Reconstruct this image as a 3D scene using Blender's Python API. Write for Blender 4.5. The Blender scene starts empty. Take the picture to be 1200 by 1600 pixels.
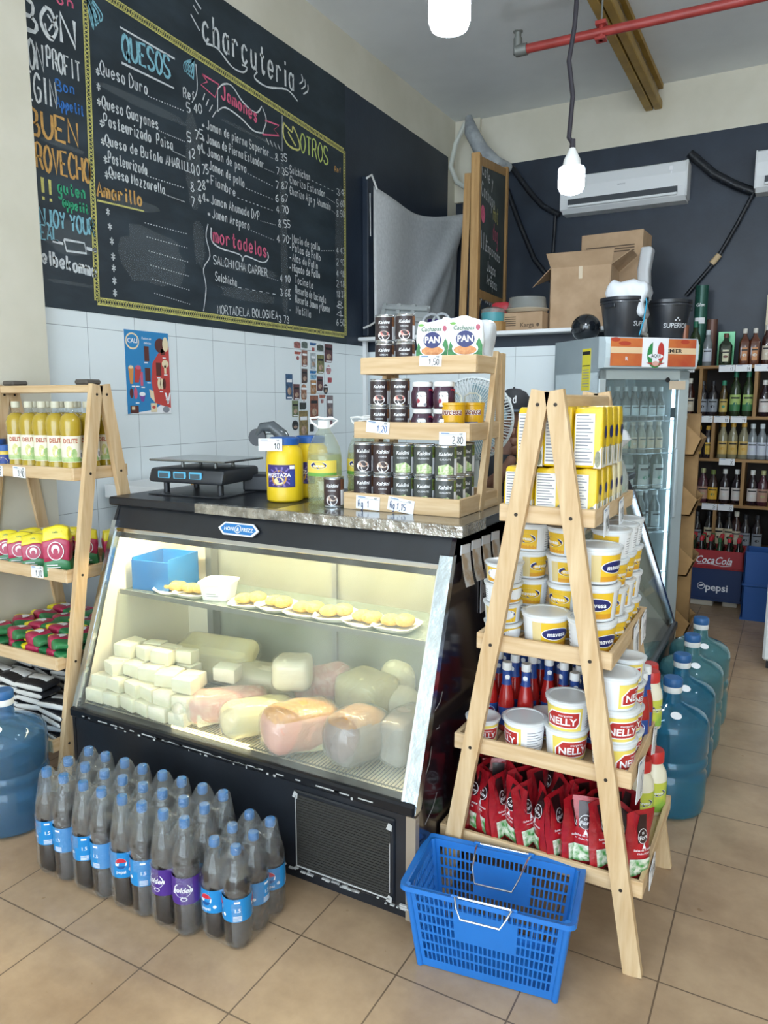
import bpy, bmesh, math, random
from mathutils import Matrix, Vector, Euler
R = math.radians
rnd = random.Random(7)
sc = bpy.context.scene
col = sc.collection

# ------------------------------------------------------------------ camera
FPX, TILT, HEAD, EYE = 1160.0, R(8.53), R(28.84), 1.5
cam = bpy.data.cameras.new('camera'); camo = bpy.data.objects.new('camera', cam); col.objects.link(camo)
cam.sensor_fit = 'VERTICAL'; cam.sensor_height = 24.0; cam.lens = 24.0 * FPX / 1600.0
cam.clip_start = 0.02
camo.location = (0, 0, EYE); camo.rotation_euler = (R(90) - TILT, 0, HEAD)
sc.camera = camo

# ------------------------------------------------------------------ world and exposure
w = bpy.data.worlds.new('daylight'); sc.world = w; w.use_nodes = True
bg = w.node_tree.nodes['Background']
bg.inputs[0].default_value = (0.76, 0.89, 1.0, 1); bg.inputs[1].default_value = 5.6
sc.view_settings.view_transform = 'Standard'; sc.view_settings.look = 'None'
sc.view_settings.exposure = 0.0; sc.view_settings.gamma = 1.0; sc.view_settings.use_curve_mapping = False
sc.cycles.transparent_max_bounces = 32
sc.cycles.max_bounces = 8
BULB_POWER = 112.0
CASE_LAMP = 120.0

def at(px, py, x=None, y=None, z=None):
    """the point of a wall / floor plane seen at a place in the photograph"""
    a = px - 600.0; d = py - 800.0
    F = FPX * math.cos(TILT) - d * math.sin(TILT); D = FPX * math.sin(TILT) + d * math.cos(TILT)
    r = (a * math.cos(HEAD) - F * math.sin(HEAD), a * math.sin(HEAD) + F * math.cos(HEAD), -D)
    t = x / r[0] if x is not None else y / r[1] if y is not None else (z - EYE) / r[2]
    return Vector((r[0] * t, r[1] * t, EYE + r[2] * t))

# ------------------------------------------------------------------ materials
def lin(h):
    if isinstance(h, str):
        c = [int(h[i:i + 2], 16) / 255 for i in (0, 2, 4)]
    else: c = list(h)
    return tuple((v / 12.92 if v <= .04045 else ((v + .055) / 1.055) ** 2.4) for v in c) + (1,)
MATS = {}
def nodes(name):
    m = bpy.data.materials.new(name); m.use_nodes = True
    nt = m.node_tree; b = nt.nodes['Principled BSDF']; MATS[name] = m
    return m, nt, b
def noise_fac(nt, scale, stretch=(1, 1, 1), detail=4, lo=.35, hi=.65, rough=.55):
    tc = nt.nodes.new('ShaderNodeTexCoord'); mp = nt.nodes.new('ShaderNodeMapping')
    mp.inputs['Scale'].default_value = stretch
    n = nt.nodes.new('ShaderNodeTexNoise'); n.inputs['Scale'].default_value = scale; n.inputs['Detail'].default_value = detail
    n.inputs['Roughness'].default_value = rough
    mr = nt.nodes.new('ShaderNodeMapRange'); mr.inputs[1].default_value = lo; mr.inputs[2].default_value = hi
    nt.links.new(tc.outputs['Object'], mp.inputs[0]); nt.links.new(mp.outputs[0], n.inputs[0]); nt.links.new(n.outputs[0], mr.inputs[0])
    return mr.outputs[0]
def mixc(nt, fac, a, b):
    m = nt.nodes.new('ShaderNodeMix'); m.data_type = 'RGBA'
    if hasattr(fac, 'is_linked') or not isinstance(fac, float): nt.links.new(fac, m.inputs[0])
    else: m.inputs[0].default_value = fac
    for v, s in ((a, m.inputs[6]), (b, m.inputs[7])):
        if isinstance(v, tuple): s.default_value = v
        else: nt.links.new(v, s)
    return m.outputs[2]
def M(name, c=None, rough=.5, metal=0., c2=None, scale=8., stretch=(1, 1, 1), lo=.35, hi=.65, bump=0., bscale=None, coat=0., emit=0., spec=.5, sub=0.):
    if name in MATS: return MATS[name]
    m, nt, b = nodes(name)
    b.inputs['Base Color'].default_value = lin(c); b.inputs['Roughness'].default_value = rough; b.inputs['Metallic'].default_value = metal
    b.inputs['Specular IOR Level'].default_value = spec
    if coat: b.inputs['Coat Weight'].default_value = coat; b.inputs['Coat Roughness'].default_value = .08
    if sub: b.inputs['Subsurface Weight'].default_value = sub; b.inputs['Subsurface Radius'].default_value = (.02, .012, .008)
    if c2 is not None:
        f = noise_fac(nt, scale, stretch, lo=lo, hi=hi)
        nt.links.new(mixc(nt, f, lin(c), lin(c2)), b.inputs['Base Color'])
    if bump:
        f = noise_fac(nt, bscale or scale, stretch, lo=0, hi=1)
        bp = nt.nodes.new('ShaderNodeBump'); bp.inputs['Strength'].default_value = bump; bp.inputs['Distance'].default_value = .01
        nt.links.new(f, bp.inputs['Height']); nt.links.new(bp.outputs[0], b.inputs['Normal'])
    if emit:
        b.inputs['Emission Color'].default_value = lin(c); b.inputs['Emission Strength'].default_value = emit
    return m
def film(name, tint='ffffff', body='ffffff', fac=.1, rough=.08, bump=0., bscale=30., gloss=1.0, streak=0.):
    """thin clear plastic or glass: clear, a little milky, reflecting by angle"""
    if name in MATS: return MATS[name]
    m = bpy.data.materials.new(name); m.use_nodes = True; MATS[name] = m
    nt = m.node_tree; nt.nodes.clear()
    out = nt.nodes.new('ShaderNodeOutputMaterial')
    tr = nt.nodes.new('ShaderNodeBsdfTransparent'); tr.inputs[0].default_value = lin(tint)
    df = nt.nodes.new('ShaderNodeBsdfDiffuse'); df.inputs[0].default_value = lin(body)
    gl = nt.nodes.new('ShaderNodeBsdfGlossy'); gl.inputs['Roughness'].default_value = rough; gl.inputs[0].default_value = (gloss, gloss, gloss, 1)
    lw = nt.nodes.new('ShaderNodeFresnel'); ge = nt.nodes.new('ShaderNodeNewGeometry'); mr_ = nt.nodes.new('ShaderNodeMapRange')
    mr_.inputs[3].default_value = 1.45; mr_.inputs[4].default_value = 1 / 1.45      # the same thin sheet from either side
    nt.links.new(ge.outputs['Backfacing'], mr_.inputs[0]); nt.links.new(mr_.outputs[0], lw.inputs[0])
    m1 = nt.nodes.new('ShaderNodeMixShader'); m1.inputs[0].default_value = fac
    m2 = nt.nodes.new('ShaderNodeMixShader')
    nt.links.new(tr.outputs[0], m1.inputs[1]); nt.links.new(df.outputs[0], m1.inputs[2])
    nt.links.new(lw.outputs[0], m2.inputs[0]); nt.links.new(m1.outputs[0], m2.inputs[1]); nt.links.new(gl.outputs[0], m2.inputs[2])
    nt.links.new(m2.outputs[0], out.inputs[0])
    if streak:
        f = noise_fac(nt, 3.2, (1, 1, .6), lo=.45, hi=.75); mu = nt.nodes.new('ShaderNodeMapRange'); mu.inputs[3].default_value = fac; mu.inputs[4].default_value = fac + streak
        nt.links.new(f, mu.inputs[0]); nt.links.new(mu.outputs[0], m1.inputs[0])
    if bump:
        f = noise_fac(nt, bscale, lo=0, hi=1)
        bp = nt.nodes.new('ShaderNodeBump'); bp.inputs['Strength'].default_value = bump; bp.inputs['Distance'].default_value = .02
        nt.links.new(f, bp.inputs['Height'])
        nt.links.new(bp.outputs[0], gl.inputs['Normal']); nt.links.new(bp.outputs[0], lw.inputs['Normal'])
    return m
def wood(name, a, b, axis):
    st = [14, 14, 14]; st[axis] = 1.2
    return M(name, a, .6, c2=b, scale=3.5, stretch=tuple(st), lo=.3, hi=.7, bump=.15)
WX = wood('pine_x', 'dcc29c', 'c4a276', 0); WY = wood('pine_y', 'dcc29c', 'c4a276', 1); WZ = wood('pine_z', 'dac099', 'c19e71', 2)
WD = wood('rack_wood', 'a98250', '8a6538', 0); WDZ = wood('rack_wood_upright', 'a98250', '8a6538', 2)
SCREW = M('screw', '3a332c', .5, .6)
WHITE = M('white_plastic', 'eeeeec', .4); PAPER = M('paper', 'f2f3f6', .7); BLACK = M('black_ink', '17171b', .6)
GREY = M('grey_ink', '8d9098', .7); STEEL = M('steel', 'c9ccd0', .25, 1.); CHROME = M('chrome', 'dfe3e8', .12, 1.)
CLEARCAP = film('clear_lid', 'e8ecee', 'e6eaec', .55, .1)

# ------------------------------------------------------------------ mesh builder
GL = {}
def glyph_text(s, bold=0.0):
    k = (s, bold)
    if k in GL: return GL[k]
    cu = bpy.data.curves.new('t', 'FONT'); cu.body = s; cu.size = 1.4; cu.offset = bold; cu.resolution_u = 2; cu.align_x = 'CENTER'
    o = bpy.data.objects.new('t', cu)
    me = bpy.data.meshes.new_from_object(o)
    vs = [(v.co.x, v.co.y) for v in me.vertices]; fs = [tuple(p.vertices) for p in me.polygons]
    bpy.data.objects.remove(o); bpy.data.curves.remove(cu); bpy.data.meshes.remove(me)
    GL[k] = (vs, fs); return GL[k]
def refine(vs, fs, ml):
    bm = bmesh.new(); V_ = [bm.verts.new(p) for p in vs]
    for f in fs:
        try: bm.faces.new([V_[i] for i in f])
        except ValueError: pass
    if any(e.calc_length() > ml for e in bm.edges):
        bmesh.ops.triangulate(bm, faces=bm.faces[:])
        for _ in range(5):
            L = [e for e in bm.edges if e.calc_length() > ml]
            if not L: break
            bmesh.ops.subdivide_edges(bm, edges=L, cuts=1); bmesh.ops.triangulate(bm, faces=[f for f in bm.faces if len(f.verts) > 3])
    out = [v.co.copy() for v in bm.verts]
    for i, v in enumerate(bm.verts): v.index = i
    fo = [[v.index for v in f.verts] for f in bm.faces]; bm.free()
    return out, fo
class MB:
    def __init__(self): self.v = []; self.f = []; self.m = []; self.s = []; self.mats = []; self.T = Matrix(); self.warp = None; self.fine = .011
    def mi(self, mat):
        if mat not in self.mats: self.mats.append(mat)
        return self.mats.index(mat)
    def add(self, vs, fs, mat, smooth=False):
        if self.warp and fs: vs, fs = refine(vs, fs, self.fine)
        b = len(self.v); i = self.mi(mat)
        for p in vs:
            p = Vector(p)
            if self.warp: p = Vector(self.warp(p))
            self.v.append(tuple(self.T @ p))
        for f in fs: self.f.append([q + b for q in f]); self.m.append(i); self.s.append(smooth)
        return self
    def box(self, x0, x1, y0, y1, z0, z1, mat, bev=0.):
        if bev <= 0:
            vs = [(x, y, z) for x in (x0, x1) for y in (y0, y1) for z in (z0, z1)]
            return self.add(vs, [(0, 1, 3, 2), (4, 6, 7, 5), (0, 4, 5, 1), (2, 3, 7, 6), (0, 2, 6, 4), (1, 5, 7, 3)], mat)
        c = ((x0 + x1) / 2, (y0 + y1) / 2, (z0 + z1) / 2)
        return self.rbox(c, (x1 - x0, y1 - y0, z1 - z0), bev, mat, 1)
    def rbox(self, c, d, r, mat, seg=2, smooth=None, fn=None, n=1):
        bm = bmesh.new(); bmesh.ops.create_cube(bm, size=1)
        for v in bm.verts: v.co = Vector((v.co.x * d[0], v.co.y * d[1], v.co.z * d[2]))
        r = min(r, .49 * min(d))
        bmesh.ops.bevel(bm, geom=bm.edges[:], offset=r, segments=seg, profile=.5, affect='EDGES')
        if n > 1: bmesh.ops.subdivide_edges(bm, edges=bm.edges[:], cuts=n, use_grid_fill=True)
        vs = []
        for i, v in enumerate(bm.verts):
            v.index = i; p = v.co.copy()
            if fn: p = Vector(fn(p))
            vs.append(p + Vector(c))
        fs = [[v.index for v in f.verts] for f in bm.faces]; bm.free()
        return self.add(vs, fs, mat, seg > 1 if smooth is None else smooth)
    def lathe(self, prof, mat, n=20, c=(0, 0), smooth=True, sq=0.):
        vs = []; fs = []; rings = []
        for r, z in prof:
            if r < 1e-6: rings.append([len(vs)]); vs.append((c[0], c[1], z)); continue
            ring = []
            for k in range(n):
                a = 2 * math.pi * k / n
                q = 1.
                if sq: q = 1 / (abs(math.cos(a)) ** (2 + sq) + abs(math.sin(a)) ** (2 + sq)) ** (1 / (2 + sq))
                ring.append(len(vs)); vs.append((c[0] + r * q * math.cos(a), c[1] + r * q * math.sin(a), z))
            rings.append(ring)
        for A, B in zip(rings, rings[1:]):
            if len(A) == 1 and len(B) == 1: continue
            for k in range(n):
                k2 = (k + 1) % n
                if len(A) == 1: fs.append((A[0], B[k2], B[k]))
                elif len(B) == 1: fs.append((A[k], A[k2], B[0]))
                else: fs.append((A[k], A[k2], B[k2], B[k]))
        return self.add(vs, fs, mat, smooth)
    def tube(self, pts, r, mat, n=8, smooth=True):
        pts = [Vector(p) for p in pts]; vs = []; fs = []
        rr = r if isinstance(r, (list, tuple)) else [r] * len(pts)
        up = Vector((0, 0, 1)); prev = None
        for i, p in enumerate(pts):
            t = (pts[min(i + 1, len(pts) - 1)] - pts[max(i - 1, 0)]).normalized()
            if prev is None:
                a = t.cross(up)
                if a.length < .05: a = t.cross(Vector((1, 0, 0)))
            else: a = prev - t * prev.dot(t)
            a.normalize(); prev = a; b = t.cross(a)
            for k in range(n):
                g = 2 * math.pi * k / n; vs.append(p + (a * math.cos(g) + b * math.sin(g)) * rr[i])
        for i in range(len(pts) - 1):
            for k in range(n): fs.append((i * n + k, i * n + (k + 1) % n, (i + 1) * n + (k + 1) % n, (i + 1) * n + k))
        fs.append(tuple(range(n))[::-1]); fs.append(tuple((len(pts) - 1) * n + k for k in range(n)))
        return self.add(vs, fs, mat, smooth)
    def beam(self, p0, p1, wd, th, mat, side=Vector((0, 1, 0))):
        p0 = Vector(p0); p1 = Vector(p1); t = (p1 - p0).normalized(); a = side.cross(t).normalized() * (wd / 2); b = t.cross(a).normalized() * (th / 2)
        vs = [p + a * i + b * j for p in (p0, p1) for i, j in ((-1, -1), (1, -1), (1, 1), (-1, 1))]
        return self.add(vs, [(0, 3, 2, 1), (4, 5, 6, 7), (0, 1, 5, 4), (1, 2, 6, 5), (2, 3, 7, 6), (3, 0, 4, 7)], mat)
    def prism(self, poly, y0, y1, mat, smooth=False):
        """poly in (x, z), pushed from y0 to y1"""
        n = len(poly); vs = [(x, y0, z) for x, z in poly] + [(x, y1, z) for x, z in poly]
        fs = [tuple(range(n)), tuple(range(2 * n - 1, n - 1, -1))] + [(i, i + n, (i + 1) % n + n, (i + 1) % n) for i in range(n)]
        return self.add(vs, fs, mat, smooth)
    def ell(self, cx, cz, rx, rz, y, mat, n=20):
        return self.add([(cx + rx * math.cos(6.2832 * k / n), y, cz + rz * math.sin(6.2832 * k / n)) for k in range(n)], [tuple(range(n))], mat)
    def rect(self, x0, x1, z0, z1, y, mat, nx=1):
        vs = []; fs = []
        for i in range(nx + 1):
            x = x0 + (x1 - x0) * i / nx; vs += [(x, y, z0), (x, y, z1)]
        for i in range(nx): fs.append((2 * i, 2 * i + 2, 2 * i + 3, 2 * i + 1))
        return self.add(vs, fs, mat)
    def text(self, s, x, z, h, y, mat, bold=.02, shear=0., sx=1.):
        """lettering in the x-z plane facing -y, cap height h, centred on x, baseline z"""
        vs, fs = glyph_text(s, bold)
        return self.add([(x + (a * sx + b * shear) * h, y, z + b * h) for a, b in vs], fs, mat)
    def sphere(self, c, r, mat, n=16, m=10):
        rx, ry, rz = r if isinstance(r, (tuple, list)) else (r, r, r)
        vs = []; fs = []
        for i in range(m + 1):
            t = math.pi * i / m
            for k in range(n):
                a = 2 * math.pi * k / n; vs.append((c[0] + rx * math.sin(t) * math.cos(a), c[1] + ry * math.sin(t) * math.sin(a), c[2] + rz * math.cos(t)))
        for i in range(m):
            for k in range(n): fs.append((i * n + k, (i + 1) * n + k, (i + 1) * n + (k + 1) % n, i * n + (k + 1) % n))
        return self.add(vs, fs, mat, True)
    def build(self, name, parent=None, loc=None, keep=False):
        me = bpy.data.meshes.new(name)
        me.from_pydata(self.v, [], self.f)
        for m in self.mats: me.materials.append(m)
        me.polygons.foreach_set('material_index', self.m); me.polygons.foreach_set('use_smooth', self.s)
        if not keep:
            bm = bmesh.new(); bm.from_mesh(me); bmesh.ops.remove_doubles(bm, verts=bm.verts, dist=1e-6)
            bmesh.ops.recalc_face_normals(bm, faces=bm.faces); bm.to_mesh(me); bm.free()
        me.update()
        if any(self.s): me.set_sharp_from_angle(angle=R(42))
        o = bpy.data.objects.new(name, me); col.objects.link(o)
        if parent: o.parent = parent
        if loc is not None: o.location = loc
        return o
def cylwarp(r, z=0):
    """x becomes arc length around a cylinder of radius r, facing -y; y is height above it"""
    def w_(p):
        a = p.x / r; q = r - p.y
        return (q * math.sin(a), -q * math.cos(a), p.z + z)
    return w_
def conewarp(r0, r1, z0, z1):
    def w_(p):
        r = r0 + (r1 - r0) * (p.z - z0) / (z1 - z0); a = p.x / ((r0 + r1) / 2); q = r - p.y
        return (q * math.sin(a), -q * math.cos(a), p.z)
    return w_

# ------------------------------------------------------------------ one-line chalk letters (x 0-6, y: 3 = baseline, 9 = capital)
SF = {}
for ln in '''A 0339636 1555|B 030949584606 46655303|C 6849290705234364|D 03093967653303|E 69090363 0646|F 690903 0646|G 68492907052343646636|H 0903 6963 0666|I 3933
J 5954432304|K 0903 690563|L 090363|M 0309356963|N 03096369|O 290705234365674929|P 030949584606|Q 290705234365674929 4562|R 030949584606 3663|S 68491907265564431304|T 0969 3933
U 090523436569|V 093369|W 0923374369|X 0963 6903|Y 0936 693633|Z 09690363|a 563716143354 5753|b 1913 163756543314|c 563716143354|d 563716143354 5953|e 1555563716143354
f 58493833 1747|g 563716143354 57513011|h 1913 16375653|i 3733 3839|j 47413011 4849|k 1913 571553|l 393443|m 0703 06173633 36476663|n 1713 16375653|o 37161433545637|p 1710 163756543314
q 563716143354 5750|r 1713 163756|s 563716543314|t 39344354 1757|u 17143354 5753|v 173357|w 0713364367|x 1753 5713|y 1735 5710|z 17571353
0 290705234365674929|1 173933|2 082949670363|3 08295836654304|4 490565 4943|5 69090646654303|6 5917042343654615|7 096923|8 391836643304365839|9 673617396853
. 3334|- 1656|* 3438 1557 1755|! 3935 3433|/ 0369|: 3433 3736|, 3322'''.replace('\n', '|').split('|'):
    k, rest = ln[0], ln[2:]
    SF[k] = [[(int(s[i]), (int(s[i + 1]) - 3) / 6) for i in range(0, len(s) - 1, 2)] for s in rest.split()]
def smooth_pts(p, k=3):
    if len(p) < 3: return p
    out = []
    for i in range(len(p) - 1):
        a, b, c, d = p[max(i - 1, 0)], p[i], p[i + 1], p[min(i + 2, len(p) - 1)]
        for j in range(k):
            t = j / k
            out.append(tuple(.5 * (2 * b[q] + (c[q] - a[q]) * t + (2 * a[q] - 5 * b[q] + 4 * c[q] - d[q]) * t * t + (3 * b[q] - a[q] - 3 * c[q] + d[q]) * t ** 3) for q in (0, 1)))
    return out + [p[-1]]
def ribbon(mb, pts, wd, y, mat):
    """flat stroke in x-z plane"""
    vs = []; fs = []; n = len(pts)
    for i, p in enumerate(pts):
        q0 = pts[max(i - 1, 0)]; q1 = pts[min(i + 1, n - 1)]
        dx, dz = q1[0] - q0[0], q1[1] - q0[1]; L = math.hypot(dx, dz) or 1
        h = wd / 2 * (.75 + .5 * rnd.random())
        vs += [(p[0] - dz / L * h, y, p[1] + dx / L * h), (p[0] + dz / L * h, y, p[1] - dx / L * h)]
    for i in range(n - 1): fs.append((2 * i, 2 * i + 1, 2 * i + 3, 2 * i + 2))
    mb.add(vs, fs, mat)
def swidth(s):
    return sum(.62 if c in ' il.,:!' else 1. for c in s)
def scribble(mb, s, x, z, h, wd, mat, y=0., width=None, slope=0., narrow=.5):
    """chalk or pen writing from x, baseline z; width: total run; slope: rise per x"""
    u = (width / swidth(s)) if width else h * narrow * 1.35
    cx = 0.
    for c in s:
        cwid = u * (.62 if c in ' il.,:!' else 1.)
        for st in SF.get(c, []):
            k = .74 / 6 * u
            pts = [(x + cx + (q[0] - (1.2 if c in 'il.,:!' else 0)) * k, z + slope * cx + q[1] * h + rnd.uniform(-.02, .02) * h) for q in st]
            curved = not (c.isupper() and c not in 'BCDGJOPQRSU')
            ribbon(mb, smooth_pts(pts, 2) if curved else pts, wd, y, mat)
        cx += cwid
    return mb

# ------------------------------------------------------------------ scene tree
def tag(o, label=None, cat=None, group=None, kind=None):
    if label: o['label'] = label
    if cat: o['category'] = cat
    if group: o['group'] = group
    if kind: o['kind'] = kind
    return o
def thing(name, label, cat, loc=(0, 0, 0), rz=0., group=None, rot=None):
    o = bpy.data.objects.new(name, None); col.objects.link(o); o.empty_display_size = .05
    o.location = loc; o.rotation_euler = rot if rot else (0, 0, rz)
    return tag(o, label, cat, group)
def kids(o): return [c for c in KID.get(o.name, [])]
KID = {}
def copy_tree(o, parent=None):
    c = o.copy(); col.objects.link(c)
    if parent: c.parent = parent
    ch = [q for q in o.children]
    for q in ch: copy_tree(q, c)
    return c
PROTO = {}
def inst(key, builder, name, label, cat, loc, rz=0., group=None, rot=None, scale=None):
    if key not in PROTO:
        o = thing(name, label, cat); builder(o); PROTO[key] = o
    else: o = copy_tree(PROTO[key])
    o.location = loc; o.rotation_euler = rot if rot else (0, 0, rz)
    if scale: o.scale = (scale, scale, scale) if not isinstance(scale, tuple) else scale
    for k in ('group',):
        if k in o: del o[k]
    return tag(o, label, cat, group)
def struct(name, mb, label=None):
    o = mb.build(name); o['kind'] = 'structure'
    if label: o['label'] = label
    return o
ORD = ['first', 'second', 'third', 'fourth', 'fifth', 'sixth', 'seventh', 'eighth', 'ninth', 'tenth', 'eleventh', 'twelfth', 'thirteenth', 'fourteenth']
# ================================================================== THE ROOM
LW, YB, YP, ZC = -2.9, 6.65, 5.0, 4.0          # left wall, back wall, front of the low partition, ceiling
def tile_mat(name, size, base, base2, grout, gw, off=(0, 0), rough=.25, axes=(0, 2), mottle=6.):
    m, nt, b = nodes(name)
    tc = nt.nodes.new('ShaderNodeTexCoord'); sep = nt.nodes.new('ShaderNodeSeparateXYZ'); nt.links.new(tc.outputs['Object'], sep.inputs[0])
    lines = []
    for ax, o_, s_ in zip(axes, off, size):
        a = nt.nodes.new('ShaderNodeMath'); a.operation = 'SUBTRACT'; nt.links.new(sep.outputs[ax], a.inputs[0]); a.inputs[1].default_value = o_
        d = nt.nodes.new('ShaderNodeMath'); d.operation = 'DIVIDE'; nt.links.new(a.outputs[0], d.inputs[0]); d.inputs[1].default_value = s_
        q = nt.nodes.new('ShaderNodeMath'); q.operation = 'PINGPONG'; nt.links.new(d.outputs[0], q.inputs[0]); q.inputs[1].default_value = .5
        l = nt.nodes.new('ShaderNodeMath'); l.operation = 'LESS_THAN'; nt.links.new(q.outputs[0], l.inputs[0]); l.inputs[1].default_value = gw / s_
        lines.append(l.outputs[0])
    mx = nt.nodes.new('ShaderNodeMath'); mx.operation = 'MAXIMUM'; nt.links.new(lines[0], mx.inputs[0]); nt.links.new(lines[1], mx.inputs[1])
    f = noise_fac(nt, mottle, lo=.3, hi=.7, detail=8, rough=.65)
    c = mixc(nt, f, lin(base), lin(base2))
    nt.links.new(mixc(nt, mx.outputs[0], c, lin(grout)), b.inputs['Base Color'])
    b.inputs['Roughness'].default_value = rough
    f2 = noise_fac(nt, 25, lo=.2, hi=.8); mr = nt.nodes.new('ShaderNodeMapRange'); mr.inputs[3].default_value = rough * .8; mr.inputs[4].default_value = rough * 1.6
    nt.links.new(f2, mr.inputs[0]); nt.links.new(mr.outputs[0], b.inputs['Roughness'])
    return m
FLOORM = tile_mat('floor_tile', (.305, .31), 'c2a686', '9a7f64', '6e5a47', .0022, (-.21, 1.245), .3, (0, 1), 3.)
TILEM = tile_mat('wall_tile_left', (.283, .283), 'e9f0f2', 'e4ecee', '9aa2a6', .0014, (2.706, 1.551), .16, (1, 2), 2.)
TILEB = tile_mat('wall_tile_back', (.42, .33), 'e9f0f2', 'e4ecee', 'a5adb0', .0014, (-1.30, 1.80), .16, (0, 2), 2.)
CREAM = M('cream_paint', 'd9d4c4', .7, c2='cfcab8', scale=2.5, bump=.05, bscale=60)
CEILM = M('ceiling_paint', 'e6eaec', .8, c2='dadee0', scale=1.3)
NAVY = M('dark_blue_paint', '1b2533', .45, c2='263140', scale=3, bump=.08, bscale=40)
BOARD = M('chalkboard_paint', '1c2830', .55, c2='35434d', scale=2.2, stretch=(1, 1, 2.5), lo=.42, hi=.85, bump=.05, bscale=50)
LEDGE = M('white_paint', 'e8eaea', .45)

struct('floor', MB().box(LW - .2, 3.6, -4.0, YB + .2, -.1, 0, FLOORM))
struct('ceiling', MB().box(LW - .2, 3.6, -4.0, YB + .2, ZC, ZC + .12, CEILM))
mb = MB()
mb.box(LW - .2, LW, -4.0, YB + .2, 0, 1.905, TILEM)
mb.box(LW - .2, LW, -4.0, YB + .2, 3.66, ZC, CREAM)
mb.box(LW - .2, LW, -4.0, 6.46, 1.905, 3.66, NAVY)
mb.box(LW - .2, LW, 6.46, YB + .2, 1.905, 2.95, NAVY)
mb.box(LW - .2, LW, 6.46, YB + .2, 2.95, 3.66, CREAM)
struct('wall_left', mb)
struct('wall_pillar', MB().box(LW, -2.84, -4.0, 2.16, 0, ZC, CREAM))
mb = MB()
mb.box(LW, 3.6, YB, YB + .2, 0, 3.58, NAVY); mb.box(LW, 3.6, YB, YB + .2, 3.58, ZC, CREAM)
struct('wall_back', mb)
struct('trim_corner_back', MB().box(LW, -2.66, YB - .04, YB, 3.3, ZC, CREAM))
struct('wall_right', MB().box(3.4, 3.6, -4.0, YB, 0, ZC, CREAM))
mb = MB()
mb.box(LW, -.98, YP, YB, 0, 1.865, TILEB); mb.box(LW, -.98, YP + .002, YB, 1.865, 1.94, NAVY)
struct('wall_partition', mb)
struct('trim_ledge', MB().box(LW, -.95, 4.86, YB, 1.94, 1.965, LEDGE, .004))
struct('trim_corner', MB().box(LW + .001, LW + .03, 4.93, 4.96, 0, 1.94, LEDGE))

# ceiling beam, pipe, conduits
YEL = M('beam_yellow_paint', 'a8873c', .5, c2='927331', scale=6, bump=.1, bscale=20)
RUST = M('beam_web_primer', '8f7a58', .7, c2='705c40', scale=5)
t = thing('ceiling_beam', 'yellow steel lattice beam running along the ceiling to the back wall', 'beam', (-1.18, 5.0, 3.84))
mb = MB()
for sx in (-1, 1): mb.box(sx * .035 - .030, sx * .035 + .030, -7, 1.64, -.03, .03, YEL, .006)
mb.build('bottom_chord', t)
mb = MB()
for sx in (-1, 1): mb.box(sx * .035 - .030, sx * .035 + .030, -7, 1.64, .12, .155, YEL)
mb.build('top_chord', t)
mb = MB()
for k in range(28):
    y = -6.9 + k * .3
    mb.beam((.03, y, .02), (.03, y + .16, .13), .02, .008, RUST, Vector((1, 0, 0))); mb.beam((.03, y + .16, .13), (.03, y + .3, .02), .02, .008, RUST, Vector((1, 0, 0)))
mb.box(.024, .03, -7, 1.64, .03, .12, RUST)
mb.build('web', t)
RED = M('pipe_red_paint', 'a8403c', .4, c2='93342f', scale=9)
GALV = M('galvanised', '8c8f8c', .5, .7)
t = thing('sprinkler_pipe', 'red sprinkler pipe under the ceiling beam with a brass head', 'pipe', (-1.60, 4.66, 3.60))
MB().tube([(0, 0, 0), (4.6, .1, 0)], .026, RED, 12).build('pipe', t)
mb = MB(); mb.tube([(-.05, 0, 0.0), (-.015, 0, -.0), (.02, 0, 0)], .034, GALV, 10).tube([(-.04, 0, -.02), (-.04, 0, .07)], .026, GALV, 10)
mb.lathe([(0, .07), (.02, .07), (.02, .10), (.03, .105), (.03, .11), (0, .11)], GALV, 10, (-.04, 0)); mb.build('sprinkler_head', t)
mb = MB(); x = .46; mb.tube([(x, 0, -.05), (x, 0, .06)], .014, RED).box(x - .03, x + .03, -.03, .03, .03, .05, RED).box(x - .03, x + .03, -.03, .03, -.05, -.035, RED)
mb.tube([(x, 0, .05), (x, 0, .4)], .006, GALV, 6); mb.build('pipe_clamp', t)

DK = M('black_conduit', '14181f', .4, c2='4b5260', scale=30, lo=.6, hi=.75, bump=.4, bscale=50)
def bk(px, py, y=YB - .03): return at(px, py, y=y)
def conduit(pts, r, label, mat=DK, name='conduit_pipe', y=YB - .04):
    o = MB().tube([bk(a, b, y) for a, b in pts], r, mat, 10).build(name); tag(o, label, 'pipe'); return o
def pipewrap(pts): return [p for p in pts]
conduit([(800, 262), (828, 300), (848, 322), (874, 336)], .024, 'taped black pipe sagging left from the nearer air conditioner')
conduit([(792, 295), (812, 350), (835, 405), (862, 440)], .022, 'thin dark cable running down the wall behind the chalkboard easel')
conduit([(868, 335), (861, 440)], .014, 'thin vertical dark cable below the left air conditioner end')
conduit([(1078, 240), (1115, 272), (1150, 290), (1178, 300)], .034, 'lumpy black wrapped pipe between the two air conditioners')
conduit([(1178, 300), (1152, 350), (1118, 408), (1072, 462)], .016, 'straight dark pipe slanting down left from the farther air conditioner')
tag(MB().tube([bk(1124, 398, YB - .06), bk(1112, 412, YB - .06)], .024, M('tape_beige', 'c9b08a', .7), 10).build('pipe_tape'), 'short beige tape wrap on the slanting wall pipe', 'tape')
FOIL = M('grey_insulation', 'a9aeb0', .6, c2='878c8f', scale=12, bump=.6, bscale=25)
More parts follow.
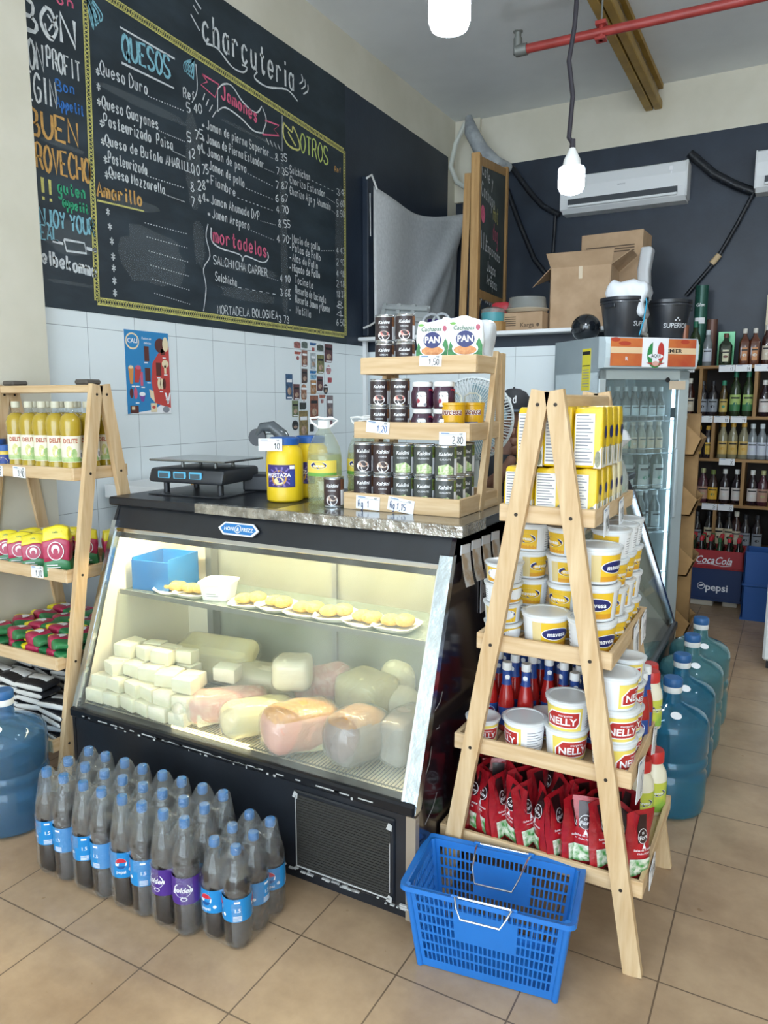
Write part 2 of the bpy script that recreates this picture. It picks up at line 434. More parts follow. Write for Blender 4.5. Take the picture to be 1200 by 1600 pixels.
tag(MB().tube([at(732, 182, y=6.3), at(736, 205, y=6.3), at(752, 235, y=6.3), at(775, 255, y=6.35), at(795, 262, y=6.5)], [.03, .06, .065, .055, .04], FOIL, 12).build('insulated_duct'),
    'grey insulated pipe bundle dropping from the ceiling corner', 'pipe')
CPL = M('cream_hose', 'cfd2c8', .5)
tag(MB().tube([at(728, 190, y=6.45), at(712, 225, y=6.45), at(704, 260, y=6.45), at(714, 285, y=6.45), at(740, 300, y=6.45)], .022, CPL, 8).build('drain_hose'),
    'pale hose hanging in the far wall corner behind the easel', 'hose')

# air conditioners
ACW = M('ac_white', 'e3e6e8', .35); ACS = M('ac_slot', '3b4046', .5)
def ac(o):
    prof = [(0, .02), (0, .30), (-.13, .30), (-.17, .285), (-.195, .20), (-.195, .10), (-.17, .03), (-.13, 0), (0, 0)]
    def P(mb_, pr, x0, x1, m_):
        n = len(pr); mb_.add([(x0, y, z) for y, z in pr] + [(x1, y, z) for y, z in pr], [tuple(range(n)), tuple(range(2 * n - 1, n - 1, -1))] + [(i, i + n, (i + 1) % n + n, (i + 1) % n) for i in range(n)], m_)
    mb = MB(); P(mb, prof, -.49, .49, ACW); mb.build('housing', o)
    MB().box(-.50, -.488, -.19, 0, .02, .29, ACW, .004).build('end_cap', o); MB().box(.488, .50, -.19, 0, .02, .29, ACW, .004).build('end_cap', o)
    mb = MB(); mb.box(-.43, .43, -.199, -.185, .055, .10, ACS); mb.build('air_slot', o)
    MB().box(-.43, .43, -.205, -.19, .035, .054, ACW, .003).build('louvre', o)
    mb = MB(); mb.text('samurai', 0, .165, .014, -.1965, GREY, .01); mb.build('badge', o)
    mb = MB(); mb.rect(.36, .39, .225, .255, -.194, PAPER).rect(.375, .385, .20, .215, -.196, PAPER); mb.build('indicator_light', o)
inst('ac', ac, 'air_conditioner', 'white wall air conditioner in the middle of the dark back wall, whole unit visible', 'air conditioner', (-1.37, YB, 3.06), group='wall air conditioners')
inst('ac', ac, 'air_conditioner', 'white wall air conditioner cut off by the right picture edge', 'air conditioner', (.10, YB, 3.05), group='wall air conditioners')

# pendant bulbs: the two seen plus unseen ones added high to brighten the ceiling
BULBM = M('bulb_glow', 'ffffff', .5, emit=BULB_POWER); BULBM.node_tree.nodes['Principled BSDF'].inputs['Emission Color'].default_value = (.90, 1.0, 1.12, 1); CORD = M('cord_dark', '2b2730', .5)
def bulb(o, L=None):
    mb = MB(); mb.lathe([(.012, .20), (.018, .185), (.028, .165), (.036, .15), (.040, .13), (.042, .11)], WHITE, 20, sq=0); mb.build('bulb_base', o)
    MB().lathe([(.056, .112), (.058, .10), (.058, .03), (.050, .010), (.03, .001), (0, 0)], BULBM, 20).build('bulb_diffuser', o)
    MB().lathe([(.042, .11), (.056, .112)], WHITE, 20).build('bulb_collar', o)
    MB().lathe([(0, .235), (.012, .235), (.014, .19), (0, .19)], CORD, 10).build('socket', o)
def pend(x, y, z, label, pts):
    o = inst('bulb', bulb, 'pendant_bulb', label, 'lamp', (x, y, z), group='bare bulbs hanging on cords')
    MB().tube([(a - x, b - y, c - z) for a, b, c in pts], .011, CORD, 8).build('cord', o)
    return o
p = at(892, 303, y=3.55); q = [p + Vector((0, 0, .22))]
for a, b in ((889, 215), (895, 150), (889, 95), (898, 40), (901, 0), (898, -60)): q.append(at(a, b, y=3.55))
q.append(Vector((q[-1].x, 3.55, 4.0)))
pend(p.x, p.y, p.z, 'glowing bare bulb in front of the air conditioner on a wavy dark cord', [tuple(v) for v in q])
p = at(702, 51, y=2.05)
pend(p.x, p.y, p.z, 'large glowing bulb cut off by the top picture edge', [(p.x, p.y, p.z + .22), (p.x + .01, p.y, 3.3), (p.x, p.y, 4.0)])
for i, (x, y) in enumerate(((1.0, 1.4), (1.3, 4.0), (-1.2, -.6), (1.2, -1.6), (-2.0, 3.6))):
    if i == 4: continue
    pend(x, y, 3.15, 'bare bulb on a straight cord outside the picture, %s of four' % ORD[i], [(x, y, 3.37), (x, y, 4.0)])

# ================================================================== CHALK MENU ON THE LEFT WALL
CH = {k: M('chalk_' + k, c, .9, c2=d, scale=60, lo=.3, hi=.9) for k, c, d in (('white', 'dfe3e4', '9aa2a8'), ('blue', '8ec6d6', '5a8a9a'), ('deepblue', '3b78c4', '2a5a98'), ('yellow', 'd6d07a', '9a965a'),
      ('orange', 'd8a860', 'a07a48'), ('pink', 'e06a8a', 'a84a66'), ('green', '3fae80', '2a7a5a'), ('lime', 'c8d678', '98a458'))}
SMUDGE = film('chalk_smudge', 'ffffff', 'b9c2c6', .10, .9, gloss=0.)
board = thing('chalkboard_menu', 'black wall menu chalked with cheeses, hams and other meats above the tiles', 'menu board', (LW, 0, 0))
MB().box(0, .004, 2.165, 4.70, 1.905, 3.66, BOARD).build('board_surface', board)
XB = LW + .0055
def wallspan(mb):
    """text plane: local x -> world y, y -> -x, z -> z"""
    mb.T = Matrix(((0, -1, 0, .0055), (1, 0, 0, 0), (0, 0, 1, 0), (0, 0, 0, 1))); return mb
def wp(px, py): v = at(px, py, x=XB); return v.y, v.z
def chalk(mb, s, p0, p1, hpx, colr, wd=.008):
    y0, z0 = wp(*p0); y1, z1 = wp(*p1); _, zt = wp(p0[0], p0[1] - hpx)
    if (zt - z0) <= 0: return
    scribble(mb, s, y0, z0, zt - z0, wd, CH[colr], width=(y1 - y0) * 1.04, slope=(z1 - z0) / (y1 - y0))
def line(mb, pts, colr, wd=.008, sm=True):
    q = [wp(*p) for p in pts]; ribbon(mb, smooth_pts(q, 4) if sm else q, wd, 0, CH[colr])
def dots(mb, p0, p1, n=14, colr='white', wd=.005):
    (a, b), (c, d) = wp(*p0), wp(*p1)
    for k in range(n):
        t = k / n; u = (k + .45) / n; ribbon(mb, [(a + (c - a) * t, b + (d - b) * t), (a + (c - a) * u, b + (d - b) * u)], wd, 0, CH[colr])
# border chain
mb = wallspan(MB())
def chain(p0, p1, wd=.03, n=60, colr='yellow', w2=.006):
    (a, b), (c, d) = wp(*p0), wp(*p1); L = math.hypot(c - a, d - b); nx, nz = -(d - b) / L, (c - a) / L
    for s in (-1, 1): ribbon(mb, [(a + (c - a) * t / 8 + nx * s * wd / 2, b + (d - b) * t / 8 + nz * s * wd / 2) for t in range(9)], w2, 0, CH[colr])
    for ph in (0, math.pi):
        ribbon(mb, [(a + (c - a) * t / (n * 6) + nx * math.sin(t * math.pi / 3 + ph) * wd * .42, b + (d - b) * t / (n * 6) + nz * math.sin(t * math.pi / 3 + ph) * wd * .42) for t in range(n * 6 + 1)], .004, 0, CH[colr])
chain((153, -14), (537, 236), n=70); chain((152, 470), (538, 524), n=70); chain((131, -40), (152, 470), .025, 40); chain((538, 236), (540, 524), .02, 34)
mb.build('chalk_border', board)
# left greetings
mb = wallspan(MB())
chalk(mb, 'BON', (34, 41), (122, 76), 46, 'white', .016); chalk(mb, 'BON', (32, 98), (70, 112), 42, 'white', .011); chalk(mb, 'PROFIT', (74, 104), (126, 128), 30, 'white', .009)
chalk(mb, 'EGIN', (42, 152), (90, 170), 42, 'white', .010); chalk(mb, 'Bon', (88, 140), (118, 147), 16, 'deepblue', .007); chalk(mb, 'Appetit', (89, 166), (131, 182), 16, 'deepblue', .007)
chalk(mb, 'BUEN', (46, 207), (124, 228), 38, 'orange', .013); chalk(mb, 'PROVECHO', (44, 258), (141, 286), 38, 'orange', .012)
chalk(mb, '!!', (64, 311), (86, 317), 34, 'yellow', .013); chalk(mb, 'guten', (90, 300), (134, 311), 18, 'green', .009); chalk(mb, 'appetit', (98, 322), (138, 335), 15, 'green', .008)
chalk(mb, 'ENJOY YOUR', (52, 347), (146, 368), 26, 'blue', .010); chalk(mb, 'MEAL', (54, 372), (92, 376), 22, 'blue', .009)
line(mb, [(82, 376), (99, 381)], 'white', .014); line(mb, [(100, 374), (132, 380), (135, 396), (104, 392), (100, 374)], 'white', .01, False); line(mb, [(135, 388), (152, 392)], 'white', .014)
chalk(mb, 'elbekomme', (66, 411), (150, 434), 22, 'white', .011)
chalk(mb, 'on', (88, 3), (118, 12), 14, 'pink', .008)
line(mb, [(70, 36), (74, 52), (84, 62)], 'white', .008); line(mb, [(74, 22), (88, 46)], 'white', .008); line(mb, [(90, 24), (76, 48)], 'white', .008)
mb.build('greeting_lettering', board)
mb = wallspan(MB())
# quesos
chalk(mb, 'QUESOS', (192, 88), (266, 122), 34, 'blue', .014); line(mb, [(187, 42), (273, 92)], 'white', .010, False); line(mb, [(190, 98), (272, 138)], 'white', .010, False)
for k in range(5): line(mb, [(134 + 2 * k, -4), (140 + 5 * k, 24), (146 + 2 * k, 46 - 3 * k), (142 + k, 20), (134 + 2 * k, -4)], 'blue', .007)
for k in range(4): line(mb, [(303, 92), (288 + 3 * k, 98 + 2 * k), (290 + 4 * k, 112 + 4 * k), (303, 92)], 'blue', .006)
rows = [('Queso Duro', (157, 115), (230, 148), 20, (231, 150), (289, 174), '5 40', (292, 174), (316, 176)),
        ('Queso Guayanes', (160, 168), (246, 202), 18, (248, 204), (290, 222), '5 75', (293, 220), (318, 214)),
        ('Pasteurizado  Paisa', (163, 196), (268, 234), 18, (270, 236), (291, 246), '12 94', (295, 249), (318, 234)),
        ('Queso de Bufala AMARILLO', (165, 226), (300, 270), 16, None, None, '10 75', (302, 273), (326, 270)),
        ('Pasteurizado', (170, 254), (229, 273), 17, (230, 275), (289, 294), '8 28', (298, 298), (322, 294)),
        ('Queso Mozzarella', (171, 276), (256, 303), 16, (258, 304), (290, 316), '7 44', (299, 322), (322, 312))]
for s, a, b, h, c, d, pr, e, g in rows:
    chalk(mb, s, a, b, h, 'white', .0065); chalk(mb, pr, e, g, 14, 'white', .0065)
    if c: dots(mb, c, d)
chalk(mb, 'Ref', (287, 152), (305, 158), 15, 'white', .007)
for a in ((149, 112), (150, 136), (151, 160), (155, 193), (157, 222), (161, 250), (163, 274), (165, 332), (168, 355), (171, 378), (173, 402), (174, 420), (175, 440), (176, 459)): chalk(mb, '*', (a[0], a[1] + 7), (a[0] + 11, a[1] + 11), 18, 'white', .006)
for k in range(6): dots(mb, (226 + 3 * k, 348 + 22 * k), (294 + 1 * k, 366 + 22 * k), 16, wd=.004)
chalk(mb, 'Amarillo', (152, 306), (222, 322), 22, 'orange', .011); line(mb, [(152, 313), (225, 330)], 'yellow', .009, False)
mb.build('cheese_column_lettering', board)
mb = wallspan(MB())
# charcuteria heading
chalk(mb, 'charcuteria', (316, 62), (458, 142), 46, 'white', .015)
line(mb, [(302, 8), (310, 22)], 'white', .009); line(mb, [(298, 22), (312, 48)], 'white', .009); line(mb, [(305, 0), (314, 14)], 'white', .009)
line(mb, [(322, 68), (340, 76), (362, 104), (380, 113), (386, 106), (378, 101)], 'white', .010); line(mb, [(402, 112), (398, 122), (418, 136), (448, 140), (465, 158)], 'white', .010)
for k in range(3): line(mb, [(471 + 5 * k, 116 + 8 * k), (473 + 4 * k, 126 + 8 * k), (468 + 3 * k, 131 + 8 * k)], 'white', .009)
mb.build('heading_lettering', board)
mb = wallspan(MB())
chalk(mb, 'Jamones', (346, 153), (402, 192), 20, 'pink', .012)
line(mb, [(316, 116), (342, 132), (336, 152), (314, 132), (324, 128), (316, 116)], 'pink', .009, False); line(mb, [(414, 188), (436, 196), (428, 202), (436, 212), (410, 210)], 'pink', .009, False)
line(mb, [(340, 140), (348, 132), (362, 134), (380, 160), (400, 176), (409, 166)], 'white', .008); line(mb, [(340, 174), (352, 168), (376, 184), (396, 204), (412, 208)], 'white', .008); line(mb, [(340, 140), (340, 174)], 'white', .007); line(mb, [(410, 168), (416, 188), (410, 208)], 'white', .007)
for k in range(4): line(mb, [(320 + 6 * k, 146 + 9 * k), (317 + 5 * k, 156 + 9 * k)], 'white', .006); line(mb, [(416 + 6 * k, 216 + 3 * k), (420 + 6 * k, 226 + 3 * k)], 'white', .006)
jam = [('Jamon de pierna Superior', (323, 201), (418, 244), '8 35', (430, 250)), ('Jamon de Pierna Estandar', (323, 223), (410, 262), '7 35', (432, 272)), ('Jamon de pavo', (324, 243), (384, 270), '7 87', (431, 294)),
       ('Jamon de pollo', (327, 264), (381, 293), '6 67', (431, 314)), ('Fiambre', (330, 288), (368, 308), '4 70', (432, 332)), ('Jamon Ahumado D/P', (330, 318), (404, 344), '8 55', (435, 354)), ('Jamon Arepero', (332, 340), (389, 359), '4 70', (433, 378))]
for i, (s, a, b, pr, e) in enumerate(jam):
    chalk(mb, s, a, b, 14, 'white', .0055); chalk(mb, pr, e, (e[0] + 19, e[1] + 1), 11, 'white', .0055); dots(mb, (b[0] + 3, b[1] + 1), (e[0] - 3, e[1] - 2), 10, wd=.004); chalk(mb, '*', (a[0] - 8, a[1] - 2), (a[0] - 1, a[1]), 8, 'white', .005)
chalk(mb, 'mortadelas', (334, 378), (416, 402), 22, 'pink', .011)
line(mb, [(330, 356), (331, 376), (345, 388), (375, 398), (379, 408), (384, 400), (410, 410), (419, 404), (418, 394)], 'white', .008)
for s, a, b, pr, e in (('SALCHICHA CARRER', (334, 412), (416, 432), '4 10', (438, 440)), ('Salchicha', (337, 438), (370, 448), '3 68', (438, 462)), ('MORTADELA BOLOGNEA', (340, 490), (432, 498), '3 73', (436, 504))):
    chalk(mb, s, a, b, 13, 'white', .0055); chalk(mb, pr, e, (e[0] + 16, e[1] + 1), 11, 'white', .0055); dots(mb, (b[0] + 2, b[1] + 1), (e[0] - 2, e[1] - 1), 6, wd=.004)
line(mb, [(325, 350), (322, 370), (328, 400), (318, 420), (322, 450), (318, 486)], 'white', .006); line(mb, [(306, 100), (308, 140), (300, 160)], 'white', .006)
mb.build('ham_column_lettering', board)
mb = wallspan(MB())
chalk(mb, 'OTROS', (470, 236), (513, 258), 28, 'lime', .011)
line(mb, [(443, 192), (456, 206), (458, 198), (467, 220), (467, 234), (452, 228), (443, 212), (443, 192)], 'yellow', .012); line(mb, [(450, 206), (462, 228)], 'yellow', .014)
chalk(mb, 'Ref', (523, 268), (533, 270), 8, 'orange', .005); line(mb, [(441, 180), (441, 236)], 'white', .005, False)
ot = [('Salchichon', (453, 270), (484, 282), '34', 304), ('Chorizo Estandar', (453, 286), (507, 308), '5 60', 322), ('Chorizo Ajo y Ahumado', (453, 303), (515, 328), '8 50', 338), ('Muslo de pollo', (457, 378), (499, 392), '4 43', 396),
      ('Patas de Pollo', (457, 392), (500, 408), '2 93', 414), ('Alas de Pollo', (457, 408), (496, 421), '4 98', 432), ('Higado de Pollo', (457, 424), (499, 435), '2 18', 448), ('Tocineta', (461, 442), (489, 452), '18 37', 464),
      ('Recorte de tocineta', (462, 458), (508, 474), '8', 480), ('Recorte Jamon y Queso', (462, 473), (514, 488), '4', 495), ('Natilla', (463, 490), (486, 497), '6 50', 508)]
for s, a, b, pr, y in ot:
    chalk(mb, s, a, b, 12, 'white', .005); chalk(mb, pr, (526, y), (539, y + 1), 10, 'white', .005); chalk(mb, '-', (452, a[1] - 3), (456, a[1] - 2), 6, 'white', .007)
for k in (0, 1, 2, 3): dots(mb, (ot[k][2][0] + 3, ot[k][2][1]), (524, ot[k][4] - 4), 6, wd=.004)
mb.build('other_meats_lettering', board)
mb = wallspan(MB())
for (a, b), (c, d) in (((145, 135), (300, 190)), ((286, 160), (316, 330)), ((150, 290), (250, 340)), ((300, 340), (322, 420)), ((435, 240), (452, 500)), ((523, 280), (540, 500)), ((335, 400), (440, 440)), ((336, 440), (436, 480)), ((180, 340), (290, 460)), ((340, 180), (440, 235)), ((62, 220), (135, 236)), ((66, 432), (150, 452)), ((64, 330), (150, 410))):
    y0, z0 = wp(a, b); y1, z1 = wp(c, d); cy, cz = (y0 + y1) / 2, (z0 + z1) / 2
    pts = []
    for k in range(18):
        an = 6.2832 * k / 18; j = rnd.uniform(.75, 1.05); pts.append((cy + abs(y1 - y0) / 2 * math.copysign(abs(math.cos(an)) ** .7, math.cos(an)) * j, -.0002, cz + abs(z1 - z0) / 2 * math.copysign(abs(math.sin(an)) ** .7, math.sin(an)) * j))
    mb.T = Matrix(((0, -1, 0, .0045), (1, 0, 0, 0), (0, 0, 1, 0), (0, 0, 0, 1)))
    mb.add(pts, [tuple(range(18))], SMUDGE)
mb.build('chalk_smudges', board)

# ---- posters on the tiles
t = thing('ice_cream_poster', 'blue and red ice cream price poster taped on the white tiles', 'poster', (LW, 0, 0))
PB, PR_, CHOC, CRM, PK, ORG = M('poster_blue', '2f86bf', .5), M('poster_red', 'c4453f', .5), M('chocolate', '5d2f28', .6), M('vanilla', 'ecd9b4', .6), M('poster_pink', 'd2607a', .6), M('poster_orange', 'd9924a', .6)
PURP = M('poster_purple', '7a4a96', .6)
mb = wallspan(MB()); y0, z1 = wp(193, 514); y1, _ = wp(262, 518); _, z0 = wp(206, 647); W_, H_ = y1 - y0, z1 - z0
def prel(u, v): return y0 + u * W_, z1 - v * H_
def pr(u0, v0, u1, v1, m_, dy=0): a, b = prel(u0, v0); c, d = prel(u1, v1); mb.rect(a, c, d, b, dy, m_)
def pe(u, v, ru, rv, m_, dy=0): a, b = prel(u, v); mb.ell(a, b, ru * W_, rv * H_, dy, m_)
def pp(uv, m_, dy): mb.add([(prel(u, v)[0], dy, prel(u, v)[1]) for u, v in uv], [tuple(range(len(uv)))], m_)
mb.box(y0, y1, -.0, .002, z0, z1, PAPER)
pp([(0, 0), (1, 0), (1, .8), (.6, .95), (0, 1)], PB, -.0008)
pp([(1, .16), (1, .93), (.8, .9), (.62, .87), (.56, .6), (.6, .38), (.74, .26)], PR_, -.0012)
pe(.17, .13, .15, .10, CRM, -.0012); pe(.17, .13, .125, .08, PB, -.0016)
a, b = prel(.17, .15); mb.text('CALI', a, b, .022, -.002, PAPER, .03)
a, b = prel(.48, .10); mb.text('Pasion en', a, b, .012, -.002, PAPER, .01, .2); a, b = prel(.5, .155); mb.text('delicias', a, b, .012, -.002, PAPER, .01, .2)
pe(.8, .16, .13, .09, CHOC, -.0016); pe(.92, .14, .07, .09, CRM, -.002); pr(.8, .2, .9, .27, CHOC, -.0016)
pr(.42, .18, .53, .36, CHOC, -.0016); pr(.42, .44, .54, .6, CHOC, -.0016); pr(.68, .37, .8, .53, CHOC, -.0016)
pp([(.05, .44), (.17, .44), (.14, .64), (.08, .64)], ORG, -.0016); pp([(.2, .44), (.34, .46), (.27, .62), (.18, .62)], PR_, -.0018); pe(.11, .44, .05, .02, CRM, -.002); pe(.27, .44, .06, .025, PK, -.002)
pr(.31, .49, .37, .66, PK, -.0016); pe(.9, .38, .08, .05, CRM, -.0016); pr(.87, .4, .92, .5, CRM, -.0016)
for u in (.74, .8, .86): pe(u, .63, .04, .07, CRM if u < .85 else CHOC, -.0016)
pp([(.86, .74), (.9, .74), (.95, .86), (.91, .86)], PAPER, -.0016); pp([(.97, .74), (1, .74), (.95, .88), (.91, .88)], PAPER, -.0016)
pe(.1, .75, .04, .06, CHOC, -.0016); pe(.19, .75, .04, .07, PK, -.0016); pp([(.27, .76), (.41, .76), (.37, .85), (.31, .85)], PURP, -.0016); pe(.34, .76, .07, .025, PAPER, -.0018)
pp([(.5, .7), (.6, .72), (.62, .86), (.52, .8)], CRM, -.0016); pr(.06, .9, .24, .99, CHOC, -.0018); pr(.09, .91, .16, .95, CRM, -.002); pr(.52, .87, .66, .98, CRM, -.0018); pe(.59, .92, .04, .02, PR_, -.002); pe(.88, .95, .08, .04, GREY, -.0018)
for u, v in ((.15, .66), (.24, .66), (.45, .37), (.73, .55), (.9, .51), (.88, .3), (.5, .615), (.78, .72), (.22, .86), (.36, .67), (.92, .82)): pr(u - .04, v, u + .04, v + .014, PAPER, -.0022)
mb.build('poster_sheet', t)
STK = {}
def smat(c): return M('sticker_' + c, c, .5, c2='%02x%02x%02x' % tuple(int(int(c[i:i + 2], 16) * .72) for i in (0, 2, 4)), scale=40)
# stickers: column, row, x0, y0, x1, y1 in the photograph, colours
stick = [(460, 533, 470, 545, 'b0706a', 'brick red house shaped'), (472, 533, 481, 545, '6a7a72', 'grey green house shaped'), (485, 535, 495, 540, '2f6aa8', 'blue oblong'), (496, 538, 506, 549, '55605a', 'dark grey house shaped'), (508, 537, 520, 567, '6a4246', 'tall maroon'),
         (461, 549, 471, 554, 'c86a5a', 'orange red oblong'), (464, 556, 468, 563, 'c06a6a', 'tiny red oval'), (472, 547, 481, 573, '9a6a5a', 'tall brown'), (488, 543, 492, 549, 'c06a6a', 'tiny red round'), (486, 551, 494, 577, 'b8c0c4', 'tall pale printed'),
         (496, 554, 507, 584, '8a8a58', 'tall olive'), (510, 570, 518, 585, 'd0909a', 'pink drop shaped'), (472, 576, 481, 599, '5a4038', 'dark brown'), (485, 579, 495, 584, '2f80c0', 'blue header'), (486, 585, 495, 593, '8ac0e0', 'pale blue'),
         (486, 594, 495, 616, 'c08a58', 'orange brown'), (496, 588, 505, 611, '6a3f44', 'maroon cut corner'), (506, 600, 513, 616, '3a3236', 'black oval'), (513, 590, 519, 598, 'c04a52', 'small red square'), (447, 584, 458, 624, '3b6088', 'blue and white tall card'),
         (459, 600, 469, 625, '6a3f42', 'black and red'), (470, 600, 481, 627, 'b07a5a', 'orange peanut shaped'), (485, 618, 498, 656, '9a5a40', 'large rust coloured'), (500, 617, 509, 622, 'c0705a', 'red oblong second'), (502, 624, 506, 630, 'c08a8a', 'tiny second red'),
         (511, 618, 521, 654, '8a7a7c', 'long grey pink'), (457, 626, 467, 651, '7d8a62', 'sage green'), (469, 629, 479, 640, '33352f', 'black half round'), (457, 657, 467, 672, '33353a', 'black and white oval'), (468, 642, 482, 686, '9a8450', 'tallest yellow brown'), (485, 663, 491, 674, '2f3336', 'small black'), (512, 657, 520, 664, '9a6a70', 'faded pink')]
for i, (a, b, c, d, cc, des) in enumerate(stick):
    y0, z1 = wp(a, b); y1, z0 = wp(c, d); cy, cz = (y0 + y1) / 2, (z0 + z1) / 2
    mb = wallspan(MB()); hw, hh = (y1 - y0) / 2, (z1 - z0) / 2
    mb.T = Matrix(((0, -1, 0, .002), (1, 0, 0, 0), (0, 0, 1, 0), (0, 0, 0, 1)))
    if 'oval' in des or 'drop' in des or 'peanut' in des or 'house' in des:
        n = 18; poly = []
        for k in range(n):
            an = 6.2832 * k / n; s = 1.
            if 'peanut' in des: s = .72 + .3 * abs(math.sin(an))
            if 'drop' in des and math.sin(an) > 0: s = 1
            if 'house' in des: x_ = hw * max(-1, min(1, 1.3 * math.cos(an))); z_ = hh * (max(-.9, 1.3 * math.sin(an)) if math.sin(an) < .3 else math.sin(an)); poly.append((x_, z_)); continue
            poly.append((hw * math.cos(an) * s * (1 - .5 * max(0, math.sin(an)) if 'drop' in des else 1), hh * math.sin(an)))
    else:
        k = hw * .35; poly = [(-hw, -hh), (hw - k, -hh), (hw, -hh + k), (hw, hh), (-hw, hh)]
    mb.prism(poly, -.0012, .0012, smat(cc))
    if hh > .03:
        mb.rect(-hw * .8, hw * .8, hh * .35, hh * .6, -.0018, PAPER if i % 2 else BLACK); mb.ell(0, -hh * .35, hw * .6, hh * .3, -.0018, smat('c8a890'))
        if hh > .05: mb.rect(-hw * .7, hw * .7, -hh * .92, -hh * .8, -.0018, PAPER)
    o = mb.build('wall_sticker', None, (LW, cy, cz))
    tag(o, '%s sticker on the tiles, %s of the sticker patch' % (des, ['upper', 'middle', 'lower'][min(2, int((b - 533) / 50))] + ' ' + ['left', 'centre', 'right'][min(2, int((a - 447) / 25))]), 'sticker', 'meat brand stickers on the tiles')

# ---- curtain, its rod and the chalk easel on the ledge
CLOTH = M('curtain_cloth', 'dfe2e4', .9, c2='d2d5d7', scale=40)
mb = MB(); NU, NV = 36, 20; vs = []; fs = []
for j in range(NV + 1):
    for i in range(NU + 1):
        u = i / NU; v = j / NV
        y = 5.03 + 1.58 * u; zt = 3.075 + .12 * u - .10 * math.sin(math.pi * u); zb = 2.08 + .10 * u
        z = zt + (zb - zt) * v
        x = LW + .03 + .02 * math.sin(u * 9 + v) + .05 * math.exp(-((u + .55 * v - 1.0) / .07) ** 2) + .04 * math.exp(-((u + .35 * v - 1.03) / .05) ** 2) * (1 - .5 * v)
        vs.append((x, y, z))
for j in range(NV):
    for i in range(NU): a = j * (NU + 1) + i; fs.append((a, a + 1, a + NU + 2, a + NU + 1))
mb.add(vs, fs, CLOTH, True); o = mb.build('curtain', None, keep=True); md = o.modifiers.new('s', 'SOLIDIFY'); md.thickness = .004
tag(o, 'grey cloth curtain tied across the opening in the left wall', 'curtain')
t = thing('window_frame_post', 'dark vertical frame post with white strings beside the curtain', 'frame')
mb = MB(); mb.box(LW, LW + .05, 4.93, 5.02, 1.98, 3.12, NAVY, .006); mb.build('post', t)
mb = MB(); mb.tube([(LW + .06, 4.9, 3.09), (LW + .06, 4.97, 3.13), (LW + .06, 5.05, 3.05)], .008, WHITE, 6).tube([(LW + .055, 4.96, 2.7), (LW + .055, 4.955, 3.0)], .003, WHITE, 5).tube([(LW + .06, 4.85, 2.03), (LW + .06, 4.95, 2.06), (LW + .06, 5.1, 2.12)], .008, WHITE, 6); mb.build('tie_string', t)
EW = wood('easel_wood', 'b08a56', '96713f', 2); EB = M('easel_board', '26302f', .6, c2='3a4444', scale=4)
LZ0 = 1.966
ea, eb = at(745, 237, y=5.06), at(789, 262, y=6.1); ea.z, eb.z = ea.z, eb.z
EWd = math.hypot(eb.x - ea.x, eb.y - ea.y); ETA, ETB = at(745, 240, y=5.06).z - LZ0, eb.z - LZ0; EBA, EBB = at(742, 457, y=5.06).z - LZ0, at(783, 474, y=6.1).z - LZ0
t = thing('chalkboard_easel', 'wooden framed chalkboard easel standing on the ledge, seen almost edge on', 'chalkboard', (ea.x, ea.y, LZ0), math.atan2(eb.y - ea.y, eb.x - ea.x))
MB().box(-.035, .035, -.03, .03, 0, ETA, EW, .003).build('frame_post', t); MB().box(EWd - .03, EWd + .03, -.03, .03, 0, ETB, EW, .003).build('frame_post', t)
MB().beam((0, 0, ETA - .04), (EWd, 0, ETB - .04), .06, .03, EW).build('rail', t); MB().beam((0, 0, EBA), (EWd, 0, EBB), .06, .03, EW).build('rail', t)
mb = MB(); mb.add([(.03, -.012, EBA), (EWd - .03, -.012, EBB), (EWd - .03, -.012, ETB - .05), (.03, -.012, ETA - .05), (.03, .012, EBA), (EWd - .03, .012, EBB), (EWd - .03, .012, ETB - .05), (.03, .012, ETA - .05)], [(0, 1, 2, 3), (7, 6, 5, 4), (0, 4, 5, 1), (1, 5, 6, 2), (2, 6, 7, 3), (3, 7, 4, 0)], EB); mb.build('board_panel', t)
mb = MB(); mb.beam((.02, .09, 0), (.02, .06, ETA - .12), .05, .03, EW, Vector((1, 0, 0))); mb.build('rear_leg', t)
mb = MB(); mb.beam((EWd - .05, .25, 0), (EWd - .05, .04, ETB - .12), .05, .03, EW, Vector((1, 0, 0))); mb.build('rear_leg', t)
mb = MB()
for s, x, z, h, cc in (('Cafe y', .12, 1.02, .08, 'white'), ('Cachapa', .12, .88, .09, 'white'), ('Hot', .55, .80, .12, 'yellow'), ('dog', .55, .66, .12, 'pink'), ('Empanada', .3, .53, .07, 'white'), ('Jugos', .35, .40, .07, 'white'), ('Arepas', .35, .30, .07, 'white'), ('pruebalo ya', .15, .16, .07, 'white')):
    scribble(mb, s, x, z + .1, h, .010, CH[cc], y=-.0135, width=min(.8, len(s) * .07))
mb.ell(.18, .86, .07, .06, -.0135, CH['pink'])
for k in range(3): ribbon(mb, [(.15 + k * .07, .62), (.13 + k * .09, .74)], .012, -.0135, CH['white'])
mb.build('easel_lettering', t)
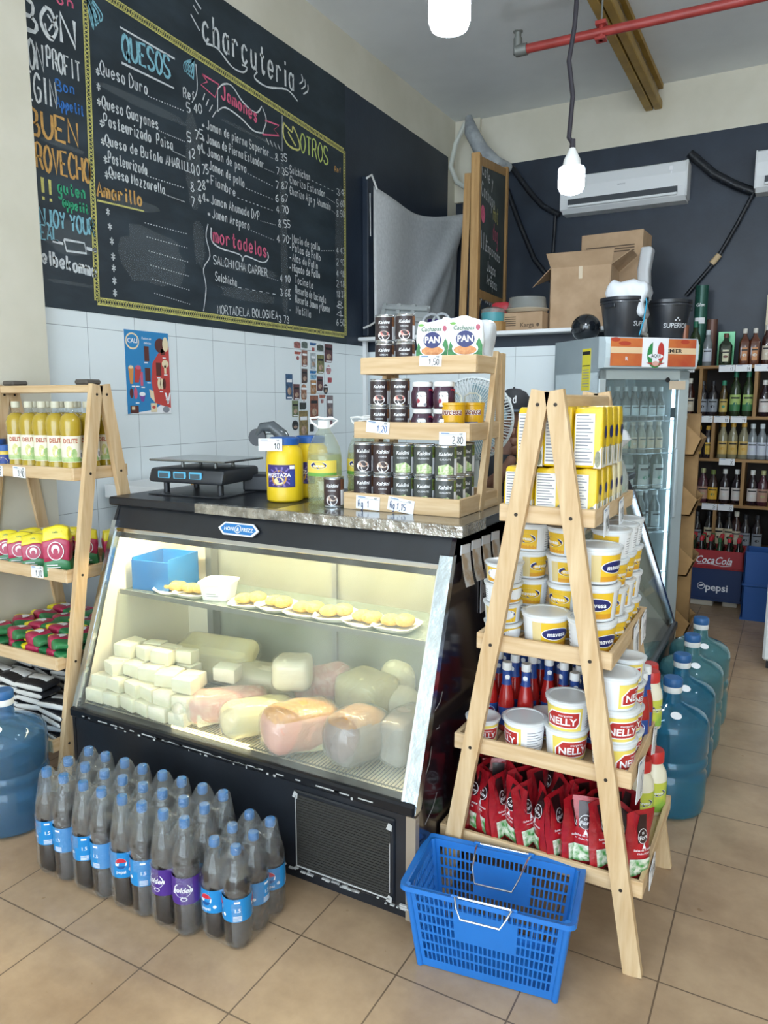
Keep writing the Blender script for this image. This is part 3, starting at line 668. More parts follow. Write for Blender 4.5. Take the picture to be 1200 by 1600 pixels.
# ================================================================== A-FRAME LADDER RACKS
TR = ((1.185, .127), (.82, .185), (.51, .248), (.215, .29))
RUB = M('rubber_pad', '55504a', .8)
def ladder(o, length=.50, pads=False):
    r0, r1 = (1.497, 1.525) if pads else (1.465, 1.515)
    def leg(s, y):
        zt = 1.525; xt = .017; m_ = MB()
        m_.beam((s * (xt + .172 * zt), y, 0), (s * xt, y, zt), .048, .022, WZ)
        for z in (1.49,) + tuple(q[0] + .02 for q in TR):
            x = s * (xt + .172 * (zt - z)); m_.tube([(x, y - .0125, z), (x, y + .0125, z)], .005, SCREW, 8)
        m_.build('leg', o)
    for y in (-.012, length + .012):
        for s in (-1, 1): leg(s, y)
    for s in (-1, 1): MB().box(s * .028 - .013, s * .028 + .013, 0, length, r0, r1, WY, .003).build('top_rail', o)
    if pads:
        for y in (.05, length - .04): MB().box(-.035, .035, y - .035, y + .035, 1.526, 1.545, RUB, .006).build('rubber_pad', o)
    for zb, hw in TR:
        m_ = MB()
        n = max(3, int(hw * 2 / .085))
        for k in range(n): x0 = -hw + k * 2 * hw / n; m_.box(x0 + .004, x0 + 2 * hw / n - .004, .014, length - .002, zb, zb + .010, WY)
        m_.build('tray_bottom', o)
        m_ = MB().box(-hw, hw, .001, .014, zb - .004, zb + .042, WX, .002); m_.build('tray_front_board', o)
        m_ = MB().box(-hw, hw, length - .014, length - .001, zb - .004, zb + .042, WX, .002); m_.build('tray_back_board', o)
        for s in (-1, 1): MB().box(min(s * hw, s * (hw - .013)), max(s * hw, s * (hw - .013)), .014, length - .014, zb - .004, zb + .042, WY, .002).build('tray_side_board', o)
RX, RY = -.552, 1.872
inst('ladder', ladder, 'ladder_rack', 'pine A-frame rack in the middle holding flour, tubs and sauce pouches', 'display rack', (RX, RY, 0), group='pine A-frame racks')
def ladder2(o): ladder(o, .52, True)
LSC = 1.022
LX, LYC = -2.305, 1.955
inst('ladder2', ladder2, 'ladder_rack', 'pine A-frame rack at the left edge with cooking oil and coffee packs', 'display rack', (LX, LYC, 0), R(90), group='pine A-frame racks', scale=(1, 1, LSC))

# ================================================================== REFRIGERATED DISPLAY CASES
CB = M('case_black_paint', '191c22', .35, c2='22262d', scale=5, bump=.05, bscale=30); CHIP = M('bare_metal_chip', 'c6c8c8', .5, .3)
GRILLE = M('case_grille', '33322f', .6, c2='22211f', scale=220, bump=.3, bscale=200); SSTEEL = M('stainless', 'aeb9c4', .18, 1., c2='c8d2dc', scale=5, bump=.25, bscale=14)
CRIN = M('case_cream_liner', 'efe6cf', .5); GLASSP = film('case_glass', 'fbfdfb', 'eef0e8', .015, .02, streak=.10)
MIST = film('case_glass_fog', 'ffffff', 'e6eae8', .16, .4)
WIREM = M('wire_grid', '8c8f8a', .35, .8); FOILW = M('foil_tape', '8d8a84', .2, .8, c2='c8c5be', scale=22, bump=.9, bscale=30)
SUGG = M('case_side_dark', '17131a', .18, c2='241a22', scale=3, coat=.3)
def case(o, L, chips=True, DO=.72):
    """front faces -y, from x=0 (left) to x=L; slanted glass; y=0 is the front face"""
    gy0, gz0, gy1, gz1 = .0, .385, .235, 1.02
    DI = DO - .12; DS = DO + (.18 if chips else .02)
    mb = MB(); mb.box(.012, L - .012, .0, DO - .02, .06, .37, CB, .006); mb.box(.03, L - .03, .04, DO - .04, 0, .07, CB)
    mb.build('base_cabinet', o)
    mb = MB(); mb.box(.0, L, -.012, .05, .352, .388, M('case_lip', '23252a', .3, .5), .006)
    if chips:
        for k in range(46):
            x = rnd.uniform(.02, L - .05); l = rnd.uniform(.004, .03)
            if rnd.random() < .45: mb.box(x, x + l * 1.8, -.0135, -.008, .366, .3695, CHIP)
            elif rnd.random() < .5: mb.box(x, x + l * .4, -.0135, -.008, .356, .360 + .004 * rnd.random(), CHIP)
        mb.box(L * .3, L * .62, -.0135, -.008, .367, .3695, CHIP)
    mb.build('front_lip', o)
    if chips:
        gx0, gx1, gz_0, gz_1 = L - .40, L - .075, .085, .318
        mb = MB(); mb.box(gx0 - .012, gx1 + .012, -.008, .002, gz_0 - .012, gz_1 + .012, CB, .004); mb.box(gx0, gx1, -.010, -.006, gz_0, gz_1, GRILLE)
        for k in range(26): z = gz_0 + .004 + k * (gz_1 - gz_0 - .006) / 26; mb.box(gx0 + .004, gx1 - .004, -.0125, -.010, z, z + .004, GRILLE)
        for x, z in ((gx0, gz_1), (gx1, gz_1 - .01), (gx1, gz_0)):
            mb.prism([(x - .012, z - .008), (x + .006, z - .012), (x + .008, z + .006), (x - .004, z + .012)], -.0135, -.012, CHIP)
        for k in range(26):
            x = rnd.uniform(gx0 - .12, gx1 + .05); z = .070 + rnd.uniform(-.006, .006); mb.box(x, x + rnd.uniform(.004, .03), -.0135, -.007, z, z + rnd.uniform(.002, .005), CHIP)
        mb.box(gx0 - .001, gx0 + .001, -.0135, -.012, gz_0, gz_1, CHIP); mb.box(gx1 - .001, gx1 + .001, -.0135, -.012, gz_0 + .02, gz_1 - .06, CHIP); mb.box(gx0, gx1, -.0135, -.012, gz_0 - .002, gz_0 + .002, CHIP)
        mb.build('vent_grille', o)
    # header and top slab
    mb = MB()
    def yz(pts, x0, x1, m_):
        n = len(pts); mb.add([(x0, y, z) for y, z in pts] + [(x1, y, z) for y, z in pts], [tuple(range(n)), tuple(range(2 * n - 1, n - 1, -1))] + [(i, i + n, (i + 1) % n + n, (i + 1) % n) for i in range(n)], m_)
    yz([(gy1 - .002, gz1), (gy1 + .03, 1.105), (DO, 1.105), (DO, 1.03), (DO - .1, 1.03), (gy1 + .04, gz1 + .005)], .0, L, CB)
    mb.box(.01, L - .01, gy1 - .010, gy1 + .002, gz1 - .012, gz1 + .004, CHROME, .002); mb.box(.02, L - .02, gy1 + .002, gy1 + .006, .985, gz1 + .01, CB)
    mb.build('header_panel', o)
    mb = MB(); mb.box(-.02, L + .025, .235, DS, 1.106, 1.138, CB, .006); mb.build('counter_top', o)
    # side panels
    for nm, x0, x1 in (('side_panel', 0, .014), ('side_panel', L - .014, L)):
        mb = MB(); yz([(0, .36), (.0, .02), (DO, .02), (DO, 1.10), (.262, 1.10), (.225, 1.02)], x0, x1, SUGG if x0 > 0 else CB); mb.build(nm, o)
    # stainless corner posts following the slope
    for nm, x in (('corner_post', L - .022), ('corner_post', .008)):
        mb = MB(); wd = .036 if x > .1 else .016
        yz([(-.006, .36), (gy1 - .004, 1.05), (gy1 + .022, 1.05), (.03, .36)], x - wd / 2, x + wd / 2 + .006, SSTEEL)
        if x > .1: yz([(-.004, .03), (-.004, .35), (.02, .35), (.02, .03)], x - .006, x + .024, M('bare_aluminium', 'a79b8b', .45, .4))
        mb.build(nm, o)
    # glass
    mb = MB(); yz([(gy0 + .006, gz0), (gy1, gz1), (gy1 + .004, gz1), (gy0 + .010, gz0)], .02, L - .04, GLASSP); mb.build('glass_front', o)
    for s in (.02, L - .046): mb = MB(); yz([(gy0 + .0, gz0), (gy1 - .006, gz1), (gy1 + .002, gz1), (gy0 + .010, gz0)], s, s + .007, CHROME); mb.build('glass_edge_strip', o)
    # inside
    mb = MB(); yz([(.02, .386), (DI, .386), (DI, 1.03), (.262, 1.03)], .014, .022, CRIN); mb.box(.016, L - .016, .03, DI, .374, .386, CRIN)
    mb.box(.014, L - .014, .30, DI, 1.01, 1.028, CRIN); mb.box(.014, L - .014, .30, .306, .975, 1.028, CRIN) if False else None
    mb.box(.02, .16, DI - .006, DI + .004, .386, 1.0, CRIN); mb.box(L - .16, L - .02, DI - .006, DI + .004, .386, 1.0, CRIN); mb.build('inner_liner', o)
    mb = MB(); yz([(.02, .386), (DI, .386), (DI, 1.03), (.262, 1.03)], L - .022, L - .014, M('case_inner_right', 'c9cac2', .4)); mb.build('inner_side', o)
    TB = film('rear_door_glass', 'a8aea4', 'a9ab9c', .6, .08, streak=.2)
    for a, b, y in ((.16, L * .55, DI), (L * .52, L - .16, DI + .012)):
        mb = MB(); mb.box(a + .02, b - .02, y, y + .004, .41, .98, TB); mb.box(a, a + .02, y - .003, y + .008, .39, 1.0, GALV); mb.box(b - .02, b, y - .003, y + .008, .39, 1.0, GALV); mb.box(a, b, y - .003, y + .008, .39, .41, GALV); mb.box(a, b, y - .003, y + .008, .98, 1.0, GALV); mb.build('rear_sliding_door', o)
    mb = MB()
    for k in range(int((L - .08) / .012)): x = .04 + k * .012; mb.box(x, x + .002, .03, DI - .02, .400, .402, WIREM)
    for y in (.04, DI * .33, DI * .66, DI - .03): mb.box(.03, L - .04, y, y + .003, .397, .400, WIREM)
    mb.build('wire_deck', o)
    mb = MB(); mb.box(.03, L - .04, .225, DI - .08, .772, .778, film('shelf_glass', 'cfdcd8', 'b9c6c2', .25, .05)); mb.box(.03, L - .04, .222, .228, .766, .784, GALV)
    mb.build('shelf', o)
    mb = MB(); mb.box(.17, .20, DI - .05, DI - .01, .386, 1.0, GALV); mb.build('shelf_upright', o)
    if chips: o_ = MB().tube([(.06, .272, 1.006), (L - .08, .272, 1.006)], .010, M('case_tube_glow', 'fff0c8', .5, emit=CASE_LAMP), 10).build('lamp_tube', o)
    if chips:
        o_ = MB().tube([(.46, .045, .394), (L - .62, .045, .394)], .008, M('case_tube_glow_low', 'ffeeb0', .5, emit=3.5), 10).build('lamp_tube', o)
CX, CY, CL = -2.262, 1.722, 1.414
t = thing('deli_display_case', 'black refrigerated deli case with slanted glass full of cheese and ham, facing the viewer', 'display case', (CX, CY, 0)); case(t, CL)
# sign on the header, foil tape, price cards
mb = MB(); mb.T = Matrix.Translation((CL * .435, .238, 1.062)) @ Matrix.Rotation(-math.atan(.03 / .085), 4, 'X')
BSIGN = M('sign_blue', '2a78bb', .35)
mb.prism([(-.088, 0), (-.062, .022), (.062, .022), (.088, 0), (.062, -.022), (-.062, -.022)], -.006, 0, PAPER)
mb.prism([(-.078, 0), (-.058, .017), (.058, .017), (.078, 0), (.058, -.017), (-.058, -.017)], -.0068, -.005, BSIGN)
mb.text('HONI', -.038, -.006, .0125, -.0075, PAPER, .02); mb.text('FREZZ', .041, -.006, .0125, -.0075, PAPER, .02); mb.ell(0, 0, .014, .014, -.0076, PAPER); mb.ell(0, 0, .0115, .0115, -.0079, BSIGN); mb.text('&', 0, -.007, .014, -.0082, PAPER, .02)
mb.build('maker_sign', t)
mb = MB(); mb.box(.42, CL + .028, .2325, .236, 1.107, 1.140, FOILW); mb.box(CL + .0255, CL + .029, .235, .42, 1.108, 1.140, FOILW); mb.box(.42, CL + .028, .235, .262, 1.1385, 1.1405, FOILW); mb.build('foil_edge_tape', t)
mb = MB(); mb.box(.75, CL + .02, .26, .88, 1.1382, 1.1392, M('steel_sheet_top', '9da2a4', .15, .8)); mb.build('top_sheet', t)
mb = MB()
for (y0, z0, y1, z1) in ((.12, .62, .17, .66), (.06, .30, .14, .36), (.05, .44, .10, .52), (.13, .56, .15, .565)): ribbon(mb, [(y0, z0), ((y0 + y1) / 2 + .01, (z0 + z1) / 2 - .005), (y1, z1)], .003, 0, CHIP)
for v in mb.v[:]: pass
mb.v = [(CL + .0012, v[0], v[2]) for v in mb.v]; mb.build('side_scratch', t)
CARD = M('card_kraft_print', 'e6e2dc', .6, c2='cbb090', scale=22, lo=.45, hi=.6)
for i in range(4):
    y = CY + .285 + i * .085; x = CX + CL
    mb = MB(); n = 8; vs = []; fs = []
    for k in range(n + 1):
        z = -.125 * k / n; b = .003 + .02 * (k / n) ** 2
        vs += [(b, 0 + .004 * k / n, z), (b, .072, z)]
    for k in range(n): fs.append((2 * k, 2 * k + 1, 2 * k + 3, 2 * k + 2))
    mb.add(vs, fs, CARD); mb.box(.001, .004, .0, .07, -.03, 0, PAPER)
    o = mb.build('price_card', None, (x + .002, y, 1.075)); o.rotation_euler = (R(-4), 0, 0)
    tag(o, 'curled price card taped on the dark case side, %s from the front' % ORD[i], 'card', 'cards on the side of the deli case')
mb = MB(); mb.T = Matrix(((0, -1, 0, 0), (1, 0, 0, 0), (0, 0, 1, 0), (0, 0, 0, 1)))
mb.box(-.05, .05, -.003, 0, -.07, .07, M('card_grey', 'a9a8ae', .6)); mb.text('MASA', 0, .02, .022, -.004, BLACK, .02); mb.text('FACIL', 0, -.03, .022, -.004, BLACK, .02)
tag(mb.build('notice_card', None, (CX + CL + .003, CY + .50, .895)), 'grey card reading MASA FACIL stuck on the dark case side', 'card')

t = thing('side_display_case', 'second refrigerated case behind the pine rack with its glass facing the aisle', 'display case', (-.465, 2.66, 0), R(90)); case(t, 1.27, False, .48)

# ---- inside the deli case
CHS = M('white_cheese', 'ebe5cf', .55, c2='dfd8bc', scale=20, bump=.15, bscale=60, sub=.15)
def cblock(o): MB().rbox((0, 0, .024), (.078, .052, .047), .006, CHS, 2, fn=lambda p: (p.x * (1 + .3 * p.y), p.y, p.z * (1 + 1.2 * p.x))).build('block', o)
def cheese(i, x, y, z, rz, rx=0, s=1., lab=''):
    inst('cblock', cblock, 'cheese_block', lab, 'cheese', (x, y, z), group='white cheese blocks piled in the deli case', rot=(rx + rnd.uniform(-.06, .06), rnd.uniform(-.05, .05), rz), scale=s * rnd.uniform(.98, 1.1))
n = 0
for layer, (cnt, y0, x0) in enumerate(((6, 1.785, -2.185), (6, 1.80, -2.185), (5, 1.835, -2.15), (3, 1.89, -2.14))):
    for k in range(cnt):
        x = x0 + k * (.083 + (.006 if layer > 1 else 0)); jit = rnd.uniform
        cheese(n, x + jit(-.006, .006), y0 + .02 * math.sin(k) * .5 + jit(-.006, .006), .403 + layer * .049, jit(-.28, .28) + (.35 * (k - 2) / 4 if layer > 1 else 0), 0, 1.,
               'white cheese block, %s from the left in the %s of the front pile' % (ORD[k], ['bottom layer', 'second layer', 'third layer', 'top layer'][layer])); n += 1
for row, (yy, zs) in enumerate(((1.87, 3), (1.945, 4))):
    for layer in range(zs):
        for k in range(5 - row):
            x = -2.15 + k * .085
            cheese(n, x + rnd.uniform(-.008, .008), yy + rnd.uniform(-.01, .01) , .403 + layer * .049, rnd.uniform(-.2, .2), 0, 1.,
                   'white cheese block, %s from the left, %s layer, %s of the pile' % (ORD[k], ORD[layer], ['middle row', 'back row'][row])); n += 1
for i, (x, y, z, rz, rx) in enumerate(((-1.70, 1.83, .403, 1.0, 0), (-1.69, 1.87, .452, .5, .5), (-1.64, 1.95, .42, 1.3, .3), (-1.56, 1.97, .42, .4, -.2), (-1.72, 1.96, .51, .2, .1))):
    cheese(n, x, y, z, rz, rx, 1.05, 'tumbled white cheese block, %s from the left beside the pile' % ORD[i])
def loaf(name, label, cat, c, d, rz, m_, wrapc=None, taper=.12, face=None, rr=.45, tilt=0.):
    t_ = thing(name, label, cat, c, 0, rot=(tilt, 0, rz), group=None)
    s = rnd.random() * 9
    def fn(p):
        k = 1 - taper * abs(p.y / d[1]) * 2; w_ = 1 + .03 * math.sin(p.y * 60 + s) + .02 * math.sin(p.x * 90 + s)
        return (p.x * k * w_, p.y, p.z * (k if p.z > 0 else 1) * w_)
    mb_ = MB().rbox((0, 0, d[2] / 2), d, min(d[0], d[2]) * rr, m_, 4, fn=fn, n=3)
    if face is not None:
        mb_.mi(face)
        for q_, f_ in enumerate(mb_.f):
            if min(mb_.v[k_][2] for k_ in f_) > d[2] * .80: mb_.m[q_] = 1
    mb_.build('meat' if cat == 'ham' else 'cheese', t_)
    MB().rbox((0, 0, d[2] / 2 - .001), (d[0] * 1.05, d[1] * 1.05, d[2] * 1.05), min(d[0], d[2]) * rr, wrapc or WRAP, 4, fn=lambda p: (p.x * (1 - taper * abs(p.y / d[1]) * 2) * (1 + .03 * math.sin(p.y * 130 + s + p.z * 90)), p.y, p.z * (1 + .02 * math.sin(p.y * 110 + 3 * s)) * ((1 - taper * abs(p.y / d[1]) * 2) if p.z > 0 else 1)), n=4).build('plastic_wrap', t_)
    return t_
WRAP = film('cling_wrap', 'fbfaf6', 'f6f3ea', .08, .12, .5, 16, streak=.22); WRAPG = film('cling_wrap_grey', 'e6e5e1', 'cfcdc8', .16, .12, .5, 14, streak=.3)  # white streaks in the wrap colour stand in for highlights
HAM = M('ham_pink', 'dfae98', .45, c2='cf9684', scale=14, sub=.1); HAM2 = M('ham_grey', 'b5a498', .4, c2='8f7d74', scale=16); ORNG = M('ham_orange_skin', 'd9a24e', .4, c2='b57c3a', scale=30, stretch=(1, 6, 1)); YCH = M('yellow_cheese', 'e9dfae', .5, c2='dfd298', scale=10, sub=.1); WCH = M('pale_cheese', 'efe8d2', .5, c2='e4dabc', scale=9, sub=.1); MORT = M('mortadella', 'd99a8c', .5, c2='e6bdae', scale=40, lo=.5, hi=.6)
DZ = .403
def dk(px, py, dz=0): v = at(px, py, z=.42); return (v.x, v.y, DZ + dz)
def lp(px, py, h, dz=0.): v_ = at(px, py, z=DZ + dz + h * .5); return (v_.x, v_.y, DZ + dz)
def L_(name, label, cat, px, py, d, rz, m_, wrapc=None, taper=.12, face=None, rr=.45, tilt=0., dz=0.): return loaf(name, label, cat, lp(px, py, d[2], dz), d, rz, m_, wrapc, taper, face, rr, tilt)
L_('wrapped_cheese', 'cloudy plastic wrapped cheese lump just right of the cheese pile', 'cheese', 303, 1102, (.14, .15, .09), -.6, WCH, rr=.4)
L_('mortadella_roll', 'pink mortadella log in clear wrap lying slanted near the glass', 'ham', 357, 1100, (.12, .27, .105), -.85, MORT, rr=.35, taper=.06)
L_('cheese_loaf', 'long pale cheese loaf in loose wrap beside the pink log', 'cheese', 404, 1118, (.13, .25, .11), -.75, YCH, rr=.38, taper=.08)
L_('ham_loaf', 'large ham loaf with orange skin on top in the front centre', 'ham', 470, 1132, (.165, .25, .145), -.60, HAM, None, .10, ORNG, rr=.38)
L_('sausage_roll', 'thin pale wrapped roll squeezed between two ham loaves', 'ham', 512, 1158, (.05, .22, .05), -.8, YCH)
L_('ham_loaf', 'round greyish ham in shiny cling wrap nearest the glass on the right', 'ham', 559, 1146, (.165, .215, .165), -.35, HAM2, WRAPG, .12, ORNG, rr=.42)
L_('ham_loaf', 'pale ham block in the front right corner of the case', 'ham', 634, 1145, (.11, .19, .15), -.1, HAM2, WRAPG, rr=.3)
L_('cheese_bag', 'big flat clear bag of cheese leaning at the back left', 'cheese', 340, 1022, (.36, .20, .08), .1, YCH, tilt=.5, dz=.07)
L_('cheese_slab', 'long white cheese slab under the tall block at the centre back', 'cheese', 420, 1066, (.29, .16, .12), .1, WCH, rr=.25)
L_('cheese_block_large', 'tall bright white cheese block standing at the centre back', 'cheese', 458, 1048, (.14, .13, .11), .45, WCH, dz=.115, rr=.25)
L_('mortadella_roll', 'pink wrapped ham roll sticking up behind the orange skinned ham', 'ham', 512, 1066, (.12, .22, .13), -.9, MORT, tilt=.25, dz=.02)
L_('cheese_loaf', 'big yellowish cheese loaf behind the grey ham', 'cheese', 573, 1082, (.21, .18, .15), -.3, YCH, rr=.3)
L_('round_cheese', 'small round pale cheese at the right end above the corner ham', 'cheese', 628, 1096, (.13, .12, .11), 0, WCH, rr=.48)
L_('round_cheese', 'pale wrapped cheese piece at the back right end', 'cheese', 622, 1062, (.14, .12, .15), 0, WCH)
L_('cheese_wedge', 'small yellow cheese wedge in front of the long white slab', 'cheese', 385, 1085, (.06, .09, .06), .6, YCH, rr=.2)
# on the case shelf
SZ = .7785
BLUEP = M('blue_plastic', '1f74b8', .4, c2='1a68a8', scale=6)
t = thing('blue_bin', 'open blue plastic bin at the left end of the case shelf', 'box', (-2.135, 2.09, SZ), R(8))
mb = MB(); mb.box(-.085, .085, -.09, .10, 0, .005, BLUEP); mb.box(-.085, -.081, -.09, .10, 0, .125, BLUEP); mb.box(.081, .085, -.09, .10, 0, .125, BLUEP); mb.box(-.085, .085, .096, .10, 0, .125, BLUEP); mb.build('bin_body', t)
MB().box(-.085, .085, -.094, -.09, 0, .115, BLUEP).build('front_flap', t)
PAT = M('breaded_patty', 'cdb36a', .8, c2='a88c48', scale=60, bump=.6, bscale=90); TRAYM = M('foam_tray', 'e9e4d6', .6)
def patty(o):
    mb = MB(); mb.lathe([(0, 0), (.060, 0), (.074, .014), (.071, .016), (.058, .004), (0, .004)], TRAYM, 18, sq=2); mb.build('foam_tray', o)
    mb = MB(); mb.sphere((-.022, 0, .022), (.034, .036, .018), PAT); mb.build('patty', o); mb = MB(); mb.sphere((.026, .005, .026), (.034, .036, .02), PAT); mb.build('patty', o)
for i, (px, py) in enumerate(((270, 918), (303, 926), (388, 940), (432, 950), (478, 958), (522, 966), (570, 972), (618, 980))):
    v = at(px, py, y=2.02); inst('patty', patty, 'patty_tray', 'foam tray of breaded patties, %s from the left on the case shelf' % ORD[i], 'food tray', (v.x, 2.03, SZ + (.004 if i % 2 else 0)), .4 * (i % 3 - 1), 'trays of breaded patties')
t = thing('white_tub', 'square white plastic tub among the patty trays on the case shelf', 'tub', (at(343, 935, y=2.05).x, 2.05, SZ), .3)
MB().lathe([(0, 0), (.05, 0), (.06, .06), (.065, .06), (.065, .066), (.058, .066), (.048, .004), (0, .004)], WHITE, 24, sq=4).build('tub_body', t)
mb = MB(); mb.box(-.03, .03, -.0535, -.0525, .012, .05, PAPER); [mb.box(-.026, .02 - .01 * (k % 2), -.0545, -.0535, .016 + k * .008, .019 + k * .008, GREY) for k in range(4)]; mb.build('label', t)

# ================================================================== ON THE COUNTER
CT = 1.1395
SCB = M('scale_black', '2b2e33', .4); LCD = M('scale_display', '5fb4d8', .3); LCDI = M('scale_display_inner', '4b5c66', .3); PLATE = M('scale_plate', '9fa3a5', .2, .9)
t = thing('counter_scale', 'black electronic scale with blue displays and steel plate on the deli case', 'scale', (-2.03, 2.235, CT), R(4))
mb = MB(); mb.rbox((0, 0, .075), (.34, .26, .055), .012, SCB, 2, fn=lambda p: (p.x * (1.04 if p.y < 0 else .92), p.y - (.012 if p.z < 0 and p.y < 0 else 0), p.z)); mb.build('body', t)
mb = MB()
for i in range(3): x = -.10 + i * .075; mb.box(x - .03, x + .03, -.1395, -.134, .062, .092, LCD, .002); mb.box(x - .022, x + .022, -.141, -.139, .068, .086, LCDI)
mb.build('display_panel', t)
for x, y in ((-.13, -.09), (.13, -.09), (.13, .09), (-.13, .09)): MB().tube([(x, y, 0), (x, y, .05)], .012, SCB, 10).build('foot', t)
for x, y in ((-.08, -.05), (.08, -.05), (.08, .06), (-.08, .06)): MB().tube([(x, y, .10), (x, y, .128)], .007, GALV, 8).build('plate_post', t)
MB().rbox((0, 0, .133), (.36, .26, .008), .003, PLATE, 1).build('weighing_plate', t)
MB().box(-.17, .17, -.15, .14, -.0, .004, SCB).build('base_sheet', t)
SMK = film('smoky_plastic', '8a9298', '6c7378', .55, .1)
t = thing('slicer', 'grey curved guard and round knob of a small slicer behind the scale', 'slicer', (-1.845, 2.40, CT), R(20))
MB().tube([(-.055, 0, .22), (-.03, 0, .255), (.01, 0, .258), (.05, 0, .225), (.075, 0, .17), (.075, 0, .11), (.05, 0, .07)], [.012, .02, .024, .026, .028, .026, .016], SMK, 12).build('curved_guard', t)
MB().tube([(-.05, -.012, .215), (-.05, .012, .215)], .035, SCB, 18).build('knob', t)
MB().box(-.10, .10, -.06, .08, 0, .07, SCB, .01).build('slicer_base', t)
MB().box(-.02, .02, .0, .03, .06, .23, GALV, .004).build('arm', t)

MY, MBLUE = M('mustard_yellow', 'eac61e', .35, coat=.2), M('lid_blue', '2458a0', .4)
MLAB = M('mustard_label', '3a2d72', .5)
def mustard(o):
    MB().lathe([(0, 0), (.060, 0), (.066, .006), (.067, .15), (.062, .185), (.050, .20), (.050, .205), (0, .205)], MY, 28).build('jug_body', o)
    MB().lathe([(0, .204), (.053, .204), (.054, .226), (.05, .230), (0, .230)], MBLUE, 28).build('lid', o)
    mb = MB(); mb.warp = cylwarp(.0675); mb.rect(-.055, .055, .055, .135, 0, MLAB, 14)
    for k in range(14):
        a = k * .449; mb.add([(0, -.0003, .092), (.06 * math.cos(a) * .9, -.0003, .092 + .036 * math.sin(a)), (.06 * math.cos(a + .15) * .9, -.0003, .092 + .036 * math.sin(a + .15))], [(0, 1, 2)], M('label_lilac', '7c6ab4', .5))
    mb.ell(-.005, .088, .028, .028, -.0005, M('label_ochre', 'd39a35', .5)); mb.ell(-.005, .078, .018, .014, -.0008, M('label_pale', 'f0dca0', .5)); mb.text('MOSTAZA', -.008, .092, .014, -.0012, PAPER, .03); mb.rect(.034, .052, .12, .132, -.0006, PAPER, 2); mb.rect(.034, .052, .06, .115, -.0006, M('label_blue2', '2b3f8c', .5), 2)
    mb.build('label', o)
def price_tag(o_name, label, loc, rz=0, s='1,50', tilt=0, wd=.062, h=.036, rot=None, ink='17171b'):
    mb = MB(); mb.box(-wd / 2, wd / 2, -.0012, 0, -h, 0, PAPER); mb.rect(-wd / 2 + .003, wd / 2 - .003, -.0095, -.0085, -.0018, GREY)
    mb.rect(-wd * .42, -wd * .1, -.006, -.003, -.0018, M('print_blue', '5a7fae', .6)); mb.text('REF', wd * .33, -.0075, .005, -.0019, BLACK, .02)
    sw = swidth(s); ww = min(wd * .62, sw * .0105); scribble(mb, s, wd * .42 - ww if len(s) < 5 else -wd * .4, -h * .85, h * .5, .0024, M('ink_' + ink, ink, .6), y=-.0019, width=ww)
    o = mb.build(o_name, None, loc); o.rotation_euler = rot if rot else (0, tilt, rz); return tag(o, label, 'price tag', 'handwritten shelf price tags')
v = at(433, 790, z=CT)
inst('mustard', mustard, 'mustard_jug', 'big yellow mustard jug with blue lid on the deli case, price 10 on it', 'jug', (-1.615, 2.185, CT), R(22), 'yellow mustard jugs')
inst('mustard', mustard, 'mustard_jug', 'second mustard jug showing only its blue lid behind the front one', 'jug', (-1.60, 2.33, CT), R(0), 'yellow mustard jugs')
price_tag('price_tag', 'price tag reading 10 taped on the front mustard jug', (-1.622, 2.112, CT + .228), R(24), '10', 0, .085, .044)

OILC = film('oil_clear', 'f3f6ee', 'dfe8e0', .10, .06, .3, 30); OILL = film('oil_pale_liquid', 'eef0d0', 'e6e6b0', .2, .1)
LABY = M('label_oil_yellow', 'e8cf58', .5); NAV = M('brand_navy', '1b2466', .4); LGRN = M('label_green', '6fa84a', .5)
def oval_brand(mb, x, z, w_, txt='mavesa', y=-.0006):
    mb.ell(x, z, w_ / 2, w_ * .21, y, PAPER); mb.ell(x, z, w_ * .47, w_ * .185, y - .0002, NAV); mb.text(txt, x, z - w_ * .08, w_ * .155, y - .0005, PAPER, .03)
def bigoil(o):
    pr = [(0, 0), (.056, 0), (.062, .01), (.060, .03), (.062, .05), (.059, .07), (.062, .09), (.062, .15), (.060, .17), (.055, .20), (.038, .235), (.022, .258), (.020, .27)]
    MB().lathe(pr, OILC, 28).build('bottle_body', o)
    MB().lathe([(0, .004)] + [(r - .003, z) for r, z in pr[1:9]] + [(.055, .175), (0, .175)], OILL, 24).build('oil', o)
    MB().lathe([(0, .292), (.021, .292), (.022, .265), (.018, .262)], WHITE, 18).build('cap', o)
    MB().tube([(-.02, 0, .268), (-.045, 0, .285), (-.05, 0, .30), (-.02, 0, .303), (.0, 0, .298), (.03, 0, .30), (.05, 0, .292), (.02, 0, .268)], .004, WHITE, 6).build('handle', o)
    mb = MB(); mb.warp = cylwarp(.0628); mb.rect(-.06, .06, .10, .155, 0, LABY, 16); mb.rect(-.06, .06, .10, .112, -.0003, LGRN, 16); oval_brand(mb, -.008, .138, .062); mb.build('label', o)
for i, (x, y, lab) in enumerate(((-1.452, 2.20, 'large clear oil bottle nearest the front beside the mustard'), (-1.36, 2.32, 'large clear oil bottle behind the front one'), (-1.40, 2.46, 'large clear oil bottle at the back beside the wooden stand'))):
    inst('bigoil', bigoil, 'oil_jug', lab, 'bottle', (x, y, CT), R(20 - 10 * i), 'large oil bottles on the deli case')

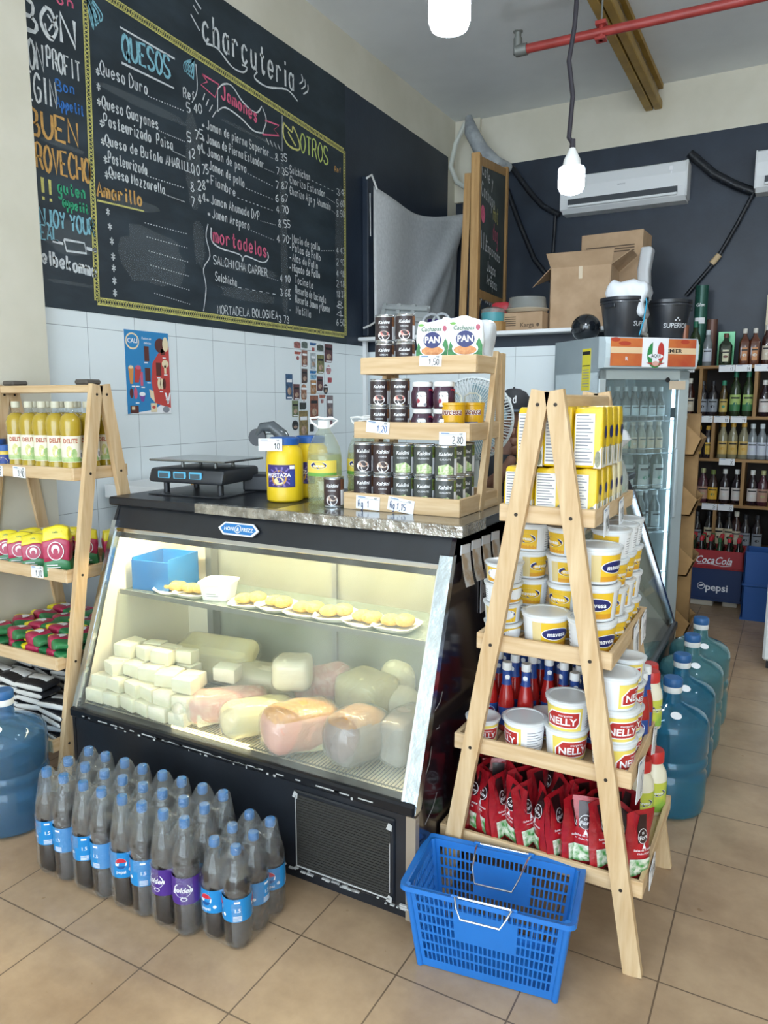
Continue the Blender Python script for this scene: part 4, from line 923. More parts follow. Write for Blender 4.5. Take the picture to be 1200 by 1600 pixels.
# wooden three tier stand
t = thing('tiered_stand', 'three tier pine stand of cans and jars on top of the deli case', 'display rack', (-1.105, 2.12, CT))
for s in (-1, 1):
    x = s * .207
    mb = MB(); mb.beam((x, .165, 0), (x, .305, .52), .035, .018, WZ, Vector((1, 0, 0))); mb.build('front_leg', t)
    mb = MB(); mb.beam((x, .335, 0), (x, .345, .52), .035, .018, WZ, Vector((1, 0, 0))); mb.build('rear_leg', t)
    MB().box(x - .008, x + .008, .15, .36, .0, .03, WY, .002).build('foot_rail', t)
TS = ((.006, .0, .34, .20), (.240, .07, .34, .2), (.455, .115, .36, .2))
for zb, y0, y1, hw in TS:
    MB().box(-hw, hw, y0, y1, zb, zb + .008, WX).build('tray_bottom', t)
    MB().box(-hw - .012, hw + .012, y0 - .012, y0, zb - .006, zb + .05, WX, .002).build('tray_front_board', t)
    for s in (-1, 1): MB().box(min(s * hw, s * (hw + .012)), max(s * hw, s * (hw + .012)), y0, y1, zb - .006, zb + .05, WY, .002).build('tray_side_board', t)
    MB().box(-hw, hw, y1 - .01, y1, zb, zb + .05, WX, .002).build('tray_back_board', t)
def SP(x, y, z): return (-1.105 + x, 2.12 + y, CT + z)

TIN = M('tin_metal', 'c9cdd0', .25, .9)
def can(key, band, accent, food, words, r=.034, h=.104):
    def b(o):
        MB().lathe([(0, 0), (r, 0), (r + .001, .002), (r - .0005, .004), (r, .007), (r, h - .007), (r - .0005, h - .004), (r + .001, h - .002), (r, h), (r - .003, h - .002), (0, h - .003)], TIN, 24).build('tin', o)
        mb = MB(); mb.warp = cylwarp(r + .0004); bm_, am_, fm_ = M('can_' + band, band, .35, c2='%s' % band), M('can_' + accent, accent, .5, c2='6a4a30' if accent[0] in '789a' else '5f8a30', scale=120), M('can_' + food, food, .5, c2='f2e6d6', scale=90)
        L = 2 * math.pi * (r + .0004)
        mb.rect(-L * .5, -L * .15, .008, h - .008, 0, bm_, 8); mb.rect(-L * .15, L * .15, .008, h - .008, 0, bm_, 8); mb.rect(L * .15, L * .5, .008, h * .58, 0, PAPER, 8); mb.rect(L * .15, L * .5, h * .58, h - .008, 0, am_, 8)
        mb.text(words[0], 0, h * .67, h * .11, -.0008, PAPER, .03, .2); mb.text(words[1], 0, h * .53, h * .055, -.0008, PAPER, .0)
        if key == 'peas': mb.prism([(-.024, h * .1), (.028, h * .1), (.028, h * .3), (.01, h * .42), (-.024, h * .36)], -.0007, -.0005, fm_)
        else: mb.ell(0, h * .25, .020, h * .17, -.0007, PAPER); mb.ell(0, h * .31, .017, h * .09, -.0010, fm_)
        mb.build('label', o)
    return b
BEAN = can('bean', '3b3438', '8a5a3c', 'a86a4c', ('Kaldini', 'COCO')); COF = can('cof', '413334', '7a4a34', '8a5a44', ('Kaldini', 'COFFEE')); PEAS = can('peas', '4a4e4c', '7fae48', '84b455', ('Kaldini', 'GUISANTE'))
CHER = can('cher', '372c2e', '9a6038', 'c04848', ('Kaldini', 'CEREZAS'), .033, .092)
rowname = ['front row', 'second row', 'third row']
for rw in range(3):
    for c_ in range(5):
        for up in range(2):
            if rw == 2 and c_ < 3: continue
            key, bl = (('bean', BEAN), ('cof', COF), ('peas', PEAS), ('peas', PEAS), ('peas', PEAS))[c_]
            kindn = {'bean': 'dark coconut can with white bowl', 'cof': 'dark coffee can with white cup', 'peas': 'grey and green peas can'}[key]
            if rw > 0 and up and c_ < 4: continue
            inst('can_' + key, bl, 'food_can', '%s, %s from the left, %s, %s of bottom tier' % (kindn, ORD[c_], 'upper' if up else 'lower', rowname[rw]), 'can', SP(-.162 + c_ * .0755, .04 + rw * .075, .0145 + up * .105), R(24 if c_ < 2 else 20), 'cans on the stand bottom tier')
inst('can_cof', COF, 'food_can', 'dark coffee can standing on the counter left of the wooden stand', 'can', (-1.372, 2.135, CT), R(20))
for c_ in range(2):
    for up in range(2):
        inst('can_cher', CHER, 'food_can', 'dark cherry can with red fruit, %s %s one on the middle tier' % (['left', 'right'][c_], ['lower', 'upper'][up]), 'can', SP(-.145 + c_ * .078, .12, .2485 + up * .0925), R(24), 'cherry cans')
        inst('can_cher', CHER, 'food_can', 'dark cherry can with red fruit, %s %s one on the top tier' % (['left', 'right'][c_], ['lower', 'upper'][up]), 'can', SP(-.15 + c_ * .078, .165, .4635 + up * .0925 - (.0 if up else .0)), R(22), 'cherry cans', scale=(1, 1, .72) if False else None)
JAM = M('jam_dark', '3a1830', .15, coat=.4); JAMR = M('jam_red', '9c2438', .4)
def jam_jar(o):
    MB().lathe([(0, 0), (.033, 0), (.037, .005), (.037, .05), (.033, .062), (.031, .070), (0, .070)], JAM, 24, sq=1.2).build('jar_body', o)
    MB().lathe([(.030, .069), (.034, .071), (.034, .083), (.031, .086), (0, .086)], WHITE, 24).build('lid', o)
    mb = MB(); mb.warp = cylwarp(.0385); mb.prism([(-.024, .006), (.020, .006), (.022, .036), (.012, .054), (-.016, .054), (-.026, .04)], -.0004, 0, PAPER); mb.ell(-.002, .047, .020, .009, -.0008, BLACK); mb.text('Kaldini', -.002, .044, .007, -.0011, PAPER, .02, .2); mb.rect(.024, .044, .004, .062, -.0002, JAMR, 3); mb.ell(-.012, .024, .006, .007, -.0008, JAMR); mb.ell(.012, .012, .006, .005, -.0008, GREY); mb.build('label', o)
for c_ in range(2):
    for up in range(2):
        inst('jam', jam_jar, 'jam_jar', 'dark berry jam jar with white lid, %s %s one of the front stack' % (['left', 'right'][c_], ['lower', 'upper'][up]), 'jar', SP(.015 + c_ * .078, .125, .2485 + up * .087), R(22), 'jam jars on the middle tier')
inst('jam', jam_jar, 'jam_jar', 'dark berry jam jar standing alone behind the stacked ones', 'jar', SP(.10, .22, .2485), R(22), 'jam jars on the middle tier')
TOD = M('tub_gold', 'd8a516', .35, coat=.3)
def goldtub(o):
    MB().lathe([(0, 0), (.036, 0), (.038, .01), (.041, .085), (.043, .087), (.043, .094), (.04, .095), (0, .094)], TOD, 24).build('tub_body', o)
    MB().tube([(-.026, 0, .094), (-.026, .008, .112), (-.012, .014, .122), (.012, .014, .122), (.026, .008, .112), (.026, 0, .094)], .003, M('tub_handle', 'cfd2c6', .4), 6).build('handle', o)
    mb = MB(); mb.warp = cylwarp(.0402); mb.text('nucesa', 0, .060, .018, -.0015, PAPER, .09, .3); mb.text('nucesa', 0, .060, .018, -.002, M('brand_brown', '7a3a1c', .5), .03, .3); mb.rect(-.02, .025, .034, .038, -.0012, M('swoosh_blue', '4a6aa8', .5), 5); mb.build('label', o)
for i in range(2): inst('goldtub', goldtub, 'spread_tub', '%s golden yellow spread tub with wire handle on the middle tier' % ['left', 'right'][i], 'tub', SP(.125 + i * .03, .125 + i * .09, .2485), R(15), 'golden tubs on the middle tier', scale=(1, 1, 1.12))
PANW = M('bag_white', 'eef0ee', .35, coat=.3, bump=.35, bscale=30); LEAF = M('bag_leaf_green', '3d8a4c', .5, c2='2c6a38', scale=60); CACH = M('corn_cake_orange', 'c77b46', .5, c2='dba066', scale=90)
def panbag(o):
    def fn(p):
        k = 1 - .55 * max(0, (p.z - .03) / .045) ** 1.5; return (p.x * (1 + .05 * math.sin(p.z * 90)), p.y * k, p.z + .004 * math.sin(p.x * 80))
    MB().rbox((0, 0, .075), (.118, .065, .15), .018, PANW, 3, fn=fn, n=4).build('bag_body', o)
    mb = MB(); y = -.0345
    mb.prism([(-.055, .005), (.055, .005), (.055, .07), (.044, .094), (.03, .065), (-.036, .06), (-.048, .082), (-.055, .055)], y, y + .0006, LEAF)
    mb.ell(0, .060, .042, .022, y - .0004, PAPER); mb.ell(0, .056, .037, .014, y - .0008, CACH); mb.ell(0, .089, .030, .025, y - .001, NAV); mb.text('PAN', 0, .081, .019, y - .0016, PAPER, .05)
    mb.text('Cachapas', -.006, .117, .013, y + .004, M('ink_green', '2f5a34', .5), .02, .2); mb.ell(.040, .124, .007, .009, y + .004, M('brand_rose', 'b0566a', .5)); mb.ell(-.04, .136, .010, .004, y + .006, LGRN)
    mb.build('print', o)
for i, (x, y, rz, lab) in enumerate(((.035, .175, 10, 'white corn cake mix bag with blue oval, left one on the top tier'), (.145, .175, 20, 'white corn cake mix bag with blue oval, right one on the top tier'), (.08, .265, 12, 'white corn cake mix bag standing taller behind the other two'))):
    inst('panbag', panbag, 'flour_bag', lab, 'bag', SP(x, y, .4635 + (.0 if i < 2 else 0)), R(rz), 'corn cake mix bags', scale=(1, 1, 1.18 if i == 2 else 1.05))
PBAG = film('white_carrier', 'f4f6f8', 'e8ecf0', .7, .3, .5, 20)
def fnb(p): return (p.x * (1 + .2 * math.sin(p.z * 30)), p.y * (1 + .3 * math.sin(p.z * 40 + 1)), p.z)
tag(MB().rbox((0, 0, .075), (.07, .07, .15), .02, PBAG, 3, fn=fnb, n=3).build('carrier_bag', None, SP(.17, .26, .475)), 'white plastic carrier bag standing at the right end of the top tier', 'bag')
price_tag('price_tag', 'price tag reading 1,50 on the top tier board of the wooden stand', SP(.055, .101, .507), R(2), '1,50', R(2), .078, .036)
price_tag('price_tag', 'price tag reading 1,20 in blue on the middle tier board', SP(-.115, .056, .293), R(0), '1,20', R(5), .088, .040, ink='2f5fa0')
price_tag('price_tag', 'price tag reading 2,80 at the right end of the middle tier board', SP(.155, .055, .262), R(0), '2,80', R(0), .092, .042)
price_tag('price_tag', 'price tag reading Ref 1 at the left of the bottom tier board', SP(-.115, -.0135, .048), R(0), 'Rg  1', R(2), .09, .044, ink='25406e')
price_tag('price_tag', 'price tag reading 1,15 near the middle of the bottom tier board', SP(.01, -.0135, .048), R(0), 'Rg 1,15', R(7), .095, .044, ink='25406e')
# ================================================================== ON THE PINE RACK IN THE MIDDLE
def RZ(k): return TR[k][0] + .0105
PY, PYC = M('pack_yellow', 'e4bf14', .35, coat=.25, bump=.25, bscale=30), M('pack_cream', 'e6dab0', .4, coat=.25, bump=.25, bscale=30)
PW = M('pack_panel', 'ebe8e0', .45); CORN = M('corn_print', '6f7262', .5, c2='a8a688', scale=70)
def flour(body):
    def b(o):
        w_, d_, h_ = .080, .062, .132
        def fn(p): return (p.x, p.y, p.z) if p.z < .05 else (p.x * .94, p.y * .8, p.z + .003 * math.sin(p.x * 200))
        MB().rbox((0, 0, h_ / 2), (w_, d_, h_), .007, body, 2, fn=fn, n=2).build('pack_body', o)
        mb = MB(); y = -d_ / 2 - .0006
        mb.rect(-.034, .018, .006, h_ - .014, y, PW)
        for k in range(15): mb.rect(-.031, .014 - .006 * ((k * 7) % 3), .012 + k * .0072, .0145 + k * .0072 + (.001 if k % 5 == 0 else 0), y - .0003, GREY)
        mb.prism([(.018, .0), (w_ / 2 - .001, .0), (w_ / 2 - .001, .048), (.026, .03)], y, y + .0004, PW); mb.ell(.029, .020, .008, .018, y - .0004, CORN)
        mb.build('nutrition_print', o)
        mb = MB(); x = w_ / 2 + .0006; mb.box(x - .0004, x, -d_ / 2 + .004, d_ / 2 - .004, .002, .045, PW)
        vs = [(x + .0004, .0 + .014 * math.cos(a * .35), .028 + .022 * math.sin(a * .35)) for a in range(18)]; mb.add(vs, [tuple(range(18))], CORN)
        vs = [(x + .0005, .006 + .016 * math.cos(a * .35), .078 + .014 * math.sin(a * .35)) for a in range(18)]; mb.add(vs, [tuple(range(18))], NAV); mb.build('front_print', o)
    return b
FY, FC = flour(PY), flour(PYC)
for layer in range(2):
    for r_ in range(5 if layer == 0 else 4):
        for c_ in range(3):
            z = RZ(0) + layer * .135; pale = layer == 0 and r_ in (3, 4)
            inst('fc' if pale else 'fy', FC if pale else FY, 'flour_pack', '%s corn flour pack, %s column, %s row, %s layer of top tray' % ('cream' if pale else 'yellow', ORD[c_], ORD[r_], ['lower', 'upper'][layer]), 'flour pack',
                 (RX - .084 + c_ * .084 + (((.030, .018, .010)[c_]) if layer else 0), RY + .052 + r_ * .0665, z), R(rnd.uniform(-3, 3)), 'corn flour packs on the top tray', scale=(.93, 1, 1.16) if layer else None)
CBAG = film('candy_bag', 'eef2f0', 'dfe6e2', .4, .12, .8, 40); GRN = M('candy_green', '2f9a4a', .4, c2='1e7a36', scale=60, coat=.4)
t = thing('candy_bag', 'knotted clear bag of green wrapped sweets at the back right of the top tray', 'bag', (RX + .075, RY + .435, RZ(0)), 0)
t.scale = (1.25, 1.2, 1.0)
MB().rbox((0, 0, .075), (.075, .07, .15), .03, CBAG, 3, n=3, fn=lambda p: (p.x * (1 - .5 * max(0, p.z / .075)), p.y * (1 - .4 * max(0, p.z / .075)), p.z)).build('bag_body', t)
mb = MB()
for k in range(26): mb.rbox((rnd.uniform(-.026, .026), rnd.uniform(-.024, .024), rnd.uniform(.012, .085)), (.02, .012, .01), .004, GRN if k % 5 else PAPER, 1)
tag(mb.build('sweets', t), kind='stuff')
MB().lathe([(0, .145), (.008, .145), (.02, .165), (.04, .19), (.03, .215), (.012, .225), (0, .225)], PBAG, 14).build('knot', t)

# tubs
TUBW = M('tub_white', 'eceef0', .35); TY = M('tub_label_yellow', 'e9bd2f', .4); NRED = M('brand_red', 'b5302c', .4); TY2 = M('tub_label_pale_yellow', 'ecd668', .4)
def tub(r0, r1, h, kind, ph):
    def b(o):
        MB().lathe([(0, 0), (r0, 0), (r0 + .001, .002), (r1, h * .84), (r1 + .003, h * .85), (r1 + .003, h * .90), (r1 + .001, h * .90), (r1 + .001, h * .93)], TUBW, 26).build('tub_body', o)
        MB().lathe([(r1 + .002, h * .90), (r1 + .0055, h * .91), (r1 + .006, h * .985), (r1 + .003, h), (r1 - .004, h), (r1 - .006, h * .975), (0, h * .97)], M('tub_lid', 'dfe3e5', .25, coat=.3), 26).build('lid', o)
        mb = MB(); za, zb = h * .08, h * .80; mb.warp = conewarp(r0 + .0012, r1 + .0010, 0, h * .84); rm = (r0 + r1) / 2; L = 2 * math.pi * rm
        sh = ph * L
        def seg(u0, u1, z0, z1, m_, y=0): mb.rect(u0 * L + sh, u1 * L + sh, z0, z1, y, m_, max(2, int(abs(u1 - u0) * 30)))
        if kind == 'nelly':
            seg(-.17, .17, za, zb, TY2); w_ = L * .15; hh = (zb - za)
            mb.prism([(sh - w_, za + hh * .12), (sh + w_ * .8, za + hh * .12), (sh + w_, za + hh * .3), (sh + w_, za + hh * .85), (sh - w_ * .6, za + hh * .85), (sh - w_, za + hh * .5)], -.0008, -.0004, PAPER)
            mb.prism([(sh - w_ * .92, za + hh * .17), (sh + w_ * .75, za + hh * .17), (sh + w_ * .92, za + hh * .34), (sh + w_ * .92, za + hh * .8), (sh - w_ * .55, za + hh * .8), (sh - w_ * .92, za + hh * .5)], -.0012, -.0008, NRED)
            mb.text('NELLY', sh, za + hh * .28, hh * .30, -.0018, PAPER, .04); mb.text('margarina', sh + w_ * .2, za + hh * .64, hh * .1, -.0018, PAPER, .01)
        else:
            seg(-.19, .13, za, zb, TY); seg(-.19, .13, za, za + (zb - za) * .2, M('tub_label_amber', 'dc9c28', .4), -.0003); seg(.01, .13, za, zb, TY, -.0002)
            seg(-.19, -.12, za, zb, M('tub_label_buff', 'ddc890', .4), -.0004)
            oval_brand(mb, sh - .0 * L, za + (zb - za) * .55, L * .24, y=-.0007)
        seg(.20, .40, za, zb, PAPER)
        for k in range(7): seg(.22, .38 - .03 * (k % 3), za + (zb - za) * (.1 + .12 * k), za + (zb - za) * (.13 + .12 * k), GREY, -.0004)
        seg(.44, .48, za, zb * .7, M('barcode', '9a9ab0', .5), -.0003); seg(-.40, -.30, za, zb, PAPER)
        for k in range(5): seg(-.39, -.31, za + (zb - za) * (.1 + .16 * k), za + (zb - za) * (.14 + .16 * k), GREY, -.0004)
        mb.build('label', o)
    return b
TBIG = tub(.052, .061, .098, 'm', 0); TMID = tub(.043, .050, .080, 'm', 0); TSML = tub(.046, .050, .056, 'm', 0); NSML = tub(.041, .046, .070, 'nelly', 0); NBIG = tub(.050, .057, .092, 'nelly', 0)
z2 = RZ(1)
def stack(key, bl, h, n_, x, y, rz0, where, grp, name='margarine_tub', z=None):
    for k in range(n_):
        inst(key, bl, name, where + ('' if n_ == 1 else ', %s from the bottom' % ORD[k] if k < n_ - 1 else ', topmost'), 'tub', (x + rnd.uniform(-.003, .003), y + rnd.uniform(-.003, .003), (z2 if z is None else z) + k * h), R(rz0 + [0, -38, 12, -60, 30][k % 5]), grp)
G2 = 'yellow labelled margarine tubs on the second tray'
stack('tsml', TSML, .0565, 4, RX - .135, RY + .075, 60, 'squat margarine tub in the left front stack of the second tray', G2)
stack('tmid', TMID, .0805, 4, RX - .10, RY + .205, 48, 'margarine tub in the left back stack of the second tray', G2)
stack('tmid', TMID, .0805, 4, RX + .01, RY + .185, 22, 'margarine tub in the middle back stack of the second tray', G2)
stack('tbig', TBIG, .099, 1, RX - .015, RY + .085, 48, 'large margarine tub alone at the centre front of the second tray', G2)
stack('tbig', TBIG, .099, 3, RX + .115, RY + .082, 55, 'large margarine tub in the right front stack of the second tray', G2)
stack('tmid', TMID, .0805, 4, RX + .125, RY + .205, 50, 'margarine tub in the right stack just behind the large ones', G2)
stack('tmid', TMID, .0805, 4, RX + .125, RY + .315, 50, 'margarine tub in the second last right stack of the second tray', G2)
stack('tmid', TMID, .0805, 4, RX + .125, RY + .425, 50, 'margarine tub in the last right stack of the second tray', G2)
z3 = RZ(2); G3 = 'red badge margarine tubs on the third tray'
stack('nsml', NSML, .071, 1, RX - .185, RY + .070, 30, 'small red badge tub at the left front of the third tray', G3, z=z3)
stack('nbig', NBIG, .093, 1, RX - .065, RY + .080, -52, 'red badge tub second from the left with badge half turned away', G3, z=z3)
stack('nsml', NSML, .071, 1, RX - .03, RY + .185, 0, 'red badge tub half hidden behind the second front one', G3, z=z3)
stack('nbig', NBIG, .085, 2, RX + .055, RY + .085, 35, 'red badge tub in the centre pair of the third tray', G3, z=z3)
stack('nbig', NBIG, .090, 3, RX + .185, RY + .075, 70, 'red badge tub in the right front stack of the third tray', G3, z=z3)
stack('nsml', NSML, .071, 4, RX + .19, RY + .185, 70, 'small red badge tub in the right stack behind the large ones', G3, z=z3)
# ketchup
KR, KB = M('ketchup_red', 'b3231f', .2, coat=.5, c2='9c1c1a', scale=5), M('ketchup_blue', '27488f', .4)
def ketchup(o):
    MB().lathe([(0, 0), (.022, 0), (.0245, .004), (.0245, .085), (.022, .11), (.013, .15), (.0125, .19), (0, .19)], KR, 18).build('bottle_body', o)
    MB().lathe([(0, .21), (.0135, .21), (.0145, .206), (.0145, .188), (.0125, .186)], WHITE, 18).build('cap', o)
    mb = MB(); mb.lathe([(.0158, .142), (.0138, .150), (.0135, .186)], KB, 18); mb.warp = cylwarp(.0145); mb.ell(0, .168, .007, .007, -.0006, PAPER); mb.text('OO', 0, .160, .006, -.0006, PAPER, .02); mb.build('neck_label', o)
    mb = MB(); mb.warp = cylwarp(.0249); mb.rect(-.03, .03, .02, .075, 0, KB, 10); mb.ell(0, .05, .017, .018, -.0005, PAPER); mb.ell(0, .05, .013, .013, -.0008, KR); mb.build('label', o)
kz = z3
for i, (x, y) in enumerate(((-.205, .175), (-.15, .165), (-.095, .178), (-.205, .245), (-.15, .24), (-.10, .255), (-.05, .26), (.0, .245), (.05, .24), (-.205, .32), (-.15, .33), (-.10, .34), (-.04, .33), (.02, .32), (.08, .30), (.05, .175), (.11, .17), (.12, .25), (-.06, .42), (.02, .42))):
    inst('ketchup', ketchup, 'ketchup_bottle', 'red ketchup bottle on the third tray, %s row, %s from the left' % ((['front'] * 3 + ['second'] * 6 + ['third'] * 6 + ['front'] * 2 + ['second'] + ['back'] * 2)[i], ORD[(0, 1, 2, 0, 1, 2, 3, 4, 5, 0, 1, 2, 3, 4, 5, 3, 4, 6, 0, 1)[i]]), 'bottle', (RX + x, RY + y, kz), R(rnd.uniform(-30, 30)), 'ketchup bottles on the third tray')
for i, (x, y) in enumerate(((.22, .27), (.22, .33))):
    inst('ketchup', ketchup, 'ketchup_bottle', 'red ketchup bottle at the right side of the third tray, %s one' % ['nearer', 'farther'][i], 'bottle', (RX + x, RY + y, kz), 0, 'ketchup bottles on the third tray')
MAYO, RC, MLB = M('mayo_cream', 'efe8cf', .35, coat=.2), M('cap_red', 'c8322f', .35), M('mayo_label', 'c9cf4e', .45, c2='8fb84a', scale=8, lo=.45, hi=.55)
def mayo(o):
    MB().lathe([(0, 0), (.032, 0), (.036, .005), (.036, .10), (.033, .118), (.022, .14), (.022, .150), (0, .150)], MAYO, 22).build('jar_body', o)
    MB().lathe([(0, .176), (.024, .176), (.0265, .17), (.0265, .145), (.022, .142)], RC, 22).build('cap', o)
    mb = MB(); mb.warp = cylwarp(.0363); mb.rect(-.045, .045, .012, .095, 0, MLB, 12); oval_brand(mb, 0, .068, .05, 'mavesa'); mb.build('label', o)
for i, (x, y, z, w_) in enumerate(((.225, .39, kz, 'right back corner of the third tray'), (.21, .455, kz, 'last at the right back of the third tray'))):
    inst('mayo', mayo, 'mayonnaise_jar', 'mayonnaise jar with red cap, ' + w_, 'jar', (RX + x, RY + y, z), R(50), 'mayonnaise jars')
z4 = RZ(3)
for i, (x, y) in enumerate(((-.02, .42), (.06, .42), (.14, .42), (.215, .36), (.24, .44), (.165, .34))):
    inst('mayo', mayo, 'mayonnaise_jar', 'mayonnaise jar at the back of the bottom tray, %s from the left' % ORD[i], 'jar', (RX + x, RY + y, z4), R(30), 'mayonnaise jars', scale=1.15)
# pouches
PR2 = M('pouch_red', 'b01a26', .3, coat=.4, c2='8a141e', scale=14, bump=.5, bscale=28); PDK = M('pouch_dark', '2c1416', .35, coat=.3); PGR = M('pouch_green', '4d9a4e', .4, c2='e4e6d8', scale=50, lo=.4, hi=.6)
def pouch(o):
    W2, H2 = .048, .20; nu, nv = 8, 14; vs = []; fs = []
    for sgn in (-1, 1):
        b0 = len(vs)
        for j in range(nv + 1):
            v = j / nv
            for i in range(nu + 1):
                u = i / nu * 2 - 1; th = .024 * (1 - u * u) ** .6 * (math.sin(math.pi * min(1, .12 + v * .88)) ** .7) * (1.25 - .7 * v)
                if v in (0, 1) or abs(u) == 1: th = .0006
                wv = W2 * (1 - .06 * math.sin(math.pi * v))
                vs.append((u * wv, sgn * th + .003 * math.sin(v * 9 + u * 3), v * H2))
        for j in range(nv):
            for i in range(nu): a = b0 + j * (nu + 1) + i; fs.append((a, a + 1, a + nu + 2, a + nu + 1))
    MB().add(vs, fs, PR2, True).build('pouch_body', o)
    def wf(sg):
        def w_(p):
            u = max(-1, min(1, p.x / W2)); v = max(0, min(1, p.z / H2)); th = .024 * (1 - u * u) ** .6 * (math.sin(math.pi * min(1, .12 + v * .88)) ** .7) * (1.25 - .7 * v)
            return (p.x * (-1 if sg > 0 else 1), sg * th + .003 * math.sin(v * 9 + u * 3) + sg * .0012 - p.y * sg, p.z)
        return w_
    mb = MB()
    for sg in (-1, 1):
        mb.warp = wf(sg)
        def grid(x0, x1, z0, z1, m_, y=0, n_=6):
            vs = [(x0 + (x1 - x0) * i / n_, y, z0 + (z1 - z0) * j / n_) for j in range(n_ + 1) for i in range(n_ + 1)]
            mb.add(vs, [(j * (n_ + 1) + i, j * (n_ + 1) + i + 1, (j + 1) * (n_ + 1) + i + 1, (j + 1) * (n_ + 1) + i) for j in range(n_) for i in range(n_)], m_)
        grid(-.018, .018, .12, .188, PDK, -.0006)
        for rr, m_, yy in ((.0185, PAPER, -.0012), (.017, PDK, -.0016)): mb.ell(0, .135, rr, rr, yy, m_, 14)
        mb.text('DI', 0, .1405, .006, -.003, PAPER, .02); mb.text('Fiore', 0, .1285, .0105, -.003, PAPER, .02)
        mb.text('Salsa de Tomate', 0, .098, .0062, -.003, PAPER, .01); mb.text('PARA PIZZA', 0, .088, .005, -.003, PAPER, .01)
        grid(-.034, .030, .024, .072, PGR, -.0005, 5); mb.prism([(-.006, .104), (.006, .104), (.0, .118)], -.0022, -.002, PAPER)
    mb.build('print', o)
k = 0
for row, (y, n_, x0, x1, zt) in enumerate(((.055, 13, -.245, .255, 0), (.125, 12, -.235, .22, .006), (.20, 11, -.245, .20, .012), (.28, 10, -.245, .15, .018))):
    for i in range(n_):
        x = x0 + (x1 - x0) * i / (n_ - 1)
        inst('pouch', pouch, 'sauce_pouch', 'red tomato sauce pouch, %s from the left, %s row of the bottom tray' % (ORD[i], ['front', 'second', 'third', 'back'][row]), 'pouch',
             (RX + x, RY + y + rnd.uniform(-.004, .004), z4 + .001 + zt), group='tomato sauce pouches on the bottom tray', rot=(R(rnd.uniform(-7, 3)), R(rnd.uniform(-6, 6)), R(rnd.choice((-50, -38, 62, 72, 20, 55, -30)) + rnd.uniform(-8, 8))))
        k += 1
# price tags along the right side of the rack
def side_tag(x, y, z, s, lab, wd=.06, h=.075, tilt=8):
    price_tag('price_tag', lab, (x, y, z), 0, s, wd=wd, h=h, rot=(0, R(-tilt), R(90)))
side_tag(RX + .131, RY + .11, 1.222, '1,40', 'nearest price tag hanging on the right side of the top tray')
side_tag(RX + .131, RY + .30, 1.222, '1,30', 'farther price tag hanging on the right side of the top tray')
side_tag(RX + .19, RY + .30, .862, '1,90', 'nearest tag hanging on the right side of the second tray', .07, .11)
side_tag(RX + .19, RY + .42, .862, '2,10', 'farther tag hanging on the right side of the second tray', .07, .09)
side_tag(RX + .253, RY + .12, .54, '1,75', 'large tag hanging on the right side of the third tray', .10, .11, -12)
side_tag(RX + .253, RY + .34, .545, '0,75', 'smaller tag sticking out at the back right of the third tray', .07, .08, -20)
side_tag(RX + .294, RY + .12, .25, '0,90', 'price tag low on the right side of the bottom tray', .09, .06)

# ================================================================== BLUE SHOPPING BASKET
BSK = M('basket_blue', '1f74c8', .42, c2='1c6cbc', scale=4, coat=.1)
t = thing('shopping_basket', 'blue plastic shopping basket with wire handles standing on the floor', 'basket', (0, 0, 0))
H_ = .27
B0 = [(-.200, -.095), (.200, -.095), (.200, .095), (-.200, .095)]; B1 = [(-.232, -.127), (.232, -.127), (.232, .127), (-.232, .127)]
def wall(name, a, b):
    (x0, y0), (x1, y1) = B0[a], B0[b]; (X0, Y0), (X1, Y1) = B1[a], B1[b]
    def P(u, v, off=0.):
        lo = Vector((x0 + (x1 - x0) * u, y0 + (y1 - y0) * u, 0)); hi = Vector((X0 + (X1 - X0) * u, Y0 + (Y1 - Y0) * u, H_)); p_ = lo.lerp(hi, v); nrm = Vector((y1 - y0, -(x1 - x0), 0)).normalized(); return p_ + nrm * off
    nu = 29 if a in (0, 2) else 17; nv = 7; mb = MB(); gx, gz = .34, .18
    us = []; 
    for i in range(nu): us += [(i + gx / 2) / nu, (i + 1 - gx / 2) / nu]
    us = [0.] + us + [1.]; us = [.05 + .90 * u for u in us]; us[0] = 0.; us[-1] = 1.
    vs_ = []
    for j in range(nv): vs_ += [(j + gz) / nv, (j + 1 - gz * .2) / nv]
    vs_ = [0.] + [.08 + .84 * v for v in vs_] + [1.]
    th = .0032; V = []; F = []
    def hole(i, j):
        if i % 2 == 0 or j % 2 == 0: return False
        c_ = (i - 1) // 2; r_ = (j - 1) // 2
        if i == 0 or i == len(us) - 2: return False
        if nu == 29 and 8 <= c_ <= 20 and 3 <= r_ <= 5: return False
        return True
    nx_, nz_ = len(us), len(vs_)
    for off in (0, -th):
        for v in vs_:
            for u in us: V.append(tuple(P(u, v, off)))
    K = nx_ * nz_
    def id_(i, j, s): return s * K + j * nx_ + i
    for j in range(nz_ - 1):
        for i in range(nx_ - 1):
            if hole(i, j):
                q = [(i, j), (i + 1, j), (i + 1, j + 1), (i, j + 1)]
                for e in range(4): (a1, b1), (a2, b2) = q[e], q[(e + 1) % 4]; F.append((id_(a1, b1, 0), id_(a2, b2, 0), id_(a2, b2, 1), id_(a1, b1, 1)))
            else:
                F.append((id_(i, j, 0), id_(i + 1, j, 0), id_(i + 1, j + 1, 0), id_(i, j + 1, 0))); F.append((id_(i, j, 1), id_(i, j + 1, 1), id_(i + 1, j + 1, 1), id_(i + 1, j, 1)))
    for j in (0, nz_ - 1):
        for i in range(nx_ - 1): F.append((id_(i, j, 0), id_(i + 1, j, 0), id_(i + 1, j, 1), id_(i, j, 1)))
    mb.add(V, F, BSK); mb.build(name, t)
for nm, a, b in (('front_wall', 0, 1), ('end_wall', 1, 2), ('back_wall', 2, 3), ('end_wall', 3, 0)): wall(nm, a, b)
